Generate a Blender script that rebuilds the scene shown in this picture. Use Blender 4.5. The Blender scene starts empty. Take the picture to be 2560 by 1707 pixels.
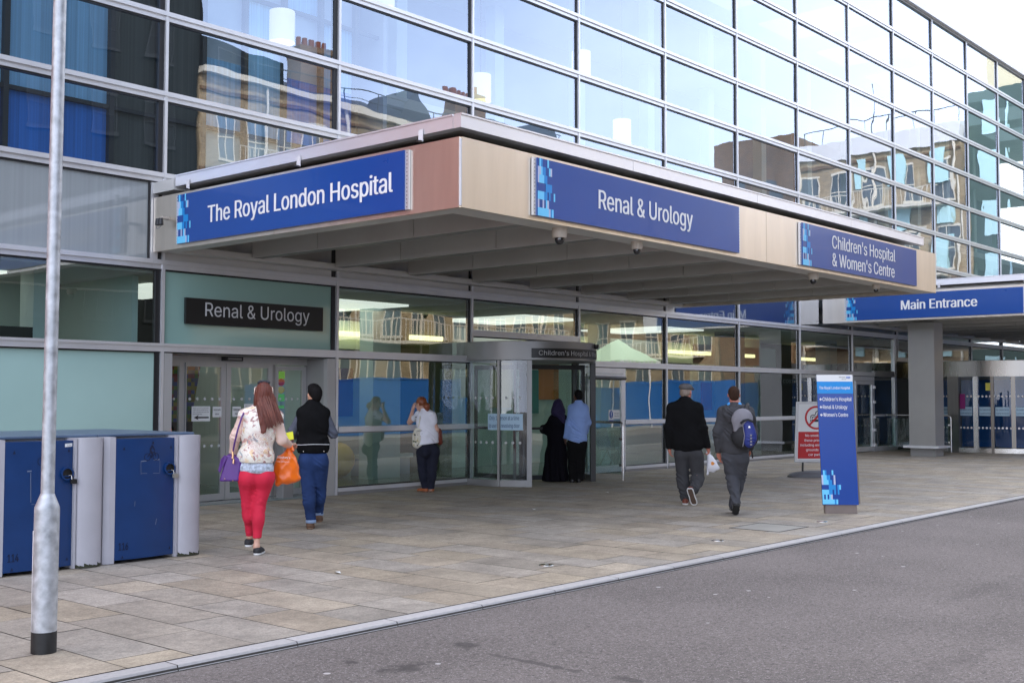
import bpy, math, random
import numpy as np
from mathutils import Vector, Matrix
from mathutils.geometry import delaunay_2d_cdt
random.seed(7); np.random.seed(7)
R = math.radians
SC = bpy.context.scene
COL = SC.collection

# ------------------------------------------------------------------ camera
cam_d = bpy.data.cameras.new('camera'); cam = bpy.data.objects.new('camera', cam_d); COL.objects.link(cam)
YAW, PIT, ROL = R(49.0337), R(2.7546), R(0.0714)
fw = Vector((math.sin(YAW)*math.cos(PIT), math.cos(YAW)*math.cos(PIT), math.sin(PIT)))
rt = Vector((math.cos(YAW), -math.sin(YAW), 0)); up = rt.cross(fw)
rt2 = rt*math.cos(ROL)+up*math.sin(ROL); up2 = -rt*math.sin(ROL)+up*math.cos(ROL)
m = Matrix.Identity(4)
for i in range(3):
    m[i][0], m[i][1], m[i][2] = rt2[i], up2[i], -fw[i]
m[0][3], m[1][3], m[2][3] = 0, 0, 1.63
cam.matrix_world = m
cam_d.sensor_width = 36; cam_d.lens = 36*2901.22/2560
cam_d.clip_start = 0.1; cam_d.clip_end = 2000
SC.camera = cam

# ------------------------------------------------------------------ sky, sun, exposure
SUN_EL, SUN_AZ = R(35), R(318)           # azimuth clockwise from +Y: behind the hospital, so the forecourt lies in its shade
world = bpy.data.worlds.new('World'); SC.world = world; world.use_nodes = True
nt = world.node_tree; nt.nodes.clear()
sky = nt.nodes.new('ShaderNodeTexSky'); sky.sky_type = 'NISHITA'; sky.sun_disc = False
sky.sun_elevation = SUN_EL; sky.sun_rotation = SUN_AZ
sky.air_density = 1.0; sky.dust_density = 1.6; sky.ozone_density = 1.4
tc = nt.nodes.new('ShaderNodeTexCoord'); mp = nt.nodes.new('ShaderNodeMapping'); mp.inputs['Scale'].default_value = (1.3, 1.3, 3.2)
nz = nt.nodes.new('ShaderNodeTexNoise'); nz.inputs['Scale'].default_value = 1.6; nz.inputs['Detail'].default_value = 7; nz.inputs['Roughness'].default_value = .55
rp = nt.nodes.new('ShaderNodeValToRGB'); rp.color_ramp.elements[0].position = .34; rp.color_ramp.elements[1].position = .66
rp.color_ramp.elements[0].color = (.62,)*3+(1,); rp.color_ramp.elements[1].color = (1.,)*3+(1,)
# bright thin cloud bank over the roofs in the north-east
sep = nt.nodes.new('ShaderNodeSeparateXYZ')
mth = nt.nodes.new('ShaderNodeMath'); mth.operation = 'MULTIPLY_ADD'; mth.inputs[1].default_value = 0.25; mth.use_clamp = True
mx = nt.nodes.new('ShaderNodeMix'); mx.data_type = 'RGBA'
mx2 = nt.nodes.new('ShaderNodeMix'); mx2.data_type = 'RGBA'      # thinner, bluer cloud to the south, brighter veil to the north
mx2.inputs['A'].default_value = (6.6, 7.3, 9.3, 1); mx2.inputs['B'].default_value = (10.2, 10.0, 10.2, 1)
mrg = nt.nodes.new('ShaderNodeMapRange'); mrg.inputs[1].default_value = -.6; mrg.inputs[2].default_value = .6
bg = nt.nodes.new('ShaderNodeBackground'); bg.inputs['Strength'].default_value = 0.13
out = nt.nodes.new('ShaderNodeOutputWorld')
L = nt.links.new
L(tc.outputs['Generated'], mp.inputs['Vector']); L(mp.outputs[0], nz.inputs['Vector']); L(nz.outputs['Fac'], rp.inputs['Fac'])
L(tc.outputs['Generated'], sep.inputs[0]); L(sep.outputs['Y'], mth.inputs[0]); L(rp.outputs['Color'], mth.inputs[2])
L(sep.outputs['Y'], mrg.inputs[0]); L(mrg.outputs[0], mx2.inputs['Factor']); m1 = nt.nodes.new('ShaderNodeMath'); m1.operation = 'SUBTRACT'; m1.inputs[0].default_value = 1; m1.use_clamp = True; L(sep.outputs['Z'], m1.inputs[1])   # brighter towards the horizon
m2 = nt.nodes.new('ShaderNodeMath'); m2.operation = 'POWER'; m2.inputs[1].default_value = 2; L(m1.outputs[0], m2.inputs[0])
m3 = nt.nodes.new('ShaderNodeMath'); m3.operation = 'MULTIPLY_ADD'; m3.inputs[1].default_value = .55; m3.inputs[2].default_value = .95; L(m2.outputs[0], m3.inputs[0])
vs_ = nt.nodes.new('ShaderNodeVectorMath'); vs_.operation = 'SCALE'; L(mx2.outputs['Result'], vs_.inputs[0]); L(m3.outputs[0], vs_.inputs['Scale']); L(vs_.outputs[0], mx.inputs['B']); L(mth.outputs[0], mx.inputs['Factor']); L(sky.outputs[0], mx.inputs['A']); L(mx.outputs['Result'], bg.inputs['Color']); L(bg.outputs[0], out.inputs[0])
sd = bpy.data.lights.new('sun', 'SUN'); sd.energy = 2.2; sd.angle = R(1.5); sd.color = (1, .90, .76)
sun = bpy.data.objects.new('sun', sd); COL.objects.link(sun)
tosun = Vector((math.sin(SUN_AZ)*math.cos(SUN_EL), math.cos(SUN_AZ)*math.cos(SUN_EL), math.sin(SUN_EL)))
sun.rotation_euler = tosun.to_track_quat('Z', 'Y').to_euler()
SC.view_settings.view_transform = 'Standard'; SC.view_settings.look = 'None'
SC.view_settings.exposure = 1.34; SC.view_settings.gamma = 1
try:
    SC.cycles.use_denoising = True; SC.cycles.denoising_prefilter = 'NONE'; SC.cycles.denoising_input_passes = 'RGB_ALBEDO_NORMAL'; SC.cycles.use_adaptive_sampling = False; SC.cycles.max_bounces = 10; SC.cycles.transparent_max_bounces = 16
    SC.cycles.glossy_bounces = 5; SC.cycles.diffuse_bounces = 4; SC.cycles.caustics_reflective = False; SC.cycles.caustics_refractive = False
    SC.cycles.sample_clamp_indirect = 6
except Exception: pass

# ------------------------------------------------------------------ materials
MATS = {}
def srgb(r, g, b):
    return tuple(((c/255)/12.92 if c/255 <= .04045 else (((c/255)+.055)/1.055)**2.4) for c in (r, g, b))
def mat(name, col, rough=.5, metal=0., var=.0, vscale=6., bump=0., bscale=40., emit=0., spec=.5, coat=0., stretch=None):
    if name in MATS: return MATS[name]
    M = bpy.data.materials.new(name); M.use_nodes = True; n = M.node_tree; b = n.nodes['Principled BSDF']
    b.inputs['Base Color'].default_value = (*col, 1); b.inputs['Roughness'].default_value = rough; b.inputs['Metallic'].default_value = metal
    b.inputs['Specular IOR Level'].default_value = spec; b.inputs['Coat Weight'].default_value = coat
    if emit: b.inputs['Emission Color'].default_value = (*col, 1); b.inputs['Emission Strength'].default_value = emit
    if var or bump:
        t = n.nodes.new('ShaderNodeTexCoord'); mpp = n.nodes.new('ShaderNodeMapping')
        if stretch: mpp.inputs['Scale'].default_value = stretch
        n.links.new(t.outputs['Object'], mpp.inputs[0])
    if var:
        z = n.nodes.new('ShaderNodeTexNoise'); z.inputs['Scale'].default_value = vscale; z.inputs['Detail'].default_value = 6
        r = n.nodes.new('ShaderNodeMapRange'); r.inputs[1].default_value = .25; r.inputs[2].default_value = .75
        r.inputs[3].default_value = 1-var; r.inputs[4].default_value = 1+var
        h = n.nodes.new('ShaderNodeMix'); h.data_type = 'RGBA'; h.blend_type = 'MULTIPLY'; h.inputs['Factor'].default_value = 1
        h.inputs['A'].default_value = (*col, 1)
        n.links.new(mpp.outputs[0], z.inputs['Vector']); n.links.new(z.outputs['Fac'], r.inputs[0]); n.links.new(r.outputs[0], h.inputs['B'])
        n.links.new(h.outputs['Result'], b.inputs['Base Color'])
        r2 = n.nodes.new('ShaderNodeMapRange'); r2.inputs[3].default_value = max(.02, rough-.1*var/.2); r2.inputs[4].default_value = min(1, rough+.1*var/.2)
        n.links.new(z.outputs['Fac'], r2.inputs[0]); n.links.new(r2.outputs[0], b.inputs['Roughness'])
    if bump:
        z = n.nodes.new('ShaderNodeTexNoise'); z.inputs['Scale'].default_value = bscale; z.inputs['Detail'].default_value = 4
        u = n.nodes.new('ShaderNodeBump'); u.inputs['Strength'].default_value = bump; u.inputs['Distance'].default_value = .01
        n.links.new(mpp.outputs[0], z.inputs['Vector']); n.links.new(z.outputs['Fac'], u.inputs['Height']); n.links.new(u.outputs[0], b.inputs['Normal'])
    MATS[name] = M
    return M

def glass_mat(name, tint, f0=.10, wave=.004, wscale=.9, vertical=False, expo=3.0, refl=(.96, .98, 1)):
    """clear pane: Schlick mirror over a tinted see-through sheet, slightly wavy like float glass"""
    M = bpy.data.materials.new(name); M.use_nodes = True; n = M.node_tree; n.nodes.clear(); N = n.nodes.new; K = n.links.new
    o = N('ShaderNodeOutputMaterial'); ms = N('ShaderNodeMixShader'); tr = N('ShaderNodeBsdfTransparent'); gl = N('ShaderNodeBsdfGlossy')
    tr.inputs[0].default_value = (*tint, 1); gl.inputs['Roughness'].default_value = 0.0; gl.inputs['Color'].default_value = (*refl, 1)
    g = N('ShaderNodeNewGeometry'); d = N('ShaderNodeVectorMath'); d.operation = 'DOT_PRODUCT'
    K(g.outputs['Incoming'], d.inputs[0]); K(g.outputs['Normal'], d.inputs[1])
    a = N('ShaderNodeMath'); a.operation = 'ABSOLUTE'; K(d.outputs['Value'], a.inputs[0])
    s = N('ShaderNodeMath'); s.operation = 'SUBTRACT'; s.inputs[0].default_value = 1; K(a.outputs[0], s.inputs[1])
    p = N('ShaderNodeMath'); p.operation = 'POWER'; p.inputs[1].default_value = expo; K(s.outputs[0], p.inputs[0])
    q = N('ShaderNodeMath'); q.operation = 'MULTIPLY_ADD'; q.inputs[1].default_value = 1-f0; q.inputs[2].default_value = f0; K(p.outputs[0], q.inputs[0])
    K(q.outputs[0], ms.inputs[0]); K(tr.outputs[0], ms.inputs[1]); K(gl.outputs[0], ms.inputs[2]); K(ms.outputs[0], o.inputs[0])
    t = N('ShaderNodeTexCoord'); oi = N('ShaderNodeObjectInfo'); ad = N('ShaderNodeVectorMath'); ad.operation = 'ADD'
    mu = N('ShaderNodeMath'); mu.operation = 'MULTIPLY'; mu.inputs[1].default_value = 50; K(oi.outputs['Random'], mu.inputs[0])
    K(t.outputs['Object'], ad.inputs[0]); K(mu.outputs[0], ad.inputs[1])
    mpp = N('ShaderNodeMapping'); mpp.inputs['Scale'].default_value = (2.5, 2.5, .25) if vertical else (1, 1, 1.2)
    K(ad.outputs[0], mpp.inputs[0])
    z = N('ShaderNodeTexNoise'); z.inputs['Scale'].default_value = wscale; z.inputs['Detail'].default_value = 1.5; z.inputs['Roughness'].default_value = .35; K(mpp.outputs[0], z.inputs['Vector'])
    bu = N('ShaderNodeBump'); bu.inputs['Strength'].default_value = 1; bu.inputs['Distance'].default_value = wave
    K(z.outputs['Fac'], bu.inputs['Height']); K(bu.outputs[0], gl.inputs['Normal'])
    MATS[name] = M
    return M

alu = mat('aluminium paint', (.72, .72, .73), .36, .55, .05, 3)
alu_d = mat('aluminium shade strip', (.30, .295, .285), .42, .35, .05, 3)  # darker copy: shade of undersides put into the colour; also plain dark posts
gasket = mat('black gasket', (.012, .012, .013), .45)
steel = mat('satin steel', (.78, .69, .58), .34, .92, .09, 2.2, .05, 300, stretch=(2, 2, .25))
steel_b = mat('brushed bright steel', (.62, .60, .56), .22, 1, .06, 4, .06, 200, stretch=(.05, .05, 1))
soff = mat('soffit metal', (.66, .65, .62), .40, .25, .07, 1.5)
soff_d = mat('shaded soffit metal', (.24, .24, .225), .45, .2, .07, 1.5)  # darker copy of the soffit metal: shade of beam bottoms and recess as colour
white_m = mat('white coated metal', (.78, .775, .79), .35, 0, .04, 2)
edge_w = mat('bright anodised edge', (.90, .89, .90), .38, .65, .03, 2)
signblue = mat('royal blue sign vinyl', srgb(17, 72, 152), .28, 0, .03, 2, coat=.15)
c_cy = mat('cyan vinyl', srgb(112, 208, 250), .35); c_md = mat('mid blue vinyl', srgb(22, 140, 214), .35)
c_lv = mat('pale lavender vinyl', srgb(188, 196, 222), .35); c_nv = mat('navy vinyl', srgb(44, 62, 140), .35)
letw = mat('white lettering', (.90, .90, .90), .45)
letg = mat('pale grey lettering', (.66, .66, .66), .5)
blackp = mat('black sign panel', (.008, .008, .008), .38)
frost = mat('mint frosted glass', srgb(170, 200, 191), .10, 0, .05, .8, spec=.6)
frost2 = mat('mint frosted spandrel', srgb(150, 184, 174), .06, 0, .05, .8, spec=.7)
frost3 = mat('grey frosted glass', srgb(150, 155, 155), .05, 0, .10, 1.2, spec=.7, stretch=(14, 1, .05))
glass_u = glass_mat('upper facade glass', (.78, .86, .90), .28, .0055, .75, False, 2.7, (.78, .86, 1))
glass_g = glass_mat('ground floor glass', (.68, .80, .78), .19, .0032, .8)
glass_d = glass_mat('sliding door glass', (.70, .80, .78), .08, .003, .8)
glass_c = glass_mat('curved door glass', (.72, .82, .80), .09, .012, 1.5, True)
glass_m = glass_mat('main door glass', (.66, .78, .84), .05, .006, 1.0, True)
black = mat('black plastic', (.012, .012, .013), .35)
darkg = mat('dark grey frame', (.035, .037, .04), .45)

# ------------------------------------------------------------------ object helpers
ORG = {}
def prop(o, label=None, cat=None, group=None, kind=None):
    if label: o['label'] = label
    if cat: o['category'] = cat
    if group: o['group'] = group
    if kind: o['kind'] = kind
    return o
def thing(name, label, cat, loc=(0, 0, 0), rz=0., group=None):
    o = bpy.data.objects.new(name, None); COL.objects.link(o); o.location = loc; o.rotation_euler = (0, 0, rz); o.empty_display_size = .2
    ORG[o.name] = Vector(loc)
    return prop(o, label, cat, group)

class MB:
    def __init__(s): s.v = []; s.f = []; s.m = []; s.mats = []
    def mi(s, m):
        if m not in s.mats: s.mats.append(m)
        return s.mats.index(m)
    def poly(s, pts, m):
        b = len(s.v); s.v += [tuple(p) for p in pts]; s.f.append(tuple(range(b, b+len(pts)))); s.m.append(s.mi(m)); return s
    def box(s, x0, x1, y0, y1, z0, z1, m):
        b = len(s.v)
        s.v += [(x0, y0, z0), (x1, y0, z0), (x1, y1, z0), (x0, y1, z0), (x0, y0, z1), (x1, y0, z1), (x1, y1, z1), (x0, y1, z1)]
        k = s.mi(m)
        for f in ((3, 2, 1, 0), (4, 5, 6, 7), (0, 1, 5, 4), (1, 2, 6, 5), (2, 3, 7, 6), (3, 0, 4, 7)):
            s.f.append(tuple(b+i for i in f)); s.m.append(k)
        return s
    def prism(s, pts, z0, z1, m, caps=True):
        """vertical prism over a counter-clockwise plan outline"""
        b = len(s.v); n = len(pts); k = s.mi(m)
        s.v += [(p[0], p[1], z0) for p in pts]+[(p[0], p[1], z1) for p in pts]
        for i in range(n):
            j = (i+1) % n; s.f.append((b+i, b+j, b+n+j, b+n+i)); s.m.append(k)
        if caps:
            s.f.append(tuple(b+n-1-i for i in range(n))); s.m.append(k); s.f.append(tuple(b+n+i for i in range(n))); s.m.append(k)
        return s
    def extr(s, pts3, d, m):
        """planar outline pushed along vector d"""
        b = len(s.v); n = len(pts3); k = s.mi(m); d = Vector(d)
        s.v += [tuple(p) for p in pts3]+[tuple(Vector(p)+d) for p in pts3]
        for i in range(n):
            j = (i+1) % n; s.f.append((b+i, b+j, b+n+j, b+n+i)); s.m.append(k)
        s.f.append(tuple(b+n-1-i for i in range(n))); s.m.append(k); s.f.append(tuple(b+n+i for i in range(n))); s.m.append(k)
        return s
    def tube(s, pts, r, m, n=10, caps=True):
        pts = [Vector(p) for p in pts]; b = len(s.v); k = s.mi(m); rs = r if isinstance(r, (list, tuple)) else [r]*len(pts)
        a = None
        for i, p in enumerate(pts):
            t = (pts[min(i+1, len(pts)-1)]-pts[max(i-1, 0)]).normalized()
            if a is None: a = t.orthogonal().normalized()
            a = (a-t*a.dot(t)).normalized(); c = t.cross(a)
            for j in range(n):
                w = 2*math.pi*j/n; s.v.append(tuple(p+(a*math.cos(w)+c*math.sin(w))*rs[i]))
        for i in range(len(pts)-1):
            for j in range(n):
                q = (j+1) % n; s.f.append((b+i*n+j, b+i*n+q, b+(i+1)*n+q, b+(i+1)*n+j)); s.m.append(k)
        if caps:
            s.f.append(tuple(b+n-1-j for j in range(n))); s.m.append(k); e = b+(len(pts)-1)*n
            s.f.append(tuple(e+j for j in range(n))); s.m.append(k)
        return s
    def lathe(s, prof, c, m, n=20, a0=0, a1=2*math.pi):
        """profile [(r,z)] about a vertical axis through c"""
        b = len(s.v); k = s.mi(m); full = abs(a1-a0-2*math.pi) < 1e-6; w = n if full else n+1
        for r, z in prof:
            for j in range(w):
                t = a0+(a1-a0)*j/n; s.v.append((c[0]+r*math.cos(t), c[1]+r*math.sin(t), c[2]+z))
        for i in range(len(prof)-1):
            for j in range(n):
                q = (j+1) % w; s.f.append((b+i*w+j, b+i*w+q, b+(i+1)*w+q, b+(i+1)*w+j)); s.m.append(k)
        return s
    def build(s, name, parent=None, local=False, smooth=False, root=None, bevel=0):
        me = bpy.data.meshes.new(name)
        off = Vector((0, 0, 0))
        if parent is not None and not local:
            q = parent
            while q.parent: q = q.parent
            off = ORG.get(q.name, Vector((0, 0, 0)))
        me.from_pydata([tuple(Vector(v)-off) for v in s.v], [], s.f)
        for mm in s.mats: me.materials.append(mm)
        me.polygons.foreach_set('material_index', s.m)
        if smooth:
            me.polygons.foreach_set('use_smooth', [True]*len(me.polygons))
            try: me.set_sharp_from_angle(angle=R(40))
            except Exception: pass
        me.update()
        o = bpy.data.objects.new(name, me); COL.objects.link(o)
        if parent is not None: o.parent = parent
        if bevel:
            bv = o.modifiers.new('bevel', 'BEVEL'); bv.width = bevel; bv.segments = 2; bv.limit_method = 'ANGLE'
        return o

# ------------------------------------------------------------------ lettering
_CAP = {}
import os
FONT = None
try:                                            # the sans that ships inside Blender; falls back to the built-in face
    FONT = bpy.data.fonts.load(os.path.join(bpy.utils.system_resource('DATAFILES'), 'fonts', 'Inter.woff2'))
except Exception: FONT = None
def _txt_mesh(body, bold, spacing=1.0, fine=True):
    cu = bpy.data.curves.new('txt', 'FONT'); cu.body = body; cu.size = 1
    if FONT: cu.font = FONT
    cu.offset = bold; cu.resolution_u = 3; cu.fill_mode = 'BOTH'; cu.space_character = spacing
    o = bpy.data.objects.new('txt', cu); COL.objects.link(o); dg = bpy.context.evaluated_depsgraph_get()
    ev_ = o.evaluated_get(dg); cv = ev_.to_curve(dg, apply_modifiers=False); loops = []
    for sp in cv.splines:
        pts = []; P = sp.bezier_points; n = len(P)
        for i in range(n):
            a, b = P[i], P[(i+1) % n]
            p0, p1, p2, p3 = a.co, a.handle_right, b.handle_left, b.co
            straight = (p1-p0).cross(p3-p0).length < 1e-5 and (p2-p0).cross(p3-p0).length < 1e-5
            for t in ((0,) if straight else (0, .25, .5, .75) if fine else (0, .5)):
                u = 1-t; q = p0*u**3+p1*3*u*u*t+p2*3*u*t*t+p3*t**3; pts.append(Vector((q.x, q.y, 0)))
        if len(pts) > 2: loops.append(pts)
    ev_.to_curve_clear(); bpy.data.objects.remove(o); bpy.data.curves.remove(cu)
    if not loops: return [], []
    vs = []; es = []
    for l in loops:
        b = len(vs); vs += [Vector((v.x, v.y)) for v in l]; es += [(b+k, b+(k+1) % len(l)) for k in range(len(l))]
    ov, oe, of = delaunay_2d_cdt(vs, es, [], 0, 1e-6)[:3]
    def wind(x, y):                                 # non-zero winding keeps overlapping strokes solid
        w = 0
        for l in loops:
            for k in range(len(l)):
                a, b = l[k-1], l[k]
                if (a.y > y) != (b.y > y):
                    if a.x+(y-a.y)*(b.x-a.x)/(b.y-a.y) > x: w += 1 if b.y > a.y else -1
        return w
    V = [(v.x, v.y, 0) for v in ov]
    F = [tuple(f) for f in of if wind(sum(ov[k].x for k in f)/3, sum(ov[k].y for k in f)/3) != 0]
    return V, F
def text(mb, body, org, xd, ud, width, cap, m, bold=.0, lift=0., align='L', curve=None):
    """add lettering to mb: org = left end of the baseline, xd/ud unit vectors, width in metres, cap height in metres"""
    if 'c' not in _CAP:
        V, _ = _txt_mesh('H', 0); _CAP['c'] = max(v[1] for v in V)
    V, F = _txt_mesh(body, 0, 1.0, cap > .06)
    if not V: return
    if bold > 0:                                # heavier weight: the same letters set twice more, a hair to either side
        h = bold*.55; n0 = len(V); A, B = V, F; V = list(A); F = list(B)
        for k, (dx, dz) in enumerate(((h, .0004), (-h, .0008))):
            F += [tuple(i+len(V) for i in f) for f in B]; V += [(v[0]+dx, v[1], dz) for v in A]
    x0 = min(v[0] for v in V); x1 = max(v[0] for v in V); sy = cap/_CAP['c']; sx = (width/(x1-x0)) if width else sy
    org = Vector(org); xd = Vector(xd).normalized(); ud = Vector(ud).normalized(); nn = xd.cross(ud)
    w = (x1-x0)*sx; o0 = {'L': 0, 'C': -w/2, 'R': -w}[align]
    b = len(mb.v); k = mb.mi(m)
    for v in V:
        a = (v[0]-x0)*sx+o0
        if curve: mb.v.append(curve(a, v[1]*sy))
        else: mb.v.append(tuple(org+xd*a+ud*(v[1]*sy)+nn*(lift+v[2])))
    W = mb.v[b:]; del mb.v[b:]                     # each face stands on its own, a hair apart, so overlapping strokes never share a plane
    for j, f in enumerate(F):
        e = len(mb.v); d = nn*(.00035*(j % 6)) if not curve else Vector((0, 0, 0))
        mb.v += [tuple(Vector(W[i])+d) for i in f]; mb.f.append(tuple(range(e, e+len(f)))); mb.m.append(k)
PIX = [".cm...c.....", "llcmm..cl...", "lcccmm......", ".....mmmm...", "ccccmm.m..c.", "l..l.cl.....", "ccccccclmc.."]
def pixels(mb, org, xd, ud, uw, uh, lift):
    org = Vector(org); xd = Vector(xd).normalized(); ud = Vector(ud).normalized(); nn = xd.cross(ud)
    mm = {'c': c_cy, 'm': c_md, 'l': c_lv}
    for r, row in enumerate(PIX):
        for c, ch in enumerate(row):
            if ch == '.': continue
            p = org+xd*(c*uw)+ud*((6-r)*uh)+nn*lift
            mb.poly([p, p+xd*uw, p+xd*uw+ud*uh, p+ud*uh], mm[ch])
# ------------------------------------------------------------------ ground
def attr_mat(name, rough, var, vscale, bump, bscale, spots=None):
    M = bpy.data.materials.new(name); M.use_nodes = True; n = M.node_tree; b = n.nodes['Principled BSDF']; N = n.nodes.new; K = n.links.new
    b.inputs['Roughness'].default_value = rough; b.inputs['Specular IOR Level'].default_value = .35
    at = N('ShaderNodeAttribute'); at.attribute_name = 'tint'
    t = N('ShaderNodeTexCoord'); z = N('ShaderNodeTexNoise'); z.inputs['Scale'].default_value = vscale; z.inputs['Detail'].default_value = 8; z.inputs['Roughness'].default_value = .62
    K(t.outputs['Object'], z.inputs['Vector'])
    r = N('ShaderNodeMapRange'); r.inputs[1].default_value = .3; r.inputs[2].default_value = .7; r.inputs[3].default_value = 1-var; r.inputs[4].default_value = 1+var
    h = N('ShaderNodeMix'); h.data_type = 'RGBA'; h.blend_type = 'MULTIPLY'; h.inputs['Factor'].default_value = 1
    K(z.outputs['Fac'], r.inputs[0]); K(at.outputs['Color'], h.inputs['A']); K(r.outputs[0], h.inputs['B'])
    if name == 'york stone':                        # gritty grain and dirt mottling inside every slab
        for sc_, am_, lo_, hi_ in ((13, .20, .35, .65), (55, .22, .38, .62)):
            zz_ = N('ShaderNodeTexNoise'); zz_.inputs['Scale'].default_value = sc_; zz_.inputs['Detail'].default_value = 8; zz_.inputs['Roughness'].default_value = .8; K(t.outputs['Object'], zz_.inputs['Vector'])
            r_ = N('ShaderNodeMapRange'); r_.inputs[1].default_value = lo_; r_.inputs[2].default_value = hi_; r_.inputs[3].default_value = 1-am_; r_.inputs[4].default_value = 1+am_; K(zz_.outputs['Fac'], r_.inputs[0])
            h2 = N('ShaderNodeMix'); h2.data_type = 'RGBA'; h2.blend_type = 'MULTIPLY'; h2.inputs['Factor'].default_value = 1; K(h.outputs['Result'], h2.inputs['A']); K(r_.outputs[0], h2.inputs['B']); h = h2
        vp = N('ShaderNodeTexVoronoi'); vp.inputs['Scale'].default_value = 1.7; K(t.outputs['Object'], vp.inputs['Vector']); lp_ = N('ShaderNodeMath'); lp_.operation = 'LESS_THAN'; lp_.inputs[1].default_value = .030; K(vp.outputs['Distance'], lp_.inputs[0])
        h2 = N('ShaderNodeMix'); h2.data_type = 'RGBA'; h2.inputs['B'].default_value = (.46, .44, .40, 1); sp_ = N('ShaderNodeMath'); sp_.operation = 'MULTIPLY'; sp_.inputs[1].default_value = .7; K(lp_.outputs[0], sp_.inputs[0]); K(sp_.outputs[0], h2.inputs['Factor']); K(h.outputs['Result'], h2.inputs['A']); h = h2
    # small dark and pale marks trodden into the stone
    v = N('ShaderNodeTexVoronoi'); v.inputs['Scale'].default_value = 2.3; K(t.outputs['Object'], v.inputs['Vector'])
    l = N('ShaderNodeMath'); l.operation = 'LESS_THAN'; l.inputs[1].default_value = .022; K(v.outputs['Distance'], l.inputs[0])
    g = N('ShaderNodeMix'); g.data_type = 'RGBA'; g.inputs['B'].default_value = (.075, .07, .062, 1)
    s = N('ShaderNodeMath'); s.operation = 'MULTIPLY'; s.inputs[1].default_value = .6; K(l.outputs[0], s.inputs[0])
    K(s.outputs[0], g.inputs['Factor']); K(h.outputs['Result'], g.inputs['A']); K(g.outputs['Result'], b.inputs['Base Color'])
    z2 = N('ShaderNodeTexNoise'); z2.inputs['Scale'].default_value = bscale; z2.inputs['Detail'].default_value = 6; K(t.outputs['Object'], z2.inputs['Vector'])
    u = N('ShaderNodeBump'); u.inputs['Strength'].default_value = bump; u.inputs['Distance'].default_value = .006; K(z2.outputs['Fac'], u.inputs['Height']); K(u.outputs[0], b.inputs['Normal'])
    MATS[name] = M; return M
stone = attr_mat('york stone', .62, .26, 1.9, .35, 30)
kerbm = attr_mat('granite kerb', .7, .10, 30, .4, 120)
joint = mat('mortar joint', (.06, .056, .05), .9)
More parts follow.
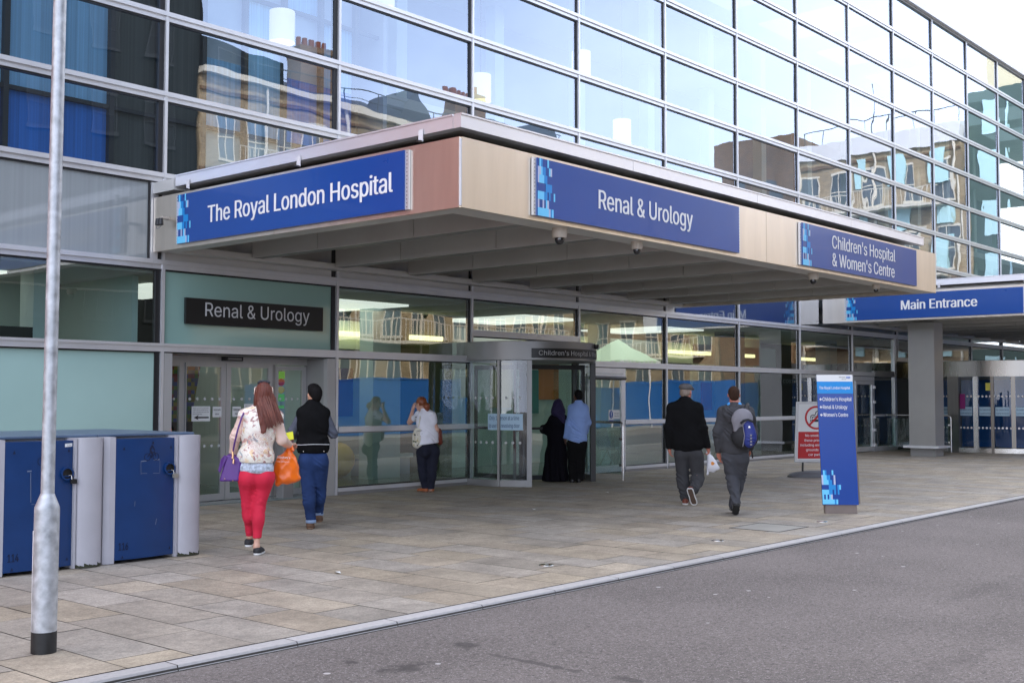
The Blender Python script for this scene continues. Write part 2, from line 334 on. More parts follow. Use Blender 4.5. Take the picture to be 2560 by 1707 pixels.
def asphalt_mat():
    M = bpy.data.materials.new('asphalt'); M.use_nodes = True; n = M.node_tree; b = n.nodes['Principled BSDF']; N = n.nodes.new; K = n.links.new
    b.inputs['Roughness'].default_value = .82; b.inputs['Specular IOR Level'].default_value = .3
    t = N('ShaderNodeTexCoord')
    def noise(sc, det=4, ro=.6):
        z = N('ShaderNodeTexNoise'); z.inputs['Scale'].default_value = sc; z.inputs['Detail'].default_value = det; z.inputs['Roughness'].default_value = ro; K(t.outputs['Object'], z.inputs['Vector']); return z
    def mixc(a, bcol, fac):
        g = N('ShaderNodeMix'); g.data_type = 'RGBA'
        if isinstance(a, tuple): g.inputs['A'].default_value = (*a, 1)
        else: K(a, g.inputs['A'])
        if isinstance(bcol, tuple): g.inputs['B'].default_value = (*bcol, 1)
        else: K(bcol, g.inputs['B'])
        K(fac, g.inputs['Factor']); return g.outputs['Result']
    def ramp(src, a, bq):
        r = N('ShaderNodeMapRange'); r.inputs[1].default_value = a; r.inputs[2].default_value = bq; K(src, r.inputs[0]); return r.outputs[0]
    big = noise(.45, 5); mid = noise(26, 9, .9); fine = noise(70, 3, .9)
    c = mixc((.124, .108, .099), (.178, .155, .143), ramp(big.outputs['Fac'], .35, .65))
    c = mixc(c, (.050, .044, .041), ramp(mid.outputs['Fac'], .50, .60))
    c = mixc(c, (.40, .36, .35), ramp(fine.outputs['Fac'], .56, .66))
    v = N('ShaderNodeTexVoronoi'); v.inputs['Scale'].default_value = 3.0; v.inputs['Randomness'].default_value = 1; K(t.outputs['Object'], v.inputs['Vector'])
    vs = N('ShaderNodeSeparateColor'); K(v.outputs['Color'], vs.inputs[0])
    thr = N('ShaderNodeMath'); thr.operation = 'MULTIPLY'; thr.inputs[1].default_value = .085; K(vs.outputs[0], thr.inputs[0])
    l = N('ShaderNodeMath'); l.operation = 'LESS_THAN'; K(v.outputs['Distance'], l.inputs[0]); K(thr.outputs[0], l.inputs[1])
    c = mixc(c, (.42, .40, .39), l.outputs[0])
    # oil stain near the kerb at the front
    geo = N('ShaderNodeNewGeometry')
    for (sx, sy, rx, ry, st) in ((5.02, 5.25, .34, .17, 1), (4.93, 5.62, .10, .10, 1), (5.75, 5.42, .17, .20, .9), (5.67, 4.75, .06, .75, .8), (5.70, 4.05, .10, .25, .8), (7.5, 2.75, 1.2, .20, .3), (10.5, 3.6, 2.6, .18, .22)):
        mpn = N('ShaderNodeMapping'); mpn.vector_type = 'POINT'; mpn.inputs['Location'].default_value = (-sx/rx, -sy/ry, 0); mpn.inputs['Scale'].default_value = (1/rx, 1/ry, 0)
        K(geo.outputs['Position'], mpn.inputs[0]); le = N('ShaderNodeVectorMath'); le.operation = 'LENGTH'; K(mpn.outputs[0], le.inputs[0])
        z = noise(9, 6, .7); ad = N('ShaderNodeMath'); ad.operation = 'MULTIPLY_ADD'; ad.inputs[1].default_value = 2.2; K(z.outputs['Fac'], ad.inputs[0]); K(le.outputs['Value'], ad.inputs[2])
        r = N('ShaderNodeMapRange'); r.inputs[1].default_value = 1.75; r.inputs[2].default_value = 1.35; r.inputs[3].default_value = 0; r.inputs[4].default_value = st*.75; K(ad.outputs[0], r.inputs[0])
        c = mixc(c, (.045, .04, .038), r.outputs[0])
    K(c, b.inputs['Base Color'])
    u = N('ShaderNodeBump'); u.inputs['Strength'].default_value = .7; u.inputs['Distance'].default_value = .006; K(mid.outputs['Fac'], u.inputs['Height']); K(u.outputs[0], b.inputs['Normal'])
    return M
asph = asphalt_mat()
def quads_tinted(name, quads, cols, m, kind='structure'):
    V = []; F = []
    for q in quads:
        b = len(V); V += q; F.append((b, b+1, b+2, b+3))
    me = bpy.data.meshes.new(name); me.from_pydata(V, [], F); me.materials.append(m)
    a = me.color_attributes.new('tint', 'FLOAT_COLOR', 'CORNER')
    a.data.foreach_set('color', np.repeat(np.array([(*c, 1) for c in cols], dtype=np.float32), 4, axis=0).ravel())
    o = bpy.data.objects.new(name, me); COL.objects.link(o); o['kind'] = kind
    return o
MB().box(-60, 400, -300, 400, -.60, -.09, mat('earth', (.12, .11, .1), .9)).build('ground')['kind'] = 'structure'
MB().poly([(-40, -6, -.035), (120, -6, -.035), (120, 6.21, -.035), (-40, 6.21, -.035)], asph).build('road')['kind'] = 'structure'
PAL = [srgb(166, 157, 141), srgb(172, 164, 149), srgb(158, 156, 152), srgb(166, 166, 164), srgb(150, 148, 143), srgb(160, 150, 134), srgb(155, 156, 155), srgb(170, 160, 140)]
rg = random.Random(11); q = []; cc = []
x = -6.0
while x < 64:
    w = .468; y = 6.39-rg.uniform(0, .5); 
    while y < 15.0:
        l = rg.choice([.55, .68, .8, .92, 1.05])
        y0, y1 = max(y, 6.39), min(y+l, 15.0)
        if y1-y0 > .12:
            g = rg.uniform(.003, .006); z_ = rg.uniform(-.0015, 0); q.append([(x+g, y0+g, z_), (x+w-g, y0+g, z_), (x+w-g, y1-g, z_), (x+g, y1-g, z_)])
            c = rg.choice(PAL); k = rg.uniform(.85, 1.0)*.9; mid_ = srgb(164, 155, 140); cc.append(tuple((v*.42+w_*.58)*k*u_ for v, w_, u_ in zip(c, mid_, (1.04, 1.0, .955))))
        y += l
    x += w
quads_tinted('pavement', q, cc, stone)
MB().box(-40, 64, 6.39, 15.0, -.085, -.008, joint).build('pavement_bed')['kind'] = 'structure'
q = []; cc = []; x = -6.
while x < 90:
    l = .915; k = rg.uniform(.9, 1.1)
    for (p0, p1, h0, h1) in ((6.355, 6.225, 0.004, 0.002), (6.225, 6.212, .002, -.03)):
        q.append([(x+.004, p0, h0), (x+.004, p1, h1), (x+l-.004, p1, h1), (x+l-.004, p0, h0)]); cc.append(tuple(v*k for v in (.40, .385, .375)))
    q.append([(x+.004, 6.225, .002), (x+.004, 6.355, .004), (x+l-.004, 6.355, .004), (x+l-.004, 6.225, .002)]) if 0 else None
    x += l
quads_tinted('kerb', q, cc, kerbm)
MB().box(-40, 90, 6.214, 6.38, -.085, -.012, joint).build('kerb_bed')['kind'] = 'structure'
MB().box(-40, 110, -16, -6, -.085, .0, mat('far pavement paving', (.24, .225, .21), .8, 0, .12, 1)).build('far_pavement')['kind'] = 'structure'
# manhole frame set into the slabs by the totem
mh = thing('manhole_cover', 'recessed square paving cover flush in the slabs near the blue totem', 'manhole cover', (13.1, 7.2, 0))
b = MB(); X0, Y0, X1, Y1 = 12.85, 6.85, 13.62, 7.55
for a in ((X0, X1, Y0, Y0+.018), (X0, X1, Y1-.018, Y1), (X0, X0+.018, Y0+.018, Y1-.018), (X1-.018, X1, Y0+.018, Y1-.018)): b.box(*a, -.004, .0035, darkg)
b.build('frame', mh)
bl = MB(); bl.poly([(X0+.02, Y0+.02, .002), (X1-.02, Y0+.02, .002), (X1-.02, Y1-.02, .002), (X0+.02, Y1-.02, .002)], mat('cover stone', srgb(150, 147, 138), .7, 0, .12, 2)).build('lid', mh)

# ------------------------------------------------------------------ hospital building
FY = 15.0
MX = lambda n: 6.114+3.3179*n
ZR = dict(e=2.36, d=3.571, c=4.85, b=6.061, a=7.255, z=8.498, y=9.734, x=10.994, w=12.219, v=13.495, r=14.70)
rows = ['d', 'c', 'b', 'a', 'z', 'y', 'x', 'w', 'v', 'r']
NB = 18
hb = thing('hospital_building', 'long glass fronted hospital building with aluminium grid', 'building', (0, 15, 0))
def transom(z, x0, x1, name='transom'):
    b = MB()
    b.box(x0, x1, FY-.075, FY+.05, z-.005, z+.06, alu)          # projecting top cap
    b.box(x0, x1, FY-.045, FY+.05, z-.075, z-.005, alu)         # stepped back face
    b.box(x0, x1, FY-.028, FY+.05, z-.10, z-.075, gasket)
    return b.build(name, hb)
for k in rows[:-1]:
    if k == 'd':
        transom(ZR[k], MX(-1), 9.25-.003); transom(ZR[k], 9.25, 23.1); transom(ZR[k], 23.103, MX(NB))
    elif k == 'c':
        transom(ZR[k], MX(-1), MX(1)-.02); transom(ZR[k], MX(1)-.017, MX(NB))
    else: transom(ZR[k], MX(-1), MX(NB))
# eaves coping
b = MB(); b.box(MX(-1), MX(NB), FY-.16, FY+.5, ZR['r']+.02, ZR['r']+.30, white_m); b.box(MX(-1), MX(NB), FY-.05, FY+.4, ZR['r']-.05, ZR['r']+.02, alu_d); b.build('roof_coping', hb)
for n in range(0, NB+1):
    x = MX(n); b = MB()
    b.box(x-.05, x+.05, FY-.028, FY+.06, 0, ZR['r']-.05, gasket) if 0 else None
    segs = [0]+[ZR[k] for k in ['e']+rows]
    lo = 0 if not (n in (9, 10, 11)) else 2.8
    b.box(x-.024, x+.024, FY-.062, FY+.08, lo, ZR['r']-.052, alu)
    b.box(x+.024, x+.052, FY-.022, FY+.06, lo, ZR['r']-.052, gasket); b.box(x-(.105 if n <= 2 else .06), x-.024, FY-.022, FY+.06, lo, ZR['r']-.052, gasket)
    b.build('mullion', hb)
PG = 0; rest = MB()
def pane(x0, x1, z0, z1, m, y=FY, name='glass_pane', tilt=True, count=True):
    global PG
    rr = random.Random(int(x0*97+z0*131)); a = rr.uniform(-.0045, .0045) if tilt else 0; t = rr.uniform(-.0045, .0045) if tilt else 0
    dx, dz = (x1-x0)/2*a, (z1-z0)/2*t
    pts = [(x0, y-dx-dz, z0), (x1, y+dx-dz, z0), (x1, y+dx+dz, z1), (x0, y-dx+dz, z1)]
    if count and PG >= 97:
        rest.poly(pts, m); return
    if count: PG += 1
    return MB().poly(pts, m).build(name, hb)
vis = []
for n in range(0, NB):
    for i in range(1, len(rows)-1):
        z0, z1 = ZR[rows[i]], ZR[rows[i+1]]; x0, x1 = MX(n), MX(n+1)
        inview = (n <= 13) and not (n == 0 and z0 > 9) and not (n == 1 and z0 > 9.5) and not (n == 2 and z0 > 11) and not (n in (3,) and z0 > 11)
        vis.append((not inview, x0, n, x1, z0, z1))
vis.sort()
later = []
for nv, x0, n, x1, z0, z1 in vis:
    if nv or n >= 12: later.append((x0+.05, x1-.05, z0+.055, z1-.10)); continue
    pane(x0+.05, x1-.05, z0+.055, z1-.10, glass_u)
for a in later: rest.poly([(a[0], FY, a[2]), (a[1], FY, a[2]), (a[1], FY, a[3]), (a[0], FY, a[3])], glass_u)
# row between the canopy level and first transom
zd, zc = ZR['d'], ZR['c']
MB().poly([(MX(0)-2, FY, zd+.06), (9.19, FY, zd+.06), (9.19, FY, zc-.10), (MX(0)-2, FY, zc-.10)], frost3).build('frosted_panel', hb)
b = MB(); b.box(9.19, 9.215, FY-.03, FY+.05, zd+.061, zc-.101, gasket); b.box(9.215, 9.33, FY-.052, FY+.05, zd+.061, zc-.101, alu); b.build('end_stile', hb)
MB().box(9.33, 23.1, FY-.01, FY+.06, zd+.06, zc-.1, soff).build('wall_panel', hb)
for n in range(5, 13): pane(max(MX(n), 23.12)+.05, MX(n+1)-.05, zd+.055, zc-.10, glass_u)
# ground floor
ze = ZR['e']
def low_transom(x0, x1, z, name='transom'):
    b = MB(); b.box(x0, x1, FY-.06, FY+.06, z-.07, z+.05, alu); b.box(x0, x1, FY-.03, FY+.05, z-.09, z-.07, gasket); b.box(x0, x1, FY-.075, FY-.06, z+.012, z+.05, alu); return b.build(name, hb)
low_transom(MX(-1), MX(3)-.05, ze)
low_transom(MX(3)+.0, MX(4)-.035, 2.86); low_transom(MX(4)+.035, 34.2, ze)
def sill(x0, x1):
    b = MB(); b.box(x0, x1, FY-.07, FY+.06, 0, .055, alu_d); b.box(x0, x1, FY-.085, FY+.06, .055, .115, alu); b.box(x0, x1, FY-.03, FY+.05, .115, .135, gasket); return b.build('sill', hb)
def midrail(x0, x1, z=1.09):
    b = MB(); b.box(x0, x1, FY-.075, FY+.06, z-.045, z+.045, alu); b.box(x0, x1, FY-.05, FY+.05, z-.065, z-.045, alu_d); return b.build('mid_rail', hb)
# bay 0 : mint frosted lower, clear upper
MB().poly([(4, FY, .1), (MX(1)-.05, FY, .1), (MX(1)-.05, FY, ze-.09), (4, FY, ze-.09)], frost).build('frosted_panel', hb)
pane(MX(-1)+.05, MX(1)-.05, ze+.05, zd-.10, glass_g)
# bay 1 : mint fanlight over the sliding doors
MB().poly([(MX(1)+.05, FY, ze+.05), (MX(2)-.05, FY, ze+.05), (MX(2)-.05, FY, zd-.1), (MX(1)+.05, FY, zd-.1)], frost2).build('frosted_panel', hb)
# bay 2
pane(MX(2)+.05, MX(3)-.05, ze+.05, zd-.1, glass_g); pane(MX(2)+.05, MX(3)-.05, 1.135, ze-.09, glass_g); pane(MX(2)+.05, MX(3)-.05, .135, 1.025, glass_g)
sill(MX(2)+.035, MX(3)-.035); midrail(MX(2)+.035, MX(3)-.035)
# bay 3 : above the revolving door
pane(MX(3)+.05, MX(4)-.05, 2.91, zd-.1, glass_g)
# bay 4 : side door, then glazing
pane(MX(4)+.05, MX(5)-.05, ze+.05, zd-.1, glass_g); pane(21.08, MX(5)-.05, 1.135, ze-.09, glass_g); pane(21.08, MX(5)-.05, .135, 1.025, glass_g)
sill(21.02, MX(5)-.035); midrail(21.02, MX(5)-.035)
for n in (5, 6, 7):
    x1 = MX(n+1)
    pane(MX(n)+.05, x1-.05, ze+.05, zd-.1, glass_g); pane(MX(n)+.05, x1-.05, 1.135, ze-.09, glass_g); pane(MX(n)+.05, x1-.05, .135, 1.025, glass_g)
    sill(MX(n)+.035, x1-.035); midrail(MX(n)+.035, x1-.035)
for n in (8, 9, 10, 11, 12): pane(MX(n)+.05, MX(n+1)-.05, (ze if n < 8.5 else 2.86)+.05, zd-.1, glass_g)
for n in range(13, NB): rest.poly([(MX(n)+.05, FY, .1), (MX(n+1)-.05, FY, .1), (MX(n+1)-.05, FY, zd-.1), (MX(n)+.05, FY, zd-.1)], glass_g); rest.poly([(MX(n)+.05, FY, zd+.06), (MX(n+1)-.05, FY, zd+.06), (MX(n+1)-.05, FY, zc-.1), (MX(n)+.05, FY, zc-.1)], glass_u)
o = rest.build('far_glazing', hb); o['kind'] = 'stuff'
low_transom(35.9, MX(NB), 2.86)

dalu2 = mat('sliding door aluminium', (.47, .465, .455), .38, .3, .05, 3)
# --- sliding entrance doors in bay 1 (recessed)
DY = 15.50
sdoor = MB()
x0, x1 = MX(1)+.032, MX(2)-.032
sdoor.box(x0, 9.60, FY-.055, FY+.04, 0, ze-.09, dalu2); sdoor.box(12.54, x1, FY-.055, FY+.04, 0, ze-.09, dalu2)           # jambs
sdoor.box(9.56, 9.60, FY+.04, DY+.05, 0, ze-.09, alu_d); sdoor.box(12.54, 12.58, FY+.04, DY+.05, 0, ze-.09, mat('return panel', (.36, .355, .345), .42, .3, .05, 2))
sdoor.box(9.60, 12.54, FY+.0, DY+.05, ze-.095, ze-.06, alu_d)
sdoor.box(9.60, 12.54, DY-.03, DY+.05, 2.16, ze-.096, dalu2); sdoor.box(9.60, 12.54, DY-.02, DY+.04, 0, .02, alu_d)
sd_ = sdoor.build('sliding_door', hb)
def leaf(xa, xb, w0=.08, w1=.08, z0=.02, z1=2.16, y=DY, foot=.10):
    b = MB(); b.box(xa, xa+w0, y-.025, y+.025, z0, z1, dalu2); b.box(xb-w1, xb, y-.025, y+.025, z0, z1, dalu2)
    b.box(xa+w0, xb-w1, y-.023, y+.023, z0, z0+foot, dalu2); b.box(xa+w0, xb-w1, y-.023, y+.023, z1-.06, z1, dalu2)
    o = b.build('door_leaf', sd_)
    MB().poly([(xa+w0, y, z0+foot), (xb-w1, y, z0+foot), (xb-w1, y, z1-.06), (xa+w0, y, z1-.06)], glass_d).build('door_glass', sd_)
leaf(9.64, 10.16, .03, .09); leaf(10.165, 10.895, .015, .085, y=DY-.03); leaf(10.905, 11.80, .085, .08, y=DY-.03); leaf(11.86, 12.53, .085, .09, z1=2.14)
MB().box(11.80, 11.86, DY-.05, DY+.05, 0, 2.16, alu_d).build('door_post', sd_)
b = MB(); b.box(10.82, 11.16, DY-.14, DY-.02, 2.20, 2.27, black); b.box(10.86, 11.12, DY-.155, DY-.14, 2.215, 2.25, mat('sensor window', (.25, .25, .26), .15)); b.build('door_sensor', sd_, bevel=.006)
paper = mat('white paper', (.78, .79, .78), .6); ink = mat('printed ink', (.02, .02, .022), .6)
yy = DY-.06
def notice(x0, x1, z0, z1, lines, parent=sd_, y=yy, arrow=False, m=paper):
    b = MB(); b.box(x0, x1, y, y+.002, z0, z1, m)
    h = z1-z0; w = x1-x0; n = len(lines); lh = (h*.5 if arrow else h*.8)/max(n, 1)
    for i, t in enumerate(lines):
        text(b, t, (x0+w*.06 if arrow else (x0+x1)/2, y-.002, z1-h*.07-lh*(i+.75)), (1, 0, 0), (0, 0, 1), (w*.86 if arrow and i < n-1 else w*.5 if arrow else min(w*.8, w*.11*len(t))), lh*.42, ink, .01, 0, 'L' if arrow else 'C')
    if arrow:
        zc_ = z0+h*.25; xa, xb = x0+w*.12, x1-w*.08; t = h*.05
        b.poly([(xa, y-.002, zc_), (xa+w*.26, y-.002, zc_-h*.17), (xa+w*.2, y-.002, zc_-t), (xb, y-.002, zc_-t), (xb, y-.002, zc_+t), (xa+w*.2, y-.002, zc_+t), (xa+w*.26, y-.002, zc_+h*.17)], ink)
    return b.build('notice', parent)
notice(10.27, 10.605, 1.255, 1.487, ['These doors are closed after', '10pm. Please use the Emerg-', 'ency entrance to enter the', 'building.'], arrow=True)
notice(10.65, 10.815, 1.315, 1.48, ['Automatic', 'door']); notice(11.02, 11.18, 1.315, 1.48, ['Automatic', 'door']); notice(11.24, 11.55, 1.285, 1.52, ['These doors are closed after', '10pm. Please use the Emerg-', 'ency entrance to enter the', 'building.'], arrow=True)
dotm = mat('frosted dot', (.55, .57, .56), .6)
def disc(b, c, r, m, n=12, nrm='y'):
    p = [(c[0]+r*math.cos(2*math.pi*i/n), c[1], c[2]+r*math.sin(2*math.pi*i/n)) for i in range(n)] if nrm == 'y' else [(c[0], c[1]-r*math.cos(2*math.pi*i/n), c[2]+r*math.sin(2*math.pi*i/n)) for i in range(n)]
    b.poly(p, m)
b = MB()
for i in range(5): disc(b, (10.25+.135*i, DY-.036, 1.60), .024, dotm); disc(b, (10.25+.135*i, DY-.036, .87), .024, dotm)
for i in range(5): disc(b, (11.06+.15*i, DY-.036, 1.60), .024, dotm); disc(b, (11.06+.15*i, DY-.036, .87), .024, dotm)
for i in range(4): disc(b, (12.0+.12*i, DY-.006, 1.60), .022, dotm); disc(b, (9.72+.09*i, DY-.006, 1.6), .02, dotm)
b.build('marking_dots', sd_)

dalu = mat('door aluminium', (.26, .256, .248), .36, .4, .05, 3)
# --- revolving door in bay 3
RC = (17.25, 14.65); RRD = 1.34
rv = MB(); 
A0, A1 = math.pi*1.0, math.pi*2.0
aL, aR = R(224), R(316)
rv.lathe([(RRD+.045, 2.32), (RRD+.045, 2.66), (RRD+.03, 2.665), (RRD-.2, 2.68), (0.01, 2.68)], (*RC, 0), dalu, 72, R(150), R(390))
rv.lathe([(0.01, 2.30), (RRD-.06, 2.30), (RRD+.045, 2.32)], (*RC, 0), alu_d, 72, R(150), R(390))
rvo = rv.build('revolving_door', hb, smooth=True)
for (a, b_) in ((R(166), aL), (aR, R(374))):
    MB().lathe([(RRD, .10), (RRD, 2.31)], (*RC, 0), glass_c, 20, a, b_).build('curved_glass', rvo, smooth=True)
    MB().lathe([(RRD+.03, .0), (RRD+.03, .12), (RRD-.03, .12), (RRD-.03, 0)], (*RC, 0), dalu, 24, a, b_).build('base_rail', rvo, smooth=False)
def post_at(a, w, m, r=RRD, z1=2.31, name='door_post', z0=0):
    c, s = math.cos(a), math.sin(a); P = []
    for (u, v) in ((-.05, -w/2), (.05, -w/2), (.05, w/2), (-.05, w/2)): P.append((RC[0]+(r+u)*c-v*s, RC[1]+(r+u)*s+v*c))
    return MB().prism(P, z0, z1, m).build(name, rvo)
post_at(aL, .09, dalu); post_at(aR, .12, mat('bronze dark post', (.035, .033, .03), .4)); post_at(R(200), .045, dalu); post_at(R(352), .05, darkg)
# rotating leaves
for i in range(3):
    a = R(212+120*i); c, s = math.cos(a), math.sin(a); r1 = RRD-.06
    def P(r, t=0): return (RC[0]+r*c-t*s, RC[1]+r*s+t*c)
    b = MB()
    for (ra, rb, za, zb) in ((.06, r1, .03, .12), (.06, r1, 2.18, 2.27), (r1-.06, r1, .12, 2.18), (.06, .12, .12, 2.18), (.12, r1-.06, 1.0, 1.05)):
        b.prism([P(ra, -.022), P(rb, -.022), P(rb, .022), P(ra, .022)], za, zb, darkg)
    lf = b.build('door_leaf', rvo)
    MB().poly([(*P(.12), .12), (*P(r1-.06), .12), (*P(r1-.06), 2.18), (*P(.12), 2.18)], glass_g).build('leaf_glass', rvo)
MB().lathe([(.05, .02), (.05, 2.3)], (*RC, 0), darkg, 12).build('centre_shaft', rvo)
def cyl(a, r): return (RC[0]+r*math.cos(a), RC[1]+r*math.sin(a))
def cylcurve(a_start, r, z0):
    return lambda s, h: (*cyl(a_start+s/r, r), z0+h)
# header sign
hs = MB(); hs.lathe([(RRD+.048, 2.355), (RRD+.062, 2.355), (RRD+.062, 2.53), (RRD+.048, 2.53)], (*RC, 0), blackp, 40, aL+R(1.5), R(345))
text(hs, "Children's Hospital & Women's Centre", (0, 0, 0), (1, 0, 0), (0, 0, 1), 2.35, .085, letg, .005, curve=cylcurve(aL+R(7), RRD+.066, 2.405))
hs.build('header_sign', rvo)
# glass banners + dots
ban = mat('pale blue film', srgb(176, 205, 222), .5); bt = mat('blue film ink', srgb(40, 80, 130), .5)
b = MB(); b.lathe([(RRD+.004, 1.03), (RRD+.004, 1.33)], (*RC, 0), ban, 14, R(190), R(219))
text(b, 'Only 1 person at a time', (0, 0, 0), (1, 0, 0), (0, 0, 1), .58, .075, bt, .01, curve=cylcurve(R(191.5), RRD+.008, 1.215))
text(b, 'to use the revolving door', (0, 0, 0), (1, 0, 0), (0, 0, 1), .6, .075, bt, .01, curve=cylcurve(R(191), RRD+.008, 1.075))
for z in (1.62, .80):
    for i in range(9):
        a = R(172+i*5.6); c = cyl(a, RRD+.005); e = (-math.sin(a), math.cos(a))
        b.poly([(c[0]+e[0]*.026*math.cos(t), c[1]+e[1]*.026*math.cos(t), z+.026*math.sin(t)) for t in [2*math.pi*k/10 for k in range(10)]], dotm)
b.build('glass_banner', rvo)
b = MB(); b.lathe([(.0, -.07), (.035, -.06), (.05, -.02), (.05, .02), (.0, .02)], (*cyl(R(296), RRD+.08), 2.62), black, 14); b.build('door_sensor', rvo, smooth=True)
# notices seen on the inner leaf
redm = mat('safety red', srgb(190, 35, 40), .4)
a = R(212)
def leafpt(r, z): return (RC[0]+r*math.cos(a)+.03*math.sin(a), RC[1]+r*math.sin(a)-.03*math.cos(a), z)
b = MB()
def leafbox(r0, r1, z0, z1, m): b.poly([leafpt(r0, z0), leafpt(r1, z0), leafpt(r1, z1), leafpt(r0, z1)], m)
leafbox(.35, .78, 1.62, 2.02, paper); leafbox(.42, .70, 1.80, 1.85, redm); leafbox(.45, .66, 1.15, 1.55, paper); leafbox(.47, .64, 1.16, 1.32, redm)
for k in range(16): t0, t1 = 2*math.pi*k/16, 2*math.pi*(k+1)/16; b.poly([leafpt(.555+.07*math.cos(t0), 1.435+.08*math.sin(t0)), leafpt(.555+.07*math.cos(t1), 1.435+.08*math.sin(t1)), leafpt(.555+.052*math.cos(t1), 1.435+.06*math.sin(t1)), leafpt(.555+.052*math.cos(t0), 1.435+.06*math.sin(t0))], redm)
b.v = [(v[0]-.004*math.sin(-a)*0-.003*math.cos(a+math.pi/2), v[1]-.003*math.sin(a+math.pi/2)*-1*0-.004, v[2]) for v in b.v]
b.build('door_sticker', rvo)
# --- right hand side door (bay 4)
sb = MB(); xa, xb = 19.62, 20.98
sb.box(xa-.17, xa, FY-.05, FY+.06, 0, ze-.09, alu); sb.box(xb, xb+.07, FY-.05, FY+.06, 0, ze-.09, alu); sb.box(xa, xb, FY-.05, FY+.06, 2.15, ze-.09, alu)
sdo = sb.build('side_door', hb)
b = MB(); b.box(xa+.01, xa+.11, FY-.07, FY-.02, .02, 2.14, alu); b.box(xb-.11, xb-.01, FY-.07, FY-.02, .02, 2.14, alu); b.box(xa+.11, xb-.11, FY-.068, FY-.022, .02, .16, alu); b.box(xa+.11, xb-.11, FY-.068, FY-.022, 2.04, 2.14, alu)
b.build('door_leaf', sdo)
pane(xa+.11, xb-.11, .16, 2.04, glass_g, FY-.045, 'door_glass', count=False).parent = sdo
MB().tube([(xa+.05, FY-.12, 2.05), (xb-.04, FY-.12, 2.05)], .042, black, 12).build('door_closer', sdo, smooth=True)
b = MB(); 
for z in (1.82, 1.94): b.box(xa-.02, xa+.05, FY-.10, FY-.07, z-.045, z+.045, white_m)
b.build('hinge', sdo)
b = MB(); b.box(20.42, 20.60, FY-.05, FY-.047, 1.06, 1.36, paper); b.box(20.60, 20.83, FY-.05, FY-.047, 1.16, 1.36, paper)
bm_ = mat('safety blue', srgb(20, 80, 165), .4); 
p = [(20.51+.065*math.cos(t), FY-.052, 1.26+.085*math.sin(t)) for t in [2*math.pi*k/16 for k in range(16)]]; b.poly(p, bm_); b.box(20.43, 20.59, FY-.054, FY-.051, 1.07, 1.14, bm_)
b.box(20.5, 20.52, FY-.055, FY-.053, 1.23, 1.32, paper); b.box(20.5, 20.52, FY-.055, FY-.053, 1.195, 1.215, paper)
text(b, 'Fire door', (20.715, FY-.052, 1.27), (1, 0, 0), (0, 0, 1), .17, .022, ink, .01, 0, 'C'); text(b, 'keep clear', (20.715, FY-.052, 1.22), (1, 0, 0), (0, 0, 1), .17, .022, ink, .01, 0, 'C')
b.build('door_sticker', sdo)
# --- far side door by the main entrance
xa, xb = 32.78, 34.05; b = MB()
b.box(MX(8)+.033, xa, FY-.05, FY+.06, 0, ze-.09, alu); b.box(xb, xb+.12, FY-.05, FY+.06, 0, ze-.09, alu); b.box(xa, xb, FY-.05, FY+.06, 2.14, ze-.09, alu)
fd = b.build('side_door', hb)
b = MB(); b.box(xa+.01, xa+.1, FY-.07, FY-.02, .02, 2.13, alu); b.box(xb-.1, xb-.01, FY-.07, FY-.02, .02, 2.13, alu); b.box(xa+.1, xb-.1, FY-.068, FY-.022, .02, .16, alu); b.box(xa+.1, xb-.1, FY-.068, FY-.022, 2.03, 2.13, alu); b.build('door_leaf', fd)
MB().poly([(xa+.1, FY-.045, .16), (xb-.1, FY-.045, .16), (xb-.1, FY-.045, 2.03), (xa+.1, FY-.045, 2.03)], glass_g).build('door_glass', fd)
b = MB()
for z in (.2, .65, 1.05, 1.5, 1.95): b.box(xb-.03, xb+.06, FY-.12, FY-.07, z-.04, z+.04, white_m)
b.build('hinge', fd)
b = MB()
b.box(34.2, 35.72, FY-.05, FY+.05, 0, .14, alu); b.box(34.2, 35.72, FY-.05, FY+.05, 2.28, 2.46, alu_d); b.box(34.2, 35.72, FY-.05, FY+.05, 1.06, 1.12, alu); b.box(35.70, 35.85, FY-.06, FY+.05, 0, 3.5, alu); b.build('door_screen', hb)
pane(34.25, 35.7, .14, 1.06, glass_m, count=False); pane(34.25, 35.7, 1.12, 2.28, glass_m, count=False); pane(34.25, 35.7, 2.46, 3.45, glass_g, count=False)

# --- main entrance drum under the far canopy
DC = (39.0, 12.35); DR = 3.62
md = MB(); md.lathe([(DR+.05, 2.27), (DR+.05, 2.74), (DR-.3, 2.76), (0.02, 2.76)], (*DC, 0), mat('drum steel', (.36, .34, .31), .28, .9, .08, 3, stretch=(3, 3, .2)), 96); md.lathe([(0.02, 2.25), (DR+.05, 2.27)], (*DC, 0), alu_d, 96)
mdo = md.build('main_revolving_door', hb, smooth=True)
MB().lathe([(DR+.06, 0), (DR+.06, .14), (DR-.1, .14)], (*DC, 0), steel_b, 96).build('plinth', mdo, smooth=True)
for k, (a, b_) in enumerate(((150, 177), (177, 191), (191, 205), (205, 225), (225, 250), (250, 290))):
    MB().lathe([(DR, .14), (DR, 2.27)], (*DC, 0), glass_m, 14, R(a), R(b_)).build('curved_glass', mdo, smooth=True)
steel_dk = mat('bronze tinted steel', (.20, .185, .165), .3, .9, .08, 4, stretch=(4, 4, .2))
MB().box(37.3, 37.4, 8.4, 15.0, .1, 2.2, mat('blue reflection panel', srgb(20, 92, 158), .5, 0, .12, 2)).build('reflection_panel', mdo)  # added blue panel imitating the hoarding's reflection in the drum glass
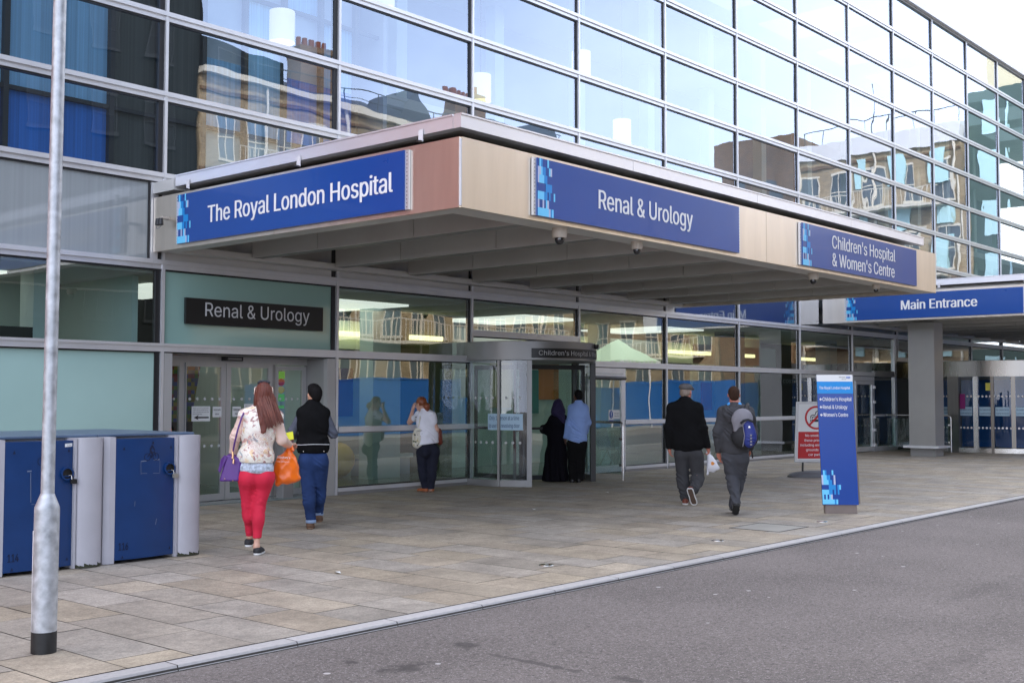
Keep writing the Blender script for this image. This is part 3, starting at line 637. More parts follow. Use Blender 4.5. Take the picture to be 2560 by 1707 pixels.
def dpost(a, w, d, m):
    a = R(a); c, s = math.cos(a), math.sin(a); P = [(DC[0]+(DR+u)*c-v*s, DC[1]+(DR+u)*s+v*c) for (u, v) in ((-d, -w/2), (d, -w/2), (d, w/2), (-d, w/2))]
    MB().prism(P, 0, 2.27, m).build('door_post', mdo)
for a, w, d in ((160, .14, .06), (170, .36, .09), (180.5, .14, .05), (188, .09, .06), (197, .12, .05), (209, .12, .06), (225, .14, .06), (250, .14, .06)): dpost(a, w, d, steel_b if a == 180.5 else steel_dk)
b = MB()
def dcurve(a0, r, z0): return lambda s, h: (DC[0]+r*math.cos(a0+s/r), DC[1]+r*math.sin(a0+s/r), z0+h)
for z in (1.68, .74):
    for i in range(44):
        a = R(152+i*1.75); r = DR+.006; c = (DC[0]+r*math.cos(a), DC[1]+r*math.sin(a)); e = (-math.sin(a), math.cos(a))
        b.poly([(c[0]+e[0]*.033*math.cos(t), c[1]+e[1]*.033*math.cos(t), z+.033*math.sin(t)) for t in [2*math.pi*k/8 for k in range(8)]], letw)
for a0 in (162, 172.5, 182, 189.2, 198):
    b.lathe([(DR+.005, 1.1), (DR+.005, 1.36)], (*DC, 0), ban, 6, R(a0), R(a0+6.2))
    text(b, 'Only 4 people at one time', (0, 0, 0), (1, 0, 0), (0, 0, 1), .36, .05, bt, .01, curve=dcurve(R(a0+.2), DR+.01, 1.26)); text(b, 'to use the revolving door', (0, 0, 0), (1, 0, 0), (0, 0, 1), .36, .05, bt, .01, curve=dcurve(R(a0+.2), DR+.01, 1.15))
b.build('glass_banner', mdo)
b = MB(); b.lathe([(DR+.008, 1.85), (DR+.008, 2.08)], (*DC, 0), mat('yellow notice', srgb(225, 215, 90), .5), 3, R(185), R(187.3)); b.lathe([(DR+.008, 1.3), (DR+.008, 1.75)], (*DC, 0), mat('magenta notice', srgb(150, 50, 120), .5), 3, R(172.4), R(175.4)); b.build('door_sticker', mdo)
# ------------------------------------------------------------------ interior behind the glass
iw = mat('interior white wall', srgb(220, 232, 226), .7, 0, .05, 1); mint = mat('interior mint wall', srgb(206, 226, 221), .6, 0, .05, 1)
ig = mat('interior olive wall', srgb(74, 84, 44), .7, 0, .1, 2); idk = mat('interior dark wall', srgb(24, 27, 28), .7, 0, .15, 2); ifl = mat('interior floor', srgb(140, 150, 146), .18, 0, .1, 1)
icl = mat('interior ceiling', srgb(215, 220, 216), .8); lampm = mat('fluorescent tube', (1, .86, .42), .5, emit=.9); ltc = mat('light grey interior', srgb(168, 182, 192), .7, 0, .06, .7)
curt = mat('dark grey curtain', srgb(84, 86, 82), .9, 0, .35, 1, stretch=(26, 1, .1)); blind = mat('slate blue blind', srgb(150, 200, 236), .8, 0, .22, 1, stretch=(30, 1, .12)); blue = mat('deep blue blind', srgb(62, 128, 216), .8, 0, .25, 1, stretch=(30, 1, .12))
b = MB(); b.box(-6, 66, 15.06, 24, -.09, .012, ifl).build('interior_floor', hb)
def ipart(name, x0, x1, y0, y1, z0, z1, m): return MB().box(x0, x1, y0, y1, z0, z1, m).build(name, hb)
ipart('ceiling', -6, 66, 15.10, 23.9, 3.44, 3.60, icl)
ipart('interior_wall', -6, 9.2, 18.0, 18.2, 0, 3.44, iw); ipart('interior_wall', 12.8, 34, 20.0, 20.2, 0, 3.44, iw); ipart('interior_wall', 34, 66, 19.0, 19.2, 0, 3.44, idk)
ipart('interior_wall', 9.2, 12.8, 18.9, 19.1, 0, 3.44, idk)
ipart('interior_wall', 9.33, 9.43, 15.62, 18, 0, 3.44, iw)
ipart('interior_column', 8.0, 8.35, 16.0, 16.4, 0, 3.44, iw); ipart('interior_desk', 4, 8.0, 16.0, 17.2, 0, 2.62, mat('interior charcoal', srgb(46, 50, 48), .7))
ipart('interior_wall', 12.60, 12.74, 15.62, 19, 0, 3.44, iw)
ipart('interior_column', 15.6, 16.35, 17.2, 17.6, 0, 3.44, mint); ipart('interior_partition', 17.0, 18.8, 18.1, 18.2, 0, 3.44, ig); ipart('interior_partition', 13.6, 14.6, 18.0, 18.1, 0, 3.0, mat('display board', srgb(58, 58, 40), .7, 0, .5, 40))
ipart('interior_column', 27.9, 28.5, 16.2, 16.8, 0, 3.44, mat('column grey', srgb(118, 126, 124), .6)); ipart('interior_column', 22.9, 23.3, 17, 17.4, 0, 3.44, mint); ipart('interior_column', 34.6, 35.1, 16.6, 17.1, 0, 3.44, ltc)
ipart('interior_partition', 18.9, 24, 18.6, 18.7, 0, 2.3, mint); ipart('interior_partition', 29, 33, 18.2, 18.3, 0, 3.44, mint); ipart('interior_bulkhead', 13, 34, 18.2, 18.5, 2.62, 3.2, iw)
for (x0, x1) in ((15.3, 16.67), (17.45, 18.4), (21.4, 22.6), (23.4, 24.6), (27.4, 29.7), (31.0, 32.3), (35.2, 37.0), (13.0, 13.9)):
    MB().box(x0, x1, 18.0, 18.1, 2.87, 2.97, lampm).build('strip_or_fill_light', hb)
for (x0, x1) in ((5.5, 7.5), (10.4, 11.2), (14, 15.5), (19.6, 21), (25, 26.4)):
    MB().box(x0-.3, x1+.3, 16.4, 19.0, 3.40, 3.438, mat('ceiling fill glow', (1, .97, .9), .5, emit=.42)).build('strip_or_fill_light', hb)  # added glow panels that brighten the rooms; only the strips above are lamps
# mural behind the sliding doors
def mosaic_mat():
    M = bpy.data.materials.new('pixel mural'); M.use_nodes = True; n = M.node_tree; bb = n.nodes['Principled BSDF']; N = n.nodes.new; K = n.links.new
    t = N('ShaderNodeTexCoord'); s = N('ShaderNodeVectorMath'); s.operation = 'SNAP'; s.inputs[1].default_value = (.07, 9, .07); K(t.outputs['Object'], s.inputs[0])
    w = N('ShaderNodeTexWhiteNoise'); K(s.outputs[0], w.inputs['Vector'])
    r = N('ShaderNodeValToRGB'); r.color_ramp.interpolation = 'CONSTANT'; e = r.color_ramp.elements; e[0].color = (*srgb(60, 70, 110), 1); e[1].position = .2; e[1].color = (*srgb(30, 60, 130), 1)
    for p, c in ((.4, (120, 40, 40)), (.6, (130, 120, 40)), (.8, (70, 110, 50))): q = e.new(p); q.color = (*srgb(*c), 1)
    K(w.outputs['Value'], r.inputs[0]); K(r.outputs[0], bb.inputs['Base Color']); return M
MB().extr([(10.75, 17.6, 2.3), (10.95, 17.6, 1.2), (11.7, 17.6, 1.2), (11.9, 17.6, 2.3)], (0, .04, 0), mosaic_mat()).build('interior_mural', hb)
MB().extr([(10.2, 17.7, .2), (11.7, 17.7, .2), (10.9, 17.7, 2.35), (10.2, 17.7, 2.35)], (0, .04, 0), mat('lime green board', srgb(110, 180, 40), .6, emit=.06)).build('interior_partition', hb)  # board given a faint glow so it shows in the dark lobby
# upper floors: set-back inner facade with blinds, then a pale atrium wall
rr = random.Random(3)
fr = MB(); zz = [3.62, 4.9, 6.1, 7.3, 8.5, 9.75, 11, 12.2, 13.5, 14.7]
IY = 16.35
k0 = 0
blinds = {'b': MB(), 'l': MB(), 'd': MB(), 'w': MB(), 'g': MB()}
for i in range(-2, 26):
    x0 = 6.85+i*.83; 
    for j in range(1, len(zz)-1):
        z0, z1 = zz[j], zz[j+1]
        if x0 > 14.2 and not j in (0,): continue
        far = x0 > 10.3
        if x0 < 9.2: key = 'b' if j == 1 else 'l'
        elif x0 < 10.3: key = 'd'
        elif j == 1: key = rr.choice(['w', 'g', 'w'])
        elif j == 2: key = 'l' if x0 < 11.5 else rr.choice(['b', 'g', 'l'])
        else: key = rr.choice(['l', 'l', 'g'])
        mm = dict(b=blue, l=blind, d=curt, w=iw, g=ltc)[key]
        blinds[key].poly([(x0+.03, IY+.05, z0), (x0+.80, IY+.05, z0), (x0+.80, IY+.05, z1), (x0+.03, IY+.05, z1)], mm)
    if x0 < 15:
        fr.box(x0-.04, x0+.04, IY-.05, IY+.08, 4.9, 14.6, darkg)
for z in (6.1, 8.5, 11, 13.5): fr.box(5.2, 14.9, IY-.03, IY+.04, z-.03, z+.03, darkg)
fr.build('inner_frame', hb)
for k, nm in (('b', 'blue_blind'), ('l', 'slate_blind'), ('d', 'grey_curtain'), ('w', 'inner_wall_panel'), ('g', 'inner_grey_panel')): blinds[k].build(nm, hb)
ipart('floor_slab', -6, 66, 15.3, 24, 4.72, 4.84, icl)
ipart('atrium_wall', 14.9, 66, 21.5, 21.7, 4.84, 14.6, ltc); ipart('atrium_roof', -6, 66, 15.2, 24, 14.6, 14.68, iw)
for i in range(14): ipart('atrium_column', 15.6+i*3.6, 15.95+i*3.6, 20.4, 20.75, 4.84, 14.6, iw)
for i in range(10): ipart('roof_light', 18+i*4.4, 20.4+i*4.4, 16.2, 19.6, 14.55, 14.598, mat('skylight panel', srgb(215, 240, 245), .5, emit=.12))
for z in (8.4, 12.1): ipart('gallery_slab', 14.9, 66, 19.6, 21.5, z, z+.25, icl)
ipart('gallery_wall', 14.9, 15.0, 16.2, 21.5, 4.84, 14.6, ltc)

ipart('sun_blocker', 4.95, 66, 24.05, 44, 0, 16.5, mat('sun blocker grey', srgb(150, 154, 158), .6))  # unseen mass added behind the glass to keep the sun off the forecourt
# hanging lamps in the atrium (lit)
shade = mat('lit lamp shade', (1, .92, .66), .5, emit=.20); shade_b = mat('lit lamp core', (1, .92, .55), .5, emit=.6)
for (px, pz, lb) in ((12.19, 7.95, 'large glowing drum pendant lamp behind upper glass, leftmost of the lamps'), (14.52, 9.15, 'glowing drum pendant lamp cut by the top edge of the photo'),
                     (17.21, 7.92, 'glowing drum pendant lamp just above the front corner of the canopy'), (20.57, 9.16, 'glowing drum pendant lamp half hidden by a mullion over the sign'), (22.14, 7.89, 'glowing drum pendant lamp behind glass above the Renal and Urology fascia sign')):
    pl = thing('pendant_lamp', lb, 'pendant lamp', (px, 15.8, pz-.28), group='drum pendant lamps in the atrium')
    MB().lathe([(.215, .0), (.215, .54)], (px, 15.8, pz-.28), shade, 24).build('lamp_shade', pl, smooth=True)
    MB().lathe([(0, .03), (.185, .03), (.185, .0), (.0, .0)], (px, 15.8, pz-.28), shade_b, 20).build('lamp_diffuser', pl)
    MB().box(px+.24, px+.27, 15.78, 15.82, pz-.1, pz+.30, white_m).build('side_fin', pl)
    MB().tube([(px, 15.8, pz+.2), (px, 15.8, 14.58)], .012, darkg, 6).build('cord', pl)
# window mobile in the entrance sidelight
mo = thing('hanging_mobile', 'string of green squares and red and yellow balls in the entrance sidelight', 'mobile', (12.2, 15.75, 1.3))
grn = mat('lime paper', srgb(120, 205, 70), .6, emit=.12); rdp = mat('red paper ball', srgb(190, 60, 45), .6, emit=.08); ylp = mat('yellow paper ball', srgb(215, 190, 50), .6, emit=.08)  # papers given a slight glow of their own, though no lamps
X = 12.22
for z in (2.0, 1.62): MB().box(X-.06, X+.06, 15.74, 15.78, z-.06, z+.06, grn).build('paper_square', mo)
MB().box(X-.055, X+.055, 15.74, 15.78, 1.44, 1.49, grn).build('paper_square', mo)
def ball(mb, c, r, m, n=16, k=10): return mb.lathe([(r*math.sin(math.pi*i/k), -r*math.cos(math.pi*i/k)) for i in range(k+1)], c, m, n)
ball(MB(), (X, 15.76, 1.88), .062, rdp).build('paper_ball', mo, smooth=True); ball(MB(), (X, 15.76, 1.75), .062, ylp).build('paper_ball', mo, smooth=True)
MB().tube([(X, 15.76, 1.4), (X, 15.76, 2.12)], .004, ink, 5).build('string', mo)
# dotted light figures inside the doors
dm = MB(); rr = random.Random(5)
cols = [mat('led '+n_, c, .5, emit=.9) for n_, c in (('red', srgb(230, 50, 60)), ('yellow', srgb(230, 220, 60)), ('magenta', srgb(220, 60, 160)), ('violet', srgb(130, 70, 200)))]
lf = thing('light_figure', 'tall rounded figure covered in coloured light dots behind entrance sidelight', 'light figure', (9.93, 16.3, 0))
for j in range(26):
    z = 1.2+j*.03; rad = .10*(.75+.35*math.sin(j*.55))
    for i in range(-3, 4):
        if abs(i)/3.5 < 1: dm.box(10.05+i*rad/3.5-.009, 10.05+i*rad/3.5+.009, 16.29, 16.3, z-.009, z+.009, cols[(j//3+abs(i)) % 4 if rr.random() < .7 else rr.randrange(4)])
dm.build('light_dots', lf)
MB().lathe([(.12, 0), (.12, 1.1), (.09, 1.95), (.03, 2.0)], (10.05, 16.45, 0), mat('figure core', (.05, .03, .05), .6), 14).build('figure_body', lf, smooth=True)
lf = thing('light_figure', 'pink dotted light cone on a wooden foot behind the left door leaf', 'light figure', (10.6, 16.4, 0)); dm = MB()
for j in range(20):
    z = 1.0+j*.027; rad = .105*(1-(j/21)**1.6)
    for i in range(-4, 5):
        if abs(i)/4 <= 1: dm.box(10.42+i*rad/4-.008, 10.42+i*rad/4+.008, 16.38, 16.39, z-.008, z+.008, cols[2 if (i+j) % 2 else 0])
dm.build('light_dots', lf); MB().lathe([(.11, 0), (.11, .98), (.0, .98)], (10.42, 16.52, 0), mat('wood foot', srgb(130, 80, 40), .5), 14).build('figure_foot', lf)
# play balls and bench behind the big pane
ball(MB(), (14.9, 18.6, .42), .42, mat('red vinyl ball', srgb(190, 60, 55), .4), 20, 12).build('seat_ball', None, smooth=True)
prop(bpy.data.objects['seat_ball'], 'large red ball seat inside behind the ground floor glass', 'ball seat')
ball(MB(), (15.55, 18.2, .36), .36, mat('yellow vinyl ball', srgb(205, 175, 45), .4), 20, 12).build('seat_ball', None, smooth=True)
prop(bpy.data.objects['seat_ball.001'], 'yellow ball seat beside a white bench behind the ground floor glass', 'ball seat')
bn = thing('indoor_bench', 'low white bench standing inside behind the ground floor glass', 'bench', (16.6, 18, 0))
MB().box(16.0, 17.4, 17.9, 18.4, .36, .44, iw).build('seat', bn); MB().box(16.05, 17.35, 17.95, 18.35, .012, .36, ltc).build('base', bn)
# waiting chairs (seen through the glass right of the side door)
for i, (cx, lb) in enumerate(((22.0, 'metal mesh waiting chair inside, just right of the glazed side door'), (27.0, 'metal mesh waiting chair inside, behind the man with the backpack'), (28.2, 'metal mesh waiting chair inside, left of the no smoking stand'))):
    ch = thing('waiting_chair', lb, 'chair', (cx, 16.0, 0), group='waiting chairs behind the glass')
    MB().extr([(cx-.25, 15.75, .44), (cx+.25, 15.75, .44), (cx+.25, 16.2, .40), (cx-.25, 16.2, .40)], (0, 0, .03), ltc).build('seat', ch)
    MB().extr([(cx-.25, 16.2, .42), (cx+.25, 16.2, .42), (cx+.25, 16.36, .92), (cx-.25, 16.36, .92)], (0, .025, 0), ltc).build('backrest', ch)
    for sx in (-.2, .2): MB().tube([(cx+sx, 15.8, .01), (cx+sx, 16.0, .42), (cx+sx, 16.25, .01)], .014, steel_b, 8).build('leg', ch)
fs = MB(); fs.box(34.35, 36.1, 17.3, 17.34, 2.45, 2.75, mint); text(fs, 'Food', (35.2, 17.29, 2.53), (1, 0, 0), (0, 0, 1), .62, .17, ink, .01, 0, 'L')
prop(fs.build('food_sign'), 'pale hanging sign reading Food inside the building', 'sign')
fs = MB(); fs.box(31.9, 33.0, 16.9, 16.94, 2.02, 2.24, darkg); text(fs, 'COSTA', (32.0, 16.89, 2.08), (1, 0, 0), (0, 0, 1), .85, .10, letw, .01)
prop(fs.build('cafe_sign'), 'dark cafe sign reading COSTA behind the glass by the blue totem', 'sign')

# ------------------------------------------------------------------ canopies
def canopy(label, X0, X1, Y0, fin_step, joints_y, joints_x, gut_end):
    cn = thing('entrance_canopy', label, 'canopy', (X0, FY, 3.73)); Z0, Z1 = 3.73, 4.52
    ys = [Y0]+joints_y+[FY-.06]; 
    for a, c in zip(ys[:-1], ys[1:]): MB().box(X0, X0+.05, a+.004+(.02 if a == Y0 else 0), c-.004, Z0, Z1, steel).build('fascia_panel', cn)
    xs = [X0]+joints_x+[X1]
    for a, c in zip(xs[:-1], xs[1:]): MB().box(a+.004+(.02 if a == X0 else 0), c-.004, Y0, Y0+.05, Z0, Z1, steel).build('fascia_panel', cn)
    MB().box(X1-.05, X1, Y0+.052, FY-.06, Z0, Z1, steel).build('fascia_panel', cn)
    MB().box(X0+.004, X0+.03, Y0+.004, Y0+.03, Z0+.02, Z1-.02, white_m).build('corner_trim', cn)
    # underside: flat lip round the edge, then deep fins with recesses
    b = MB(); b.box(X0+.05, X0+.30, Y0+.05, FY-.06, Z0+.006, Z0+.03, soff); b.box(X0+.30, X1-.05, Y0+.05, Y0+.40, Z0+.006, Z0+.03, soff); b.box(X0+.3, X1-.05, FY-.30, FY-.06, Z0+.006, Z0+.10, soff); b.build('soffit_lip', cn)
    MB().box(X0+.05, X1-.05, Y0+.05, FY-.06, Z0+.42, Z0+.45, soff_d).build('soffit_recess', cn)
    x = X0+.32+fin_step*.75
    while x < X1-.3:
        b = MB(); seg = [Y0+.40, Y0+2.35, Y0+4.35, FY-.305]
        for a, c in zip(seg[:-1], seg[1:]):
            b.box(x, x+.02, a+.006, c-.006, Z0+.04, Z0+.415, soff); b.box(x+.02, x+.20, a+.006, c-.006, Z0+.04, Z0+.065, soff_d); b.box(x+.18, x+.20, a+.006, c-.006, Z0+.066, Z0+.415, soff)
        b.build('soffit_beam', cn); x += fin_step
    # upper slab, glazed clerestory gap and white roof edge
    MB().box(X0+.35, X1-.1, Y0+.35, FY-.02, Z0+.46, Z1+.10, soff).build('upper_deck', cn)
    MB().box(X0+.1, X1-.55, Y0+.1, FY-.09, Z1+.14, Z1+.17, soff).build('roof_deck', cn)
    ge = X1-.6
    b = MB(); b.box(X0, X0+.12, Y0+.12, gut_end, Z1+.105, Z1+.245, edge_w); b.box(X0-.012, X0+.12, Y0+.12, gut_end, Z1+.247, Z1+.265, edge_w); b.build('roof_edge', cn)
    x = X0
    while x < ge:
        x2 = min(x+3.32, ge); b = MB(); b.box(x+.003, x2-.003, Y0, Y0+.117, Z1+.105, Z1+.245, edge_w); b.box(x+.003, x2-.003, Y0-.012, Y0+.117, Z1+.247, Z1+.265, edge_w); b.build('roof_edge', cn); x = x2
    x = X0+2
    while x < ge-1:
        MB().box(x, x+.35, Y0+.33, Y0+.36, Z1+.005, Z1+.1, black).build('vent_slot', cn); x += 2.05
    if gut_end < FY-.2: MB().box(X0-.015, X0+.25, gut_end+.02, FY-.06, Z1+.06, Z1+.22, soff).build('gutter_box', cn)
    for y in (14.05, 11.6, 9.4):
        b = MB(); b.box(X0-.022, X0-.013, y-.035, y+.035, Z1+.02, Z1+.16, white_m); b.box(X0-.07, X0-.022, y-.03, y+.03, Z1+.02, Z1+.03, darkg); b.build('fixing_bracket', cn)
    return cn
canopy('broad satin steel canopy over the renal and revolving door entrances', 9.25, 23.1, 8.79, 1.66, [12.11], [16.16], 14.39)
canopy('satin steel canopy over the main entrance, farther of the two canopies', 30.7, 52, 8.85, 1.66, [12.11], [37.5, 44], 14.9)
# main canopy column
cl = thing('canopy_column', 'square grey metal column with flared foot under the main entrance canopy', 'column', (32.4, 12.7, 0))
MB().box(32.05, 32.70, 12.28, 13.02, .30, 3.735, mat('column cladding', (.34, .33, .31), .38, .4, .06, 1.5)).build('shaft', cl)
b = MB(); b.box(31.92, 32.83, 12.15, 13.15, .235, .298, alu); b.build('collar', cl); MB().box(32.07, 32.68, 12.3, 13.0, 0, .233, alu_d).build('foot', cl)

# ------------------------------------------------------------------ fascia signs
def wallsign(name, label, o, xd, w, h, lines, bold=.034, seam=None):
    """o = lower left corner of the board face; board stands 5 cm off the fascia"""
    o = Vector(o); xd = Vector(xd); ud = Vector((0, 0, 1)); nn = xd.cross(ud)
    t = thing(name, label, 'sign', tuple(o))
    b = MB(); b.extr([o-nn*.045, o+xd*w-nn*.045, o+xd*w+ud*h-nn*.045, o+ud*h-nn*.045], nn*.045, signblue)
    b.build('sign_board', t, local=False)
    c = MB(); pixels(c, o, xd, ud, .0300, h/7, .003); c.build('pixel_pattern', t)
    l = MB()
    for (s, u, v, tw, cap) in lines: text(l, s, o+xd*u+ud*v, xd, ud, tw, cap, letw, bold, .004)
    l.build('lettering', t)
    for u in (-.06, w):
        e = MB(); e.extr([o+xd*u-nn*.046, o+xd*(u+.06)-nn*.046, o+xd*(u+.06)+ud*h-nn*.046, o+xd*u+ud*h-nn*.046], nn*.028, alu)
        for k in range(int(h/.045)): p = o+xd*(u+.03)+ud*(.03+k*.045)-nn*.0175; e.poly([p-xd*.006-ud*.006, p+xd*.006-ud*.006, p+xd*.006+ud*.006, p-xd*.006+ud*.006], gasket)
        e.build('edge_channel', t)
    if seam:
        e = MB(); p = o+xd*seam+nn*.0015; e.poly([p, p+xd*.004, p+xd*.004+ud*h, p+ud*h], c_nv); e.build('seam', t)
wallsign('fascia_sign', 'blue sign reading The Royal London Hospital on the left fascia', (9.20, 14.25, 3.785), (0, -1, 0), 4.61, .69, [('The Royal London Hospital', .74, .228, 3.69, .232)])
wallsign('fascia_sign', 'blue fascia sign reading Renal & Urology in white', (10.52, 8.735, 3.785), (1, 0, 0), 4.71, .69, [('Renal & Urology', 1.20, .23, 2.22, .24)], seam=2.33)
wallsign('fascia_sign', "blue two line sign reading Children's Hospital & Women's Centre", (17.26, 8.735, 3.785), (1, 0, 0), 4.72, .69, [("Children's Hospital", 1.06, .375, 2.64, .22), ("& Women's Centre", 1.06, .075, 2.6, .22)])
wallsign('fascia_sign', 'blue sign reading Main Entrance on the far canopy', (30.65, 14.2, 3.78), (0, -1, 0), 4.75, .67, [('Main Entrance', 1.57, .235, 2.04, .25)], bold=.045)
bs = thing('black_sign', 'black sign reading Renal & Urology above the sliding doors', 'sign', (9.8, 14.9, 2.72))
MB().box(9.79, 12.40, 14.90, 14.95, 2.715, 3.105, blackp).build('sign_board', bs)
b = MB()
for x in (10.2, 12.0): b.box(x, x+.05, 14.951, 14.995, 2.8, 3.0, darkg)
b.build('bracket', bs)
b = MB(); text(b, 'Renal & Urology', (10.12, 14.896, 2.845), (1, 0, 0), (0, 0, 1), 1.99, .205, letg, .003); b.build('lettering', bs)

# ------------------------------------------------------------------ cameras under and on the canopy
beige = mat('camera housing', srgb(196, 186, 172), .45)
dome = mat('smoked dome', (.01, .01, .012), .06, spec=.8)
for x, y, sc, lb in ((11.27, 9.0, 1.15, 'beige dome camera under the canopy edge, largest and leftmost of four'), (12.95, 9.0, .95, 'small beige dome camera under the Renal and Urology sign, second of four'), (18.16, 9.0, 1.05, 'beige dome camera below the left end of the two line sign'), (20.7, 9.0, .85, 'small beige dome camera farthest right under the two line sign')):
    t = thing('dome_camera', lb, 'security camera', (x, y, 3.5), group='dome cameras under the canopy edge'); sc *= .84
    c = (x, y, 3.736)
    MB().lathe([(0, 0), (.10*sc, 0), (.10*sc, -.10*sc), (.085*sc, -.125*sc), (0, -.125*sc)], c, beige, 24).build('housing', t, smooth=True)
    r = .062*sc; MB().lathe([(r, -.125*sc), (r, -.15*sc)]+[(r*math.cos(a), -.15*sc-r*math.sin(a)) for a in [math.pi/2*i/6 for i in range(1, 7)]], c, dome, 20).build('dome', t, smooth=True)
t = thing('twin_camera', 'small black twin floodlight fixed on the left fascia beside the sign', 'floodlight', (9.2, 14.56, 4.1))
MB().box(9.13, 9.25, 14.52, 14.60, 4.165, 4.20, beige).build('mount', t)
for dy in (-.075, .0): MB().lathe([(0, 0), (.03, 0), (.04, -.09), (.03, -.10), (0, -.10)], (9.10, 14.585+dy, 4.165), black, 12).build('lamp_head', t, smooth=True)
MB().tube([(9.1, 14.62, 4.06), (9.08, 14.58, 4.02), (9.08, 14.53, 4.02), (9.1, 14.49, 4.06)], .006, steel_b, 6).build('cable', t)

# ------------------------------------------------------------------ lamp post
galv = mat('galvanised steel', (.47, .485, .50), .5, .5, .34, 16, .12, 25)
lp = thing('lamp_post', 'galvanised steel lamp post with thick base and black foot band', 'lamp post', (3.708, 7.185, 0))
ax = Vector((rt.x*.005, rt.y*.005, 1))
def lpp(z): return (3.708+ax.x*z, 7.185+ax.y*z, z)
MB().tube([lpp(0), lpp(.135)], .0785, mat('black bitumen band', (.014, .014, .014), .55, 0, .6, 18), 28).build('foot_band', lp, smooth=True)
MB().tube([lpp(.135), lpp(.90), lpp(.925), lpp(1.0), lpp(1.008)], [.0775, .0775, .076, .046, .044], galv, 28).build('base', lp, smooth=True)
MB().tube([lpp(1.0), lpp(4), lpp(7.6)], [.042, .041, .036], galv, 24).build('shaft', lp, smooth=True)
MB().tube([lpp(7.6), (3.72, 6.9, 7.95), (3.72, 6.5, 8.05), (3.72, 6.0, 8.06)], .03, galv, 12).build('arm', lp, smooth=True)
b = MB(); b.extr([(3.62, 6.1, 8.02), (3.82, 6.1, 8.02), (3.85, 5.5, 8.03), (3.59, 5.5, 8.03)], (0, 0, .09), galv); b.build('lantern', lp, bevel=.02)
b = MB(); d_ = -rt; c = Vector(lpp(.45))+Vector((d_.x, d_.y, 0))*.078; b.tube([c-Vector((0, 0, .32)), c+Vector((0, 0, .32))], .008, white_m, 8); b.build('door_edge', lp)

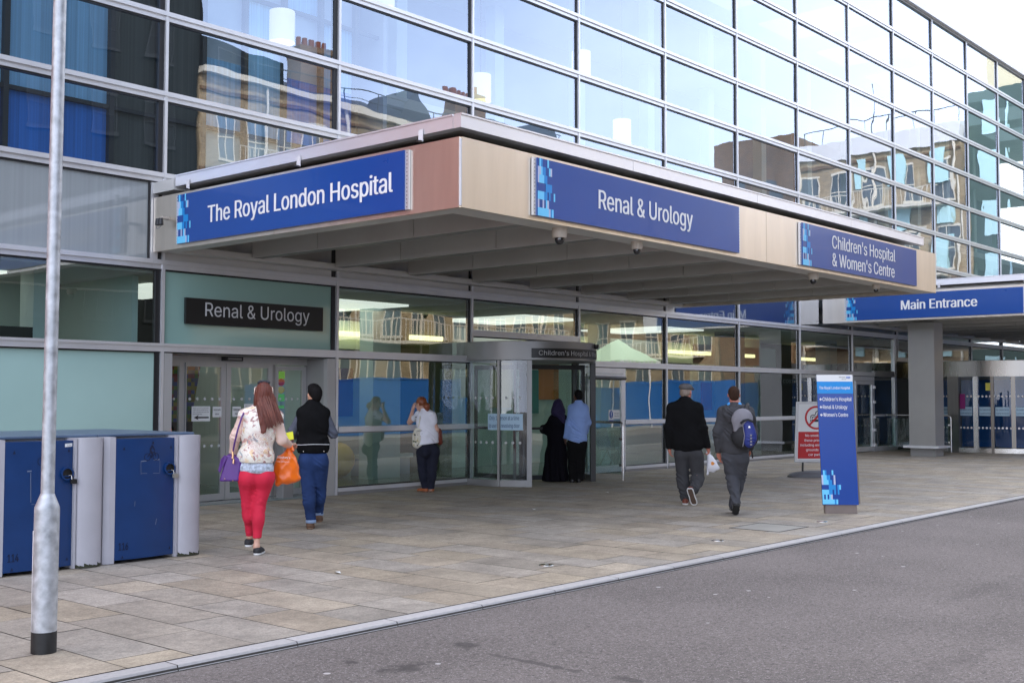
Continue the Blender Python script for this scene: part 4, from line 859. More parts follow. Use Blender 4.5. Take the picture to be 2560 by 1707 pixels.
# ------------------------------------------------------------------ cycle lockers
lblue = mat('locker blue paint', srgb(16, 54, 104), .33, 0, .10, 5, spec=.5); ltop = mat('locker top', srgb(92, 110, 132), .35, .2, .12, 3); lwht = mat('locker white extrusion', srgb(174, 172, 177), .45, 0, .06, 4)
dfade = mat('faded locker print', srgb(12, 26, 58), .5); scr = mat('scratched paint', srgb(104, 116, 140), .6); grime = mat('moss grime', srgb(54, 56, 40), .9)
def locker(label, x0, num, first):
    W = 1.10; t = thing('cycle_locker', label, 'cycle locker', (x0, 11.2, 0), group='cycle lockers against the frosted glass'); yf = 10.42
    b = MB(); b.box(x0+.005, x0+W-.005, 10.62, 12.3, .02, 1.235, lwht); b.build('body', t)
    MB().box(x0+.002, x0+W-.002, 10.55, 12.33, 1.238, 1.262, ltop).build('top', t, bevel=.004)
    # bowed door
    xa, xb = x0+.12, x0+.79; n = 10; P = []
    for i in range(n+1): u = i/n; P.append((xa+(xb-xa)*u, yf-.045*math.sin(math.pi*(.18+.82*u))+.02))
    b = MB(); b.prism(P+[(xb, yf+.12), (xa, yf+.12)], .035, 1.215, lblue); dr = b.build('door', t, smooth=True)
    def dpt(u, z, off=.004): return Vector((xa+(xb-xa)*u, yf-.045*math.sin(math.pi*(.18+.82*u))+.02-off, z))
    b = MB(); text(b, num, dpt(.06, .13), (1, 0, 0), (0, 0, 1), .10, .072, dfade, .035, 0, curve=lambda s, h: tuple(dpt(.06+s/(xb-xa), .13+h)))
    for (u, z) in ((.12, 1.12), (.93, 1.12), (.12, .06), (.93, .10)): b.poly([dpt(u-.02, z-.012), dpt(u+.02, z-.012), dpt(u, z+.02)], dfade)
    # cyclist pictogram: two wheels, frame and rider
    def ring(u, z, r, w):
        for k in range(18):
            a0, a1 = 2*math.pi*k/18, 2*math.pi*(k+1)/18; D = xb-xa
            b.poly([dpt(u+r*math.cos(a0)/D, z+r*math.sin(a0)), dpt(u+r*math.cos(a1)/D, z+r*math.sin(a1)), dpt(u+(r-w)*math.cos(a1)/D, z+(r-w)*math.sin(a1)), dpt(u+(r-w)*math.cos(a0)/D, z+(r-w)*math.sin(a0))], dfade)
    def bar(u0, z0, u1, z1, w=.011):
        dx, dz = (u1-u0)*(xb-xa), z1-z0; l = math.hypot(dx, dz); px_, pz_ = -dz/l*w/2, dx/l*w/2; D = xb-xa
        b.poly([dpt(u0+px_/D, z0+pz_), dpt(u0-px_/D, z0-pz_), dpt(u1-px_/D, z1-pz_), dpt(u1+px_/D, z1+pz_)], dfade)
    ring(.50, 1.03, .038, .006); ring(.65, 1.03, .038, .006); bar(.50, 1.03, .55, 1.075, .008); bar(.55, 1.075, .62, 1.075, .008); bar(.65, 1.03, .62, 1.09, .008)
    bar(.545, 1.10, .585, 1.145, .022); bar(.585, 1.14, .625, 1.095, .012); bar(.545, 1.10, .585, 1.06, .02); bar(.585, 1.06, .565, 1.02, .014)
    b.poly([dpt(.595+.016*math.cos(a), 1.17+.014*math.sin(a)) for a in [2*math.pi*k/10 for k in range(10)]], dfade)
    b.build('door_print', dr)
    b = MB()
    def sbar(u0, z0, u1, z1, w, m=scr):
        dx, dz = (u1-u0)*(xb-xa), z1-z0; l = math.hypot(dx, dz); px_, pz_ = -dz/l*w/2, dx/l*w/2; D = xb-xa
        b.poly([dpt(u0+px_/D, z0+pz_, .003), dpt(u0-px_/D, z0-pz_, .003), dpt(u1-px_/D, z1-pz_, .003), dpt(u1+px_/D, z1+pz_, .003)], m)
    if first:
        sbar(.3, .945, .72, .955, .012); sbar(.35, .93, .36, .66, .006); sbar(.37, .64, .6, .64, .004)
        b2 = MB(); b2.poly([dpt(.865, 1.155, .003), dpt(.985, 1.16, .003), dpt(.985, 1.19, .003), dpt(.865, 1.187, .003)], paper); text(b2, '114', dpt(.9, 1.165), (1, 0, 0), (0, 0, 1), .04, .016, ink, 0, .003); b2.build('door_label', dr)
    else:
        sbar(.39, .99, .72, 1.0, .010); sbar(.39, .985, .395, .86, .004); sbar(.40, .87, .72, .862, .004); sbar(.725, .99, .725, .87, .004); sbar(.66, .35, .68, .41, .008); sbar(.3, .55, .305, .6, .005)
    b.build('door_scratches', dr)
    # lock cup and padlock
    c = dpt(.895, .905, 0); b = MB(); 
    for k in range(20):
        a0, a1 = 2*math.pi*k/20, 2*math.pi*(k+1)/20
        for (r0, d0, r1, d1, mm) in ((.062, .0, .062, .03, lblue), (.062, .03, .048, .03, lblue), (.048, .03, .046, -.035 + .03, gasket)):
            b.poly([c+Vector((r0*math.cos(a0), -d0, r0*math.sin(a0))), c+Vector((r0*math.cos(a1), -d0, r0*math.sin(a1))), c+Vector((r1*math.cos(a1), -d1, r1*math.sin(a1))), c+Vector((r1*math.cos(a0), -d1, r1*math.sin(a0)))], mm)
    b.poly([c+Vector((.047*math.cos(2*math.pi*k/20), -.006, .047*math.sin(2*math.pi*k/20))) for k in range(20)], gasket)
    b.box(c.x-.045, c.x+.045, c.y-.012, c.y-.004, c.z-.03, c.z-.018, lblue); b.build('lock_cup', t)
    pc = c+Vector((.055, -.04, -.075)); b = MB(); b.box(pc.x-.03, pc.x+.03, pc.y-.012, pc.y+.012, pc.z-.022, pc.z+.022, black if first else mat('brass padlock', srgb(190, 190, 180), .35, .8))
    b.tube([pc+Vector((-.018, 0, .02)), pc+Vector((-.02, .005, .055)), pc+Vector((-.045, .01, .06))], .005, steel_b, 8); o = b.build('padlock', t, bevel=.004)
    # white extrusions: narrow strip left, edge strip and facetted pillar right
    b = MB(); b.prism([(x0+.012, yf+.03), (x0+.06, yf-.002), (x0+.118, yf-.008), (x0+.118, yf+.2), (x0+.012, yf+.2)], .005, 1.236, lwht); b.build('edge_strip', t)
    b = MB(); b.prism([(xb+.003, yf-.012), (xb+.025, yf-.012), (xb+.025, yf+.2), (xb+.003, yf+.2)], .005, 1.236, lwht); b.build('edge_strip', t)
    xp0, xp1 = xb+.03, x0+W-.008; P = []; n = 9; cxm, rx_, ry_ = (xp0+xp1)/2, (xp1-xp0)/2, .075
    for i in range(n+1): a = math.pi+math.pi*i/n; P.append((cxm+rx_*math.cos(a), yf+.02+ry_*math.sin(a)))
    b = MB(); b.prism(P+[(xp1, yf+.2), (xp0, yf+.2)], .005, 1.236, lwht); b.build('pillar', t, smooth=True)
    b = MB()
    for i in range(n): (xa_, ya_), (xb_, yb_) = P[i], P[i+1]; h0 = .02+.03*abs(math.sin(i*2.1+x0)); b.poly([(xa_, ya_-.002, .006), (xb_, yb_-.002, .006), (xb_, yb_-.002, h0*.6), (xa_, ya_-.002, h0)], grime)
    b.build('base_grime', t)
locker('blue cycle locker numbered 114 with black padlock, partly behind the lamp post', 4.85, '114', True)
locker('blue cycle locker numbered 116 with pale padlock, nearest the entrance', 5.955, '116', False)

# ------------------------------------------------------------------ guard rails, totem, smoking sign, bollard
rail_m = mat('stainless rail', (.62, .60, .57), .26, 1)
def guard(label, X, y0, y1, z):
    t = thing('guard_rail', label, 'guard rail', (X, y0, 0))
    MB().tube([(X, y1, z), (X, y0+.08, z), (X, y0+.025, z-.022), (X, y0, z-.08), (X, y0, .0)], .024, rail_m, 14).build('rail_tube', t, smooth=True)
    for zz_ in (.30, .82):
        MB().box(X-.04, X+.04, y0+.02, y0+.07, zz_-.025, zz_+.025, steel_b).build('glass_clamp', t)
    MB().box(X-.005, X+.005, y0+.05, y1-.03, .12, z-.1, glass_c).build('glass_infill', t)
guard('stainless guard rail with glass infill beside the revolving door', 18.78, 13.40, 14.9, 1.14)
guard('stainless guard rail with glass infill beside the main entrance column', 34.9, 12.9, 14.9, 1.1)
# totem
tt = thing('totem_sign', 'tall blue directory totem listing three destinations with arrows', 'totem sign', (15.45, 7.28, 0))
TB = Vector((15.285, 7.47, 0)); tx = (Vector((15.615, 7.085, 0))-TB).normalized(); W = .507; tn = tx.cross(Vector((0, 0, 1))).normalized(); lean = -.00
S = lambda u, z, d=0: TB+tx*(u*W-.07*(z-.125)/1.83)+Vector((0, 0, z))-tn*d
tx2 = tx; tud = (Vector((0, 0, 1))+tx*(-.07/1.83)).normalized()
edge_m = mat('totem edge', srgb(118, 106, 100), .4, .3)
def slab(u0, u1, z0, z1, d0, d1, m, name): 
    p = [S(u0, z0, d0), S(u1, z0, d0), S(u1, z1, d0), S(u0, z1, d0)]
    return MB().extr(p, -tn*(d1-d0), m).build(name, tt)
slab(0, 1, .125, 1.955, 0, .022, mat('totem blue', srgb(17, 66, 150), .25, 0, .03, 3, coat=.2), 'front_panel')
p = [S(.03, .13, .024), S(1.0, .13, .024), S(1.0, 1.95, .024), S(.03, 1.95, .024)]
q = [S(.06, .13, .15), S(1.13, .13, .15), S(1.05, 1.95, .10), S(.05, 1.95, .10)]
b = MB(); 
for i in range(4): j = (i+1) % 4; b.poly([p[i], p[j], q[j], q[i]], edge_m)
b.poly(p[::-1], edge_m); b.poly(q, edge_m); b.build('casing', tt)
slab(.08, .96, .0, .123, .02, .12, mat('totem plinth', srgb(128, 116, 110), .4, .3, .1, 6), 'plinth')
b = MB(); b.poly([S(0, 1.775, -.003), S(1, 1.775, -.003), S(1, 1.955, -.003), S(0, 1.955, -.003)][::1], paper); b.poly([S(0, 1.69, -.004), S(1, 1.69, -.004), S(1, 1.86, -.004), S(0, 1.86, -.004)], c_md)
b.build('header_band', tt)
b = MB()
for (s_, z, w_, c_, m_) in (('The Royal London Hospital', 1.752, .435, .038, letw), ("Children's Hospital", 1.585, .41, .052, letw), ('Renal & Urology', 1.475, .345, .052, letw), ("Women's Centre", 1.365, .35, .052, letw)):
    text(b, s_, S(.06 if 'Royal' in s_ else .135, z, -.006), tx, tud, w_, c_, m_, .025)
for z in (1.585, 1.475, 1.365):
    o_ = S(.05, z+.024, -.006); 
    b.poly([o_+tx*.006-tud*.006, o_+tx*.036-tud*.006, o_+tx*.036+tud*.006, o_+tx*.006+tud*.006], letw)
    b.poly([o_-tx*.002, o_+tx*.016-tud*.02, o_+tx*.025-tud*.02, o_+tx*.009], letw); b.poly([o_-tx*.002, o_+tx*.009, o_+tx*.025+tud*.02, o_+tx*.016+tud*.02], letw)
text(b, 'Barts Health', S(.63, 1.915, -.006), tx, tud, .09, .014, ink, .01); text(b, 'NHS Trust', S(.7, 1.888, -.006), tx, tud, .06, .01, ink, .01)
o_ = S(.83, 1.905, -.006); b.poly([o_, o_+tx*.056, o_+tx*.056+tud*.026, o_+tud*.026], mat('health blue', srgb(0, 94, 184), .4)); text(b, 'NHS', o_+tx*.006+tud*.005+tn*.002, tx, tud, .044, .016, letw, .03)
b.build('lettering', tt)
b = MB()
TP = [".c.m..c......", "lcmm..c......", "lcccm..lc....", "lccccmm......", ".....mmm.mc..", "....mmmm.m...", "ccccm.m..m...", "c.c.cmm......", "c..ccll......", "ccccccl......", "ccccccc.mc..."]
TP = [".cm...c....", "lccmm..l...", "lcccmm.l...", "....mmmm.mc", "ccccmm.m.m.", "c.c.cl.....", "cccccccmc.."]
cm_ = {'c': c_cy, 'm': c_md, 'l': c_lv}
for r, row in enumerate(TP):
    for c, ch in enumerate(row):
        if ch == '.': continue
        u0 = c*.048; z0 = .135+(6-r)*.068; z0b = z0+.068
        b.poly([S(u0, z0, -.003), S(u0+.048, z0, -.003), S(u0+.048, z0b, -.003), S(u0, z0b, -.003)], cm_[ch])
b.build('pixel_pattern', tt)
# no smoking swing sign
ns = thing('no_smoking_sign', 'white framed no smoking sign on a grey rounded base behind the totem', 'sign stand', (22.25, 11.0, 0))
nx = Vector((.70, -.714, 0)); NB_ = Vector((21.93, 11.33, 0)); nnn = nx.cross(Vector((0, 0, 1))); NS = lambda u, z, d=0: NB_+nx*(u+.05*(z-.3)/1.25)+Vector((0, 0, z))-nnn*d
NW = .86
b = MB(); b.extr([NS(0, .30), NS(NW, .30), NS(NW, 1.55), NS(0, 1.55)], -nnn*.05, mat('sign frame', (.62, .62, .62), .35, .4)); b.build('frame', ns, bevel=.012)
b = MB(); b.poly([NS(.05, .36, -.002), NS(NW-.05, .36, -.002), NS(NW-.05, 1.50, -.002), NS(.05, 1.50, -.002)], paper); b.poly([NS(.06, .38, -.004), NS(NW-.06, .38, -.004), NS(NW-.06, .93, -.004), NS(.06, .93, -.004)], redm)
c0 = NS(NW/2, 1.22, -.006); r1, r0 = .245, .205
def CP(r, a, d=0): return c0+nx*(r*math.cos(a))+Vector((0, 0, r*math.sin(a)))+nnn*d
for k in range(32): a0, a1 = 2*math.pi*k/32, 2*math.pi*(k+1)/32; b.poly([CP(r0, a0, .002), CP(r1, a0, .002), CP(r1, a1, .002), CP(r0, a1, .002)], redm)
b.poly([c0+nx*-.10+Vector((0, 0, -.085)), c0+nx*.16+Vector((0, 0, -.085)), c0+nx*.16+Vector((0, 0, -.035)), c0+nx*-.10+Vector((0, 0, -.035))], ink)
b.poly([c0+nx*-.13+Vector((0, 0, -.085)), c0+nx*-.11+Vector((0, 0, -.085)), c0+nx*-.11+Vector((0, 0, -.035)), c0+nx*-.13+Vector((0, 0, -.035))], ink)
def curl(pts, w):
    for (ua, za), (ub, zb) in zip(pts[:-1], pts[1:]):
        du, dz = ub-ua, zb-za; l = math.hypot(du, dz); n_ = (-dz/l*w, du/l*w)
        b.poly([c0+nx*(ua+n_[0])+Vector((0, 0, za+n_[1])), c0+nx*(ua-n_[0])+Vector((0, 0, za-n_[1])), c0+nx*(ub-n_[0])+Vector((0, 0, zb-n_[1])), c0+nx*(ub+n_[0])+Vector((0, 0, zb+n_[1]))], ink)
curl([(-.12, -.02), (-.12, .03), (-.09, .055), (-.04, .055), (-.015, .075), (-.015, .11), (.02, .135), (.06, .135)], .009); curl([(-.085, -.02), (-.085, .015), (-.05, .022), (0, .022), (.03, .05), (.03, .09)], .009)
d0, d1 = CP(.225, R(225), .004), CP(.225, R(45), .004); dd = (d1-d0).normalized(); pp = dd.cross(nnn)*.02
b.poly([d0-pp, d1-pp, d1+pp, d0+pp], redm)
for i, s_ in enumerate(('No smoking in', 'these premises', 'including entrances,', 'grounds and', 'car parks')):
    text(b, s_, NS(NW/2, .83-i*.098, -.007), nx, (0, 0, 1), None, .05, letw, .02, 0, 'C')
b.build('poster', ns)
b = MB()
for u in (.18, NW-.18): b.tube([NS(u, .12, .025), NS(u, .31, .025)], .02, black, 10)
b.build('spring_post', ns)
# rounded weighted foot
b = MB(); nseg = 28; prof = [(1.0, 0), (1.0, .025), (.93, .06), (.72, .10), (.35, .125), (0, .13)]; cc0 = NB_+nx*(NW/2)-nnn*.03
vv = []
for (k, z) in prof: vv.append([cc0+nx*(.56*k*math.copysign(abs(math.cos(t))**.75, math.cos(t)))-nnn*(.27*k*math.copysign(abs(math.sin(t))**.75, math.sin(t)))+Vector((0, 0, z)) for t in [2*math.pi*i/nseg for i in range(nseg)]])
gm = mat('grey moulded plastic', srgb(98, 98, 100), .55, 0, .06, 5)
for r_ in range(len(vv)-1):
    for i in range(nseg): j = (i+1) % nseg; b.poly([vv[r_][i], vv[r_][j], vv[r_+1][j], vv[r_+1][i]], gm)
b.build('base', ns, smooth=True)
bo = thing('door_bollard', 'short square steel post in front of the entrance sidelight', 'bollard', (11.85, 15.15, 0))
MB().box(11.74, 11.95, 15.06, 15.24, .0, .96, alu_d).build('post', bo, bevel=.01); MB().box(11.73, 11.96, 15.05, 15.25, .962, 1.0, alu).build('cap', bo, bevel=.006)

# ------------------------------------------------------------------ across the road (seen mirrored in the glass)
brickm = {}
def brick_mat(name, c1, c2, mo):
    M = bpy.data.materials.new(name); M.use_nodes = True; n = M.node_tree; bb = n.nodes['Principled BSDF']; N = n.nodes.new; K = n.links.new
    t = N('ShaderNodeTexCoord'); ge = N('ShaderNodeSeparateXYZ'); K(t.outputs['Object'], ge.inputs[0]); ad = N('ShaderNodeMath'); K(ge.outputs['X'], ad.inputs[0]); K(ge.outputs['Y'], ad.inputs[1])
    cb = N('ShaderNodeCombineXYZ'); K(ad.outputs[0], cb.inputs[0]); K(ge.outputs['Z'], cb.inputs[1])
    br = N('ShaderNodeTexBrick'); br.inputs['Scale'].default_value = 1; br.inputs['Brick Width'].default_value = .225; br.inputs['Row Height'].default_value = .075; br.inputs['Mortar Size'].default_value = .008
    br.inputs['Color1'].default_value = (*c1, 1); br.inputs['Color2'].default_value = (*c2, 1); br.inputs['Mortar'].default_value = (*mo, 1); K(cb.outputs[0], br.inputs['Vector'])
    z = N('ShaderNodeTexNoise'); z.inputs['Scale'].default_value = .5; z.inputs['Detail'].default_value = 6; K(t.outputs['Object'], z.inputs['Vector']); r = N('ShaderNodeMapRange'); r.inputs[1].default_value = .3; r.inputs[2].default_value = .7; r.inputs[3].default_value = .65; r.inputs[4].default_value = 1.25; K(z.outputs['Fac'], r.inputs[0])
    h = N('ShaderNodeMix'); h.data_type = 'RGBA'; h.blend_type = 'MULTIPLY'; h.inputs['Factor'].default_value = 1; K(br.outputs[0], h.inputs['A']); K(r.outputs[0], h.inputs['B']); K(h.outputs['Result'], bb.inputs['Base Color']); bb.inputs['Roughness'].default_value = .85
    return M
stock = brick_mat('yellow stock brick', srgb(180, 158, 124), srgb(152, 130, 100), srgb(150, 140, 120)); redb = brick_mat('red brick', srgb(190, 74, 48), srgb(166, 58, 38), srgb(160, 140, 125)); brownb = brick_mat('brown brick', srgb(120, 88, 58), srgb(96, 68, 46), srgb(130, 118, 100))
slate = mat('slate roof', srgb(62, 70, 84), .6, 0, .2, 6); stonew = mat('white window stone', srgb(214, 206, 190), .7); winm = mat('old window glass', srgb(92, 100, 108), .12, 0, .5, .35, spec=.8)
def wall_windows(bld, wall_m, axis, base, span, H, floors, step, first, nwin, ww=1.15, wh=1.9, balc=False, stonew=stonew, winm=winm):
    """front on y=base (axis 'y', faces +Y) or x=base (axis 'x', faces -X)"""
    def P(u, o, z): return (u, base+o, z) if axis == 'y' else (base-o, u, z)
    def BX(b, u0, u1, o0, o1, z0, z1, m):
        a, c = P(u0, o0, z0), P(u1, o1, z1); b.box(min(a[0], c[0]), max(a[0], c[0]), min(a[1], c[1]), max(a[1], c[1]), z0, z1, m)
    proto = {}
    for f in range(floors):
        z0 = first+f*step
        for i in range(nwin):
            u = span[0]+(i+.5)*(span[1]-span[0])/nwin
            b = MB(); BX(b, u-ww/2-.05, u-ww/2, 0, .05, z0, z0+wh, stonew); BX(b, u+ww/2, u+ww/2+.05, 0, .05, z0, z0+wh, stonew); BX(b, u-ww/2-.1, u+ww/2+.1, 0, .06, z0+wh, z0+wh+.14, stonew); BX(b, u-ww/2-.1, u+ww/2+.1, 0, .10, z0-.14, z0, stonew)
            BX(b, u-.03, u+.03, .0, .05, z0, z0+wh, stonew); BX(b, u-ww/2, u+ww/2, .0, .055, z0+wh*.5-.03, z0+wh*.5+.03, stonew)
            BX(b, u-ww/2, u+ww/2, -.05, .02, z0, z0+wh, winm)
            b.build('window', bld)
    if balc:
        for f in range(1, floors):
            z0 = first+f*step-.3; b = MB(); BX(b, span[0]+1, span[1]-1, .0, 1.0, z0-.14, z0, stonew); BX(b, span[0]+1, span[1]-1, .96, 1.0, z0+1.0, z0+1.05, stonew)
            n = int((span[1]-span[0]-2)/.28)
            for k in range(n+1): u = span[0]+1+k*.28; BX(b, u, u+.03, .965, .995, z0, z0+1.0, stonew)
            b.build('balcony', bld)
def courses(bld, axis, base, span, zs, m):
    b = MB()
    for z in zs:
        if axis == 'y': b.box(span[0], span[1], base+.002, base+.09, z, z+.16, m)
        else: b.box(base-.09, base-.002, span[0], span[1], z, z+.16, m)
    b.build('string_course', bld)
tr_ = thing('brick_terrace', 'old stock brick terrace across the road, mirrored in the upper glass', 'building', (32, -16, 0))
MB().box(30.7, 58, -28, -16, 0, 16.6, stock).build('wall', tr_)
MB().box(30.6, 58.2, -28.2, -15.6, 16.6, 16.95, stonew).build('cornice', tr_)
MB().extr([(30.7, -16, 16.96), (30.7, -28, 16.96), (30.7, -22, 19.4)], (27.3, 0, 0), slate).build('roof', tr_)
wall_windows(tr_, stock, 'y', -16, (31.2, 57.6), 16.6, 4, 3.9, 1.0, 15, ww=.95, wh=2.5, balc=True)
courses(tr_, 'y', -16, (30.7, 58), (4.3, 8.2, 12.1, 15.9), brownb)
for x in (43.4, 54): MB().extr([(x, -15.7, 16.96), (x+3, -15.7, 16.96), (x+1.5, -15.7, 18.9)], (0, -4, 0), slate).build('gable', tr_)
for x in (40, 52.5):
    b = MB(); b.box(x-1.1, x+1.1, -20.2, -19, 17, 20.4, brownb); b.box(x-1.2, x+1.2, -20.3, -18.9, 20.4, 20.7, brownb)
    for k in range(5): b.lathe([(.16, 20.7), (.13, 21.3)], (x-.8+k*.4, -19.6, 0), mat('chimney pot', srgb(120, 66, 48), .8), 10)
    b.build('chimney', tr_)
b = MB()
for x in (34.3, 40, 44.6, 49.8, 55): b.tube([(x, -15.85, 0), (x, -15.85, 16.6)], .07, stonew, 8)
b.build('drainpipe', tr_)
b = MB()
for k in range(13): b.tube([(31.5+k*2.1, -15.8, 16.95), (31.5+k*2.1, -15.8, 17.95)], .03, darkg, 5)
b.tube([(31.5, -15.8, 17.95), (57, -15.8, 17.95)], .03, darkg, 5); b.tube([(31.5, -15.8, 17.45), (57, -15.8, 17.45)], .02, darkg, 5); b.build('roof_railing', tr_)
slb = thing('dark_clad_block', 'tall dark slate clad block across the road, mirrored at far left of the glass', 'building', (17, -17, 0)); dkc = mat('dark slate cladding', (.008, .010, .011), .8, 0, .2, 2, spec=.2)
MB().box(2, 30.55, -30, -16, 0, 27, dkc).build('wall', slb); MB().box(30.55, 35.6, -22, -16.2, 16.96, 18.45, dkc).build('stair_head', slb)
wall_windows(slb, dkc, 'y', -16, (6, 30), 16, 6, 3.9, 1.2, 9, stonew=mat('dark window frame', (.014, .017, .02), .7), winm=mat('dark window pane', (.01, .012, .014), .4, spec=.2))
bb2 = thing('brick_block', 'brown brick hospital block with white windows, mirrored at upper right', 'building', (66, -2, 0))
MB().box(66, 80, -3.9, 6.6, 0, 16.2, stock).build('wall', bb2); MB().box(65.8, 80, -3.9, 6.6, 16.2, 17.3, white_m).build('parapet', bb2); MB().box(65.7, 80, -9.2, -3.92, 0, 18.2, brownb).build('stair_tower', bb2)
wall_windows(bb2, stock, 'x', 66, (-3.6, 6.4), 16, 4, 3.9, 1.3, 5, ww=1.0, wh=2.2, balc=True)
for yy_, ww_ in ((.25, .55), (2.35, .95), (4.75, .95)):
    for f in range(6): MB().box(65.80, 65.98, yy_, yy_+ww_, 1.5+f*2.5, 1.5+f*2.5+(1.9 if f % 2 else 1.3), mat('pale cyan window', srgb(190, 228, 232), .15)).build('window', bb2)  # added cyan panels imitating a doubled reflection of the green wing's windows
courses(bb2, 'x', 66, (-3.9, 6.6), (4.6, 8.5, 12.4, 15.7), brownb)
for (y_, z_, h_) in ((-8.4, 13.2, 2.2), (-6.1, 13.2, 2.2), (-8.4, 8.8, 2.2), (-6.1, 8.8, 2.2)): MB().box(65.66, 65.69, y_, y_+.9, z_, z_+h_, winm).build('window', bb2)
MB().box(66, 78, -42, -9.22, 0, 11.6, stock).build('wall', bb2); MB().box(65.8, 78, -42, -9.22, 11.603, 12.1, stonew).build('parapet', bb2); wall_windows(bb2, stock, 'x', 66, (-41, -9.6), 11, 3, 3.7, 1.0, 15, ww=1.0, wh=2.3, balc=True)
b = MB()
for y in (-3.2, 1.4, 6.2): b.tube([(65.9, y, 0), (65.9, y, 16.2)], .08, stonew, 8)
b.build('drainpipe', bb2)
b = MB()
for k in range(8): b.tube([(66.4, -3.5+k*1.4, 17.3), (66.4, -3.5+k*1.4, 18.3)], .03, darkg, 5)
b.tube([(66.4, -3.5, 18.3), (66.4, 6.4, 18.3)], .03, darkg, 5); b.tube([(66.8, 1.0, 17.3), (66.8, 1, 20.6)], .03, darkg, 5); b.build('roof_railing', bb2)
gw = thing('green_clad_wing', 'dark green clad wing with pale windows, mirrored at far right', 'building', (66.5, 10.5, 0))
gclad = mat('green cladding', srgb(62, 84, 76), .4, 0, .12, 2, stretch=(6, 6, .2)); MB().box(66.3, 80, 6.62, 14.9, 0, 19.0, gclad).build('wall', gw); MB().box(66.6, 80, 7.6, 14.9, 19.0, 21.5, mat('cream plant screen', srgb(225, 215, 180), .7)).build('plant_screen', gw)
pw = mat('pale cyan window', srgb(190, 228, 232), .15, 0, 0)
for f in range(6):
    for i in range(3):
        b = MB(); y = 7.4+i*2.5; b.box(66.22, 66.31, y, y+1.0, 2+f*2.9, 2+f*2.9+1.9, pw); b.box(66.22, 66.31, y+1.5, y+1.62, 2+f*2.9, 2+f*2.9+1.9, pw); b.build('window', gw)
hf = thing('blue_hoarding', 'long blue painted site hoarding across the road, mirrored in lower glass', 'fence', (64, -10, 0))
hbl = mat('hoarding blue paint', srgb(18, 92, 168), .45, 0, .06, 2)
b = MB(); y = 5.2; k = 0
hw = thing('x', 'x', 'x') if 0 else None
while y > -15.5:
    b.box(63.96, 64.0, y-1.215, y, .02, 2.62-.02*k*.5, hbl); y -= 1.22; k += 1
b.build('board_panel', hf)
b = MB(); x = 63.9
while x > 30:
    b.box(x-1.215, x, -10.04, -10.0, .02, 2.25, hbl); x -= 1.22
b.build('board_panel', hf); MB().box(30, 63.9, -10.02, -9.97, 2.25, 2.31, hbl).build('top_rail', hf)
for n_, (px_, tx_) in enumerate(((54, 'Main Entrance'), (45, 'Main Entrance'))):
    pass
ct = thing('site_container', 'grey ribbed shipping container with paper notices, mirrored beside the leaning woman', 'container', (26, -10, 0))
b = MB(); gcon = mat('container grey', srgb(92, 90, 96), .5, .1, .12, 4)
x = 22.4
while x < 28.4: b.box(x, x+.12, -10.0, -9.96, .12, 2.5, gcon); x += .24
b.box(22.3, 28.5, -12.4, -10.002, .1, 2.55, gcon); b.build('body', ct)
for (u, z, w_, h_) in ((24.0, 1.75, .7, .22), (25.4, 1.75, .55, .22), (24.6, 1.35, .3, .3)): MB().box(u, u+w_, -9.955, -9.95, z, z+h_, paper).build('notice', ct)
gz = thing('market_gazebo', 'pale green canvas gazebo with pitched roof across the road, mirrored in glass', 'gazebo', (52, -7.6, 0))
gcan = mat('pale green canvas', srgb(190, 216, 182), .8, 0, .04, 3); a_ = (52, -7.6, 4.9); cs = [(50.4, -9.2, 3.7), (53.6, -9.2, 3.7), (53.6, -6, 3.7), (50.4, -6, 3.7)]
b = MB()
for i in range(4): j = (i+1) % 4; b.poly([cs[i], cs[j], a_], gcan); b.poly([cs[i], cs[j], (cs[j][0], cs[j][1], 3.35), (cs[i][0], cs[i][1], 3.35)], gcan)
for i in range(4):
    j = (i+1) % 4; A_, B_ = Vector(cs[i]), Vector(cs[j]); o_ = (A_+B_)/2-Vector((52, -7.6, 3.7)); o_ = o_.normalized()*.03
    for k in range(8): p_ = A_+(B_-A_)*((k+.25)/8)+o_; q_ = A_+(B_-A_)*((k+.75)/8)+o_; b.poly([p_-Vector((0, 0, .33)), q_-Vector((0, 0, .33)), q_-Vector((0, 0, .02)), p_-Vector((0, 0, .02))], white_m)
b.build('roof', gz)
for c in cs: MB().tube([(c[0], c[1], 0), (c[0], c[1], 3.7)], .04, white_m, 8).build('leg', gz)
# red brick neighbour left of the glass front (colours the left fascia; made taller to shade the forecourt)
rb = thing('red_brick_house', 'red brick building adjoining the glass front on the left, mirrored in the left fascia', 'building', (0, 15, 0))
MB().box(-30, 4.9, 14.9, 30, 0, 16, redb).build('wall', rb); MB().box(-30, 4.9, 14.8, 30, 16.003, 16.4, stonew).build('cornice', rb)
wall_windows(rb, redb, 'y', 14.9, (-18, 2), 12, 0, 3.5, 1.2, 0)

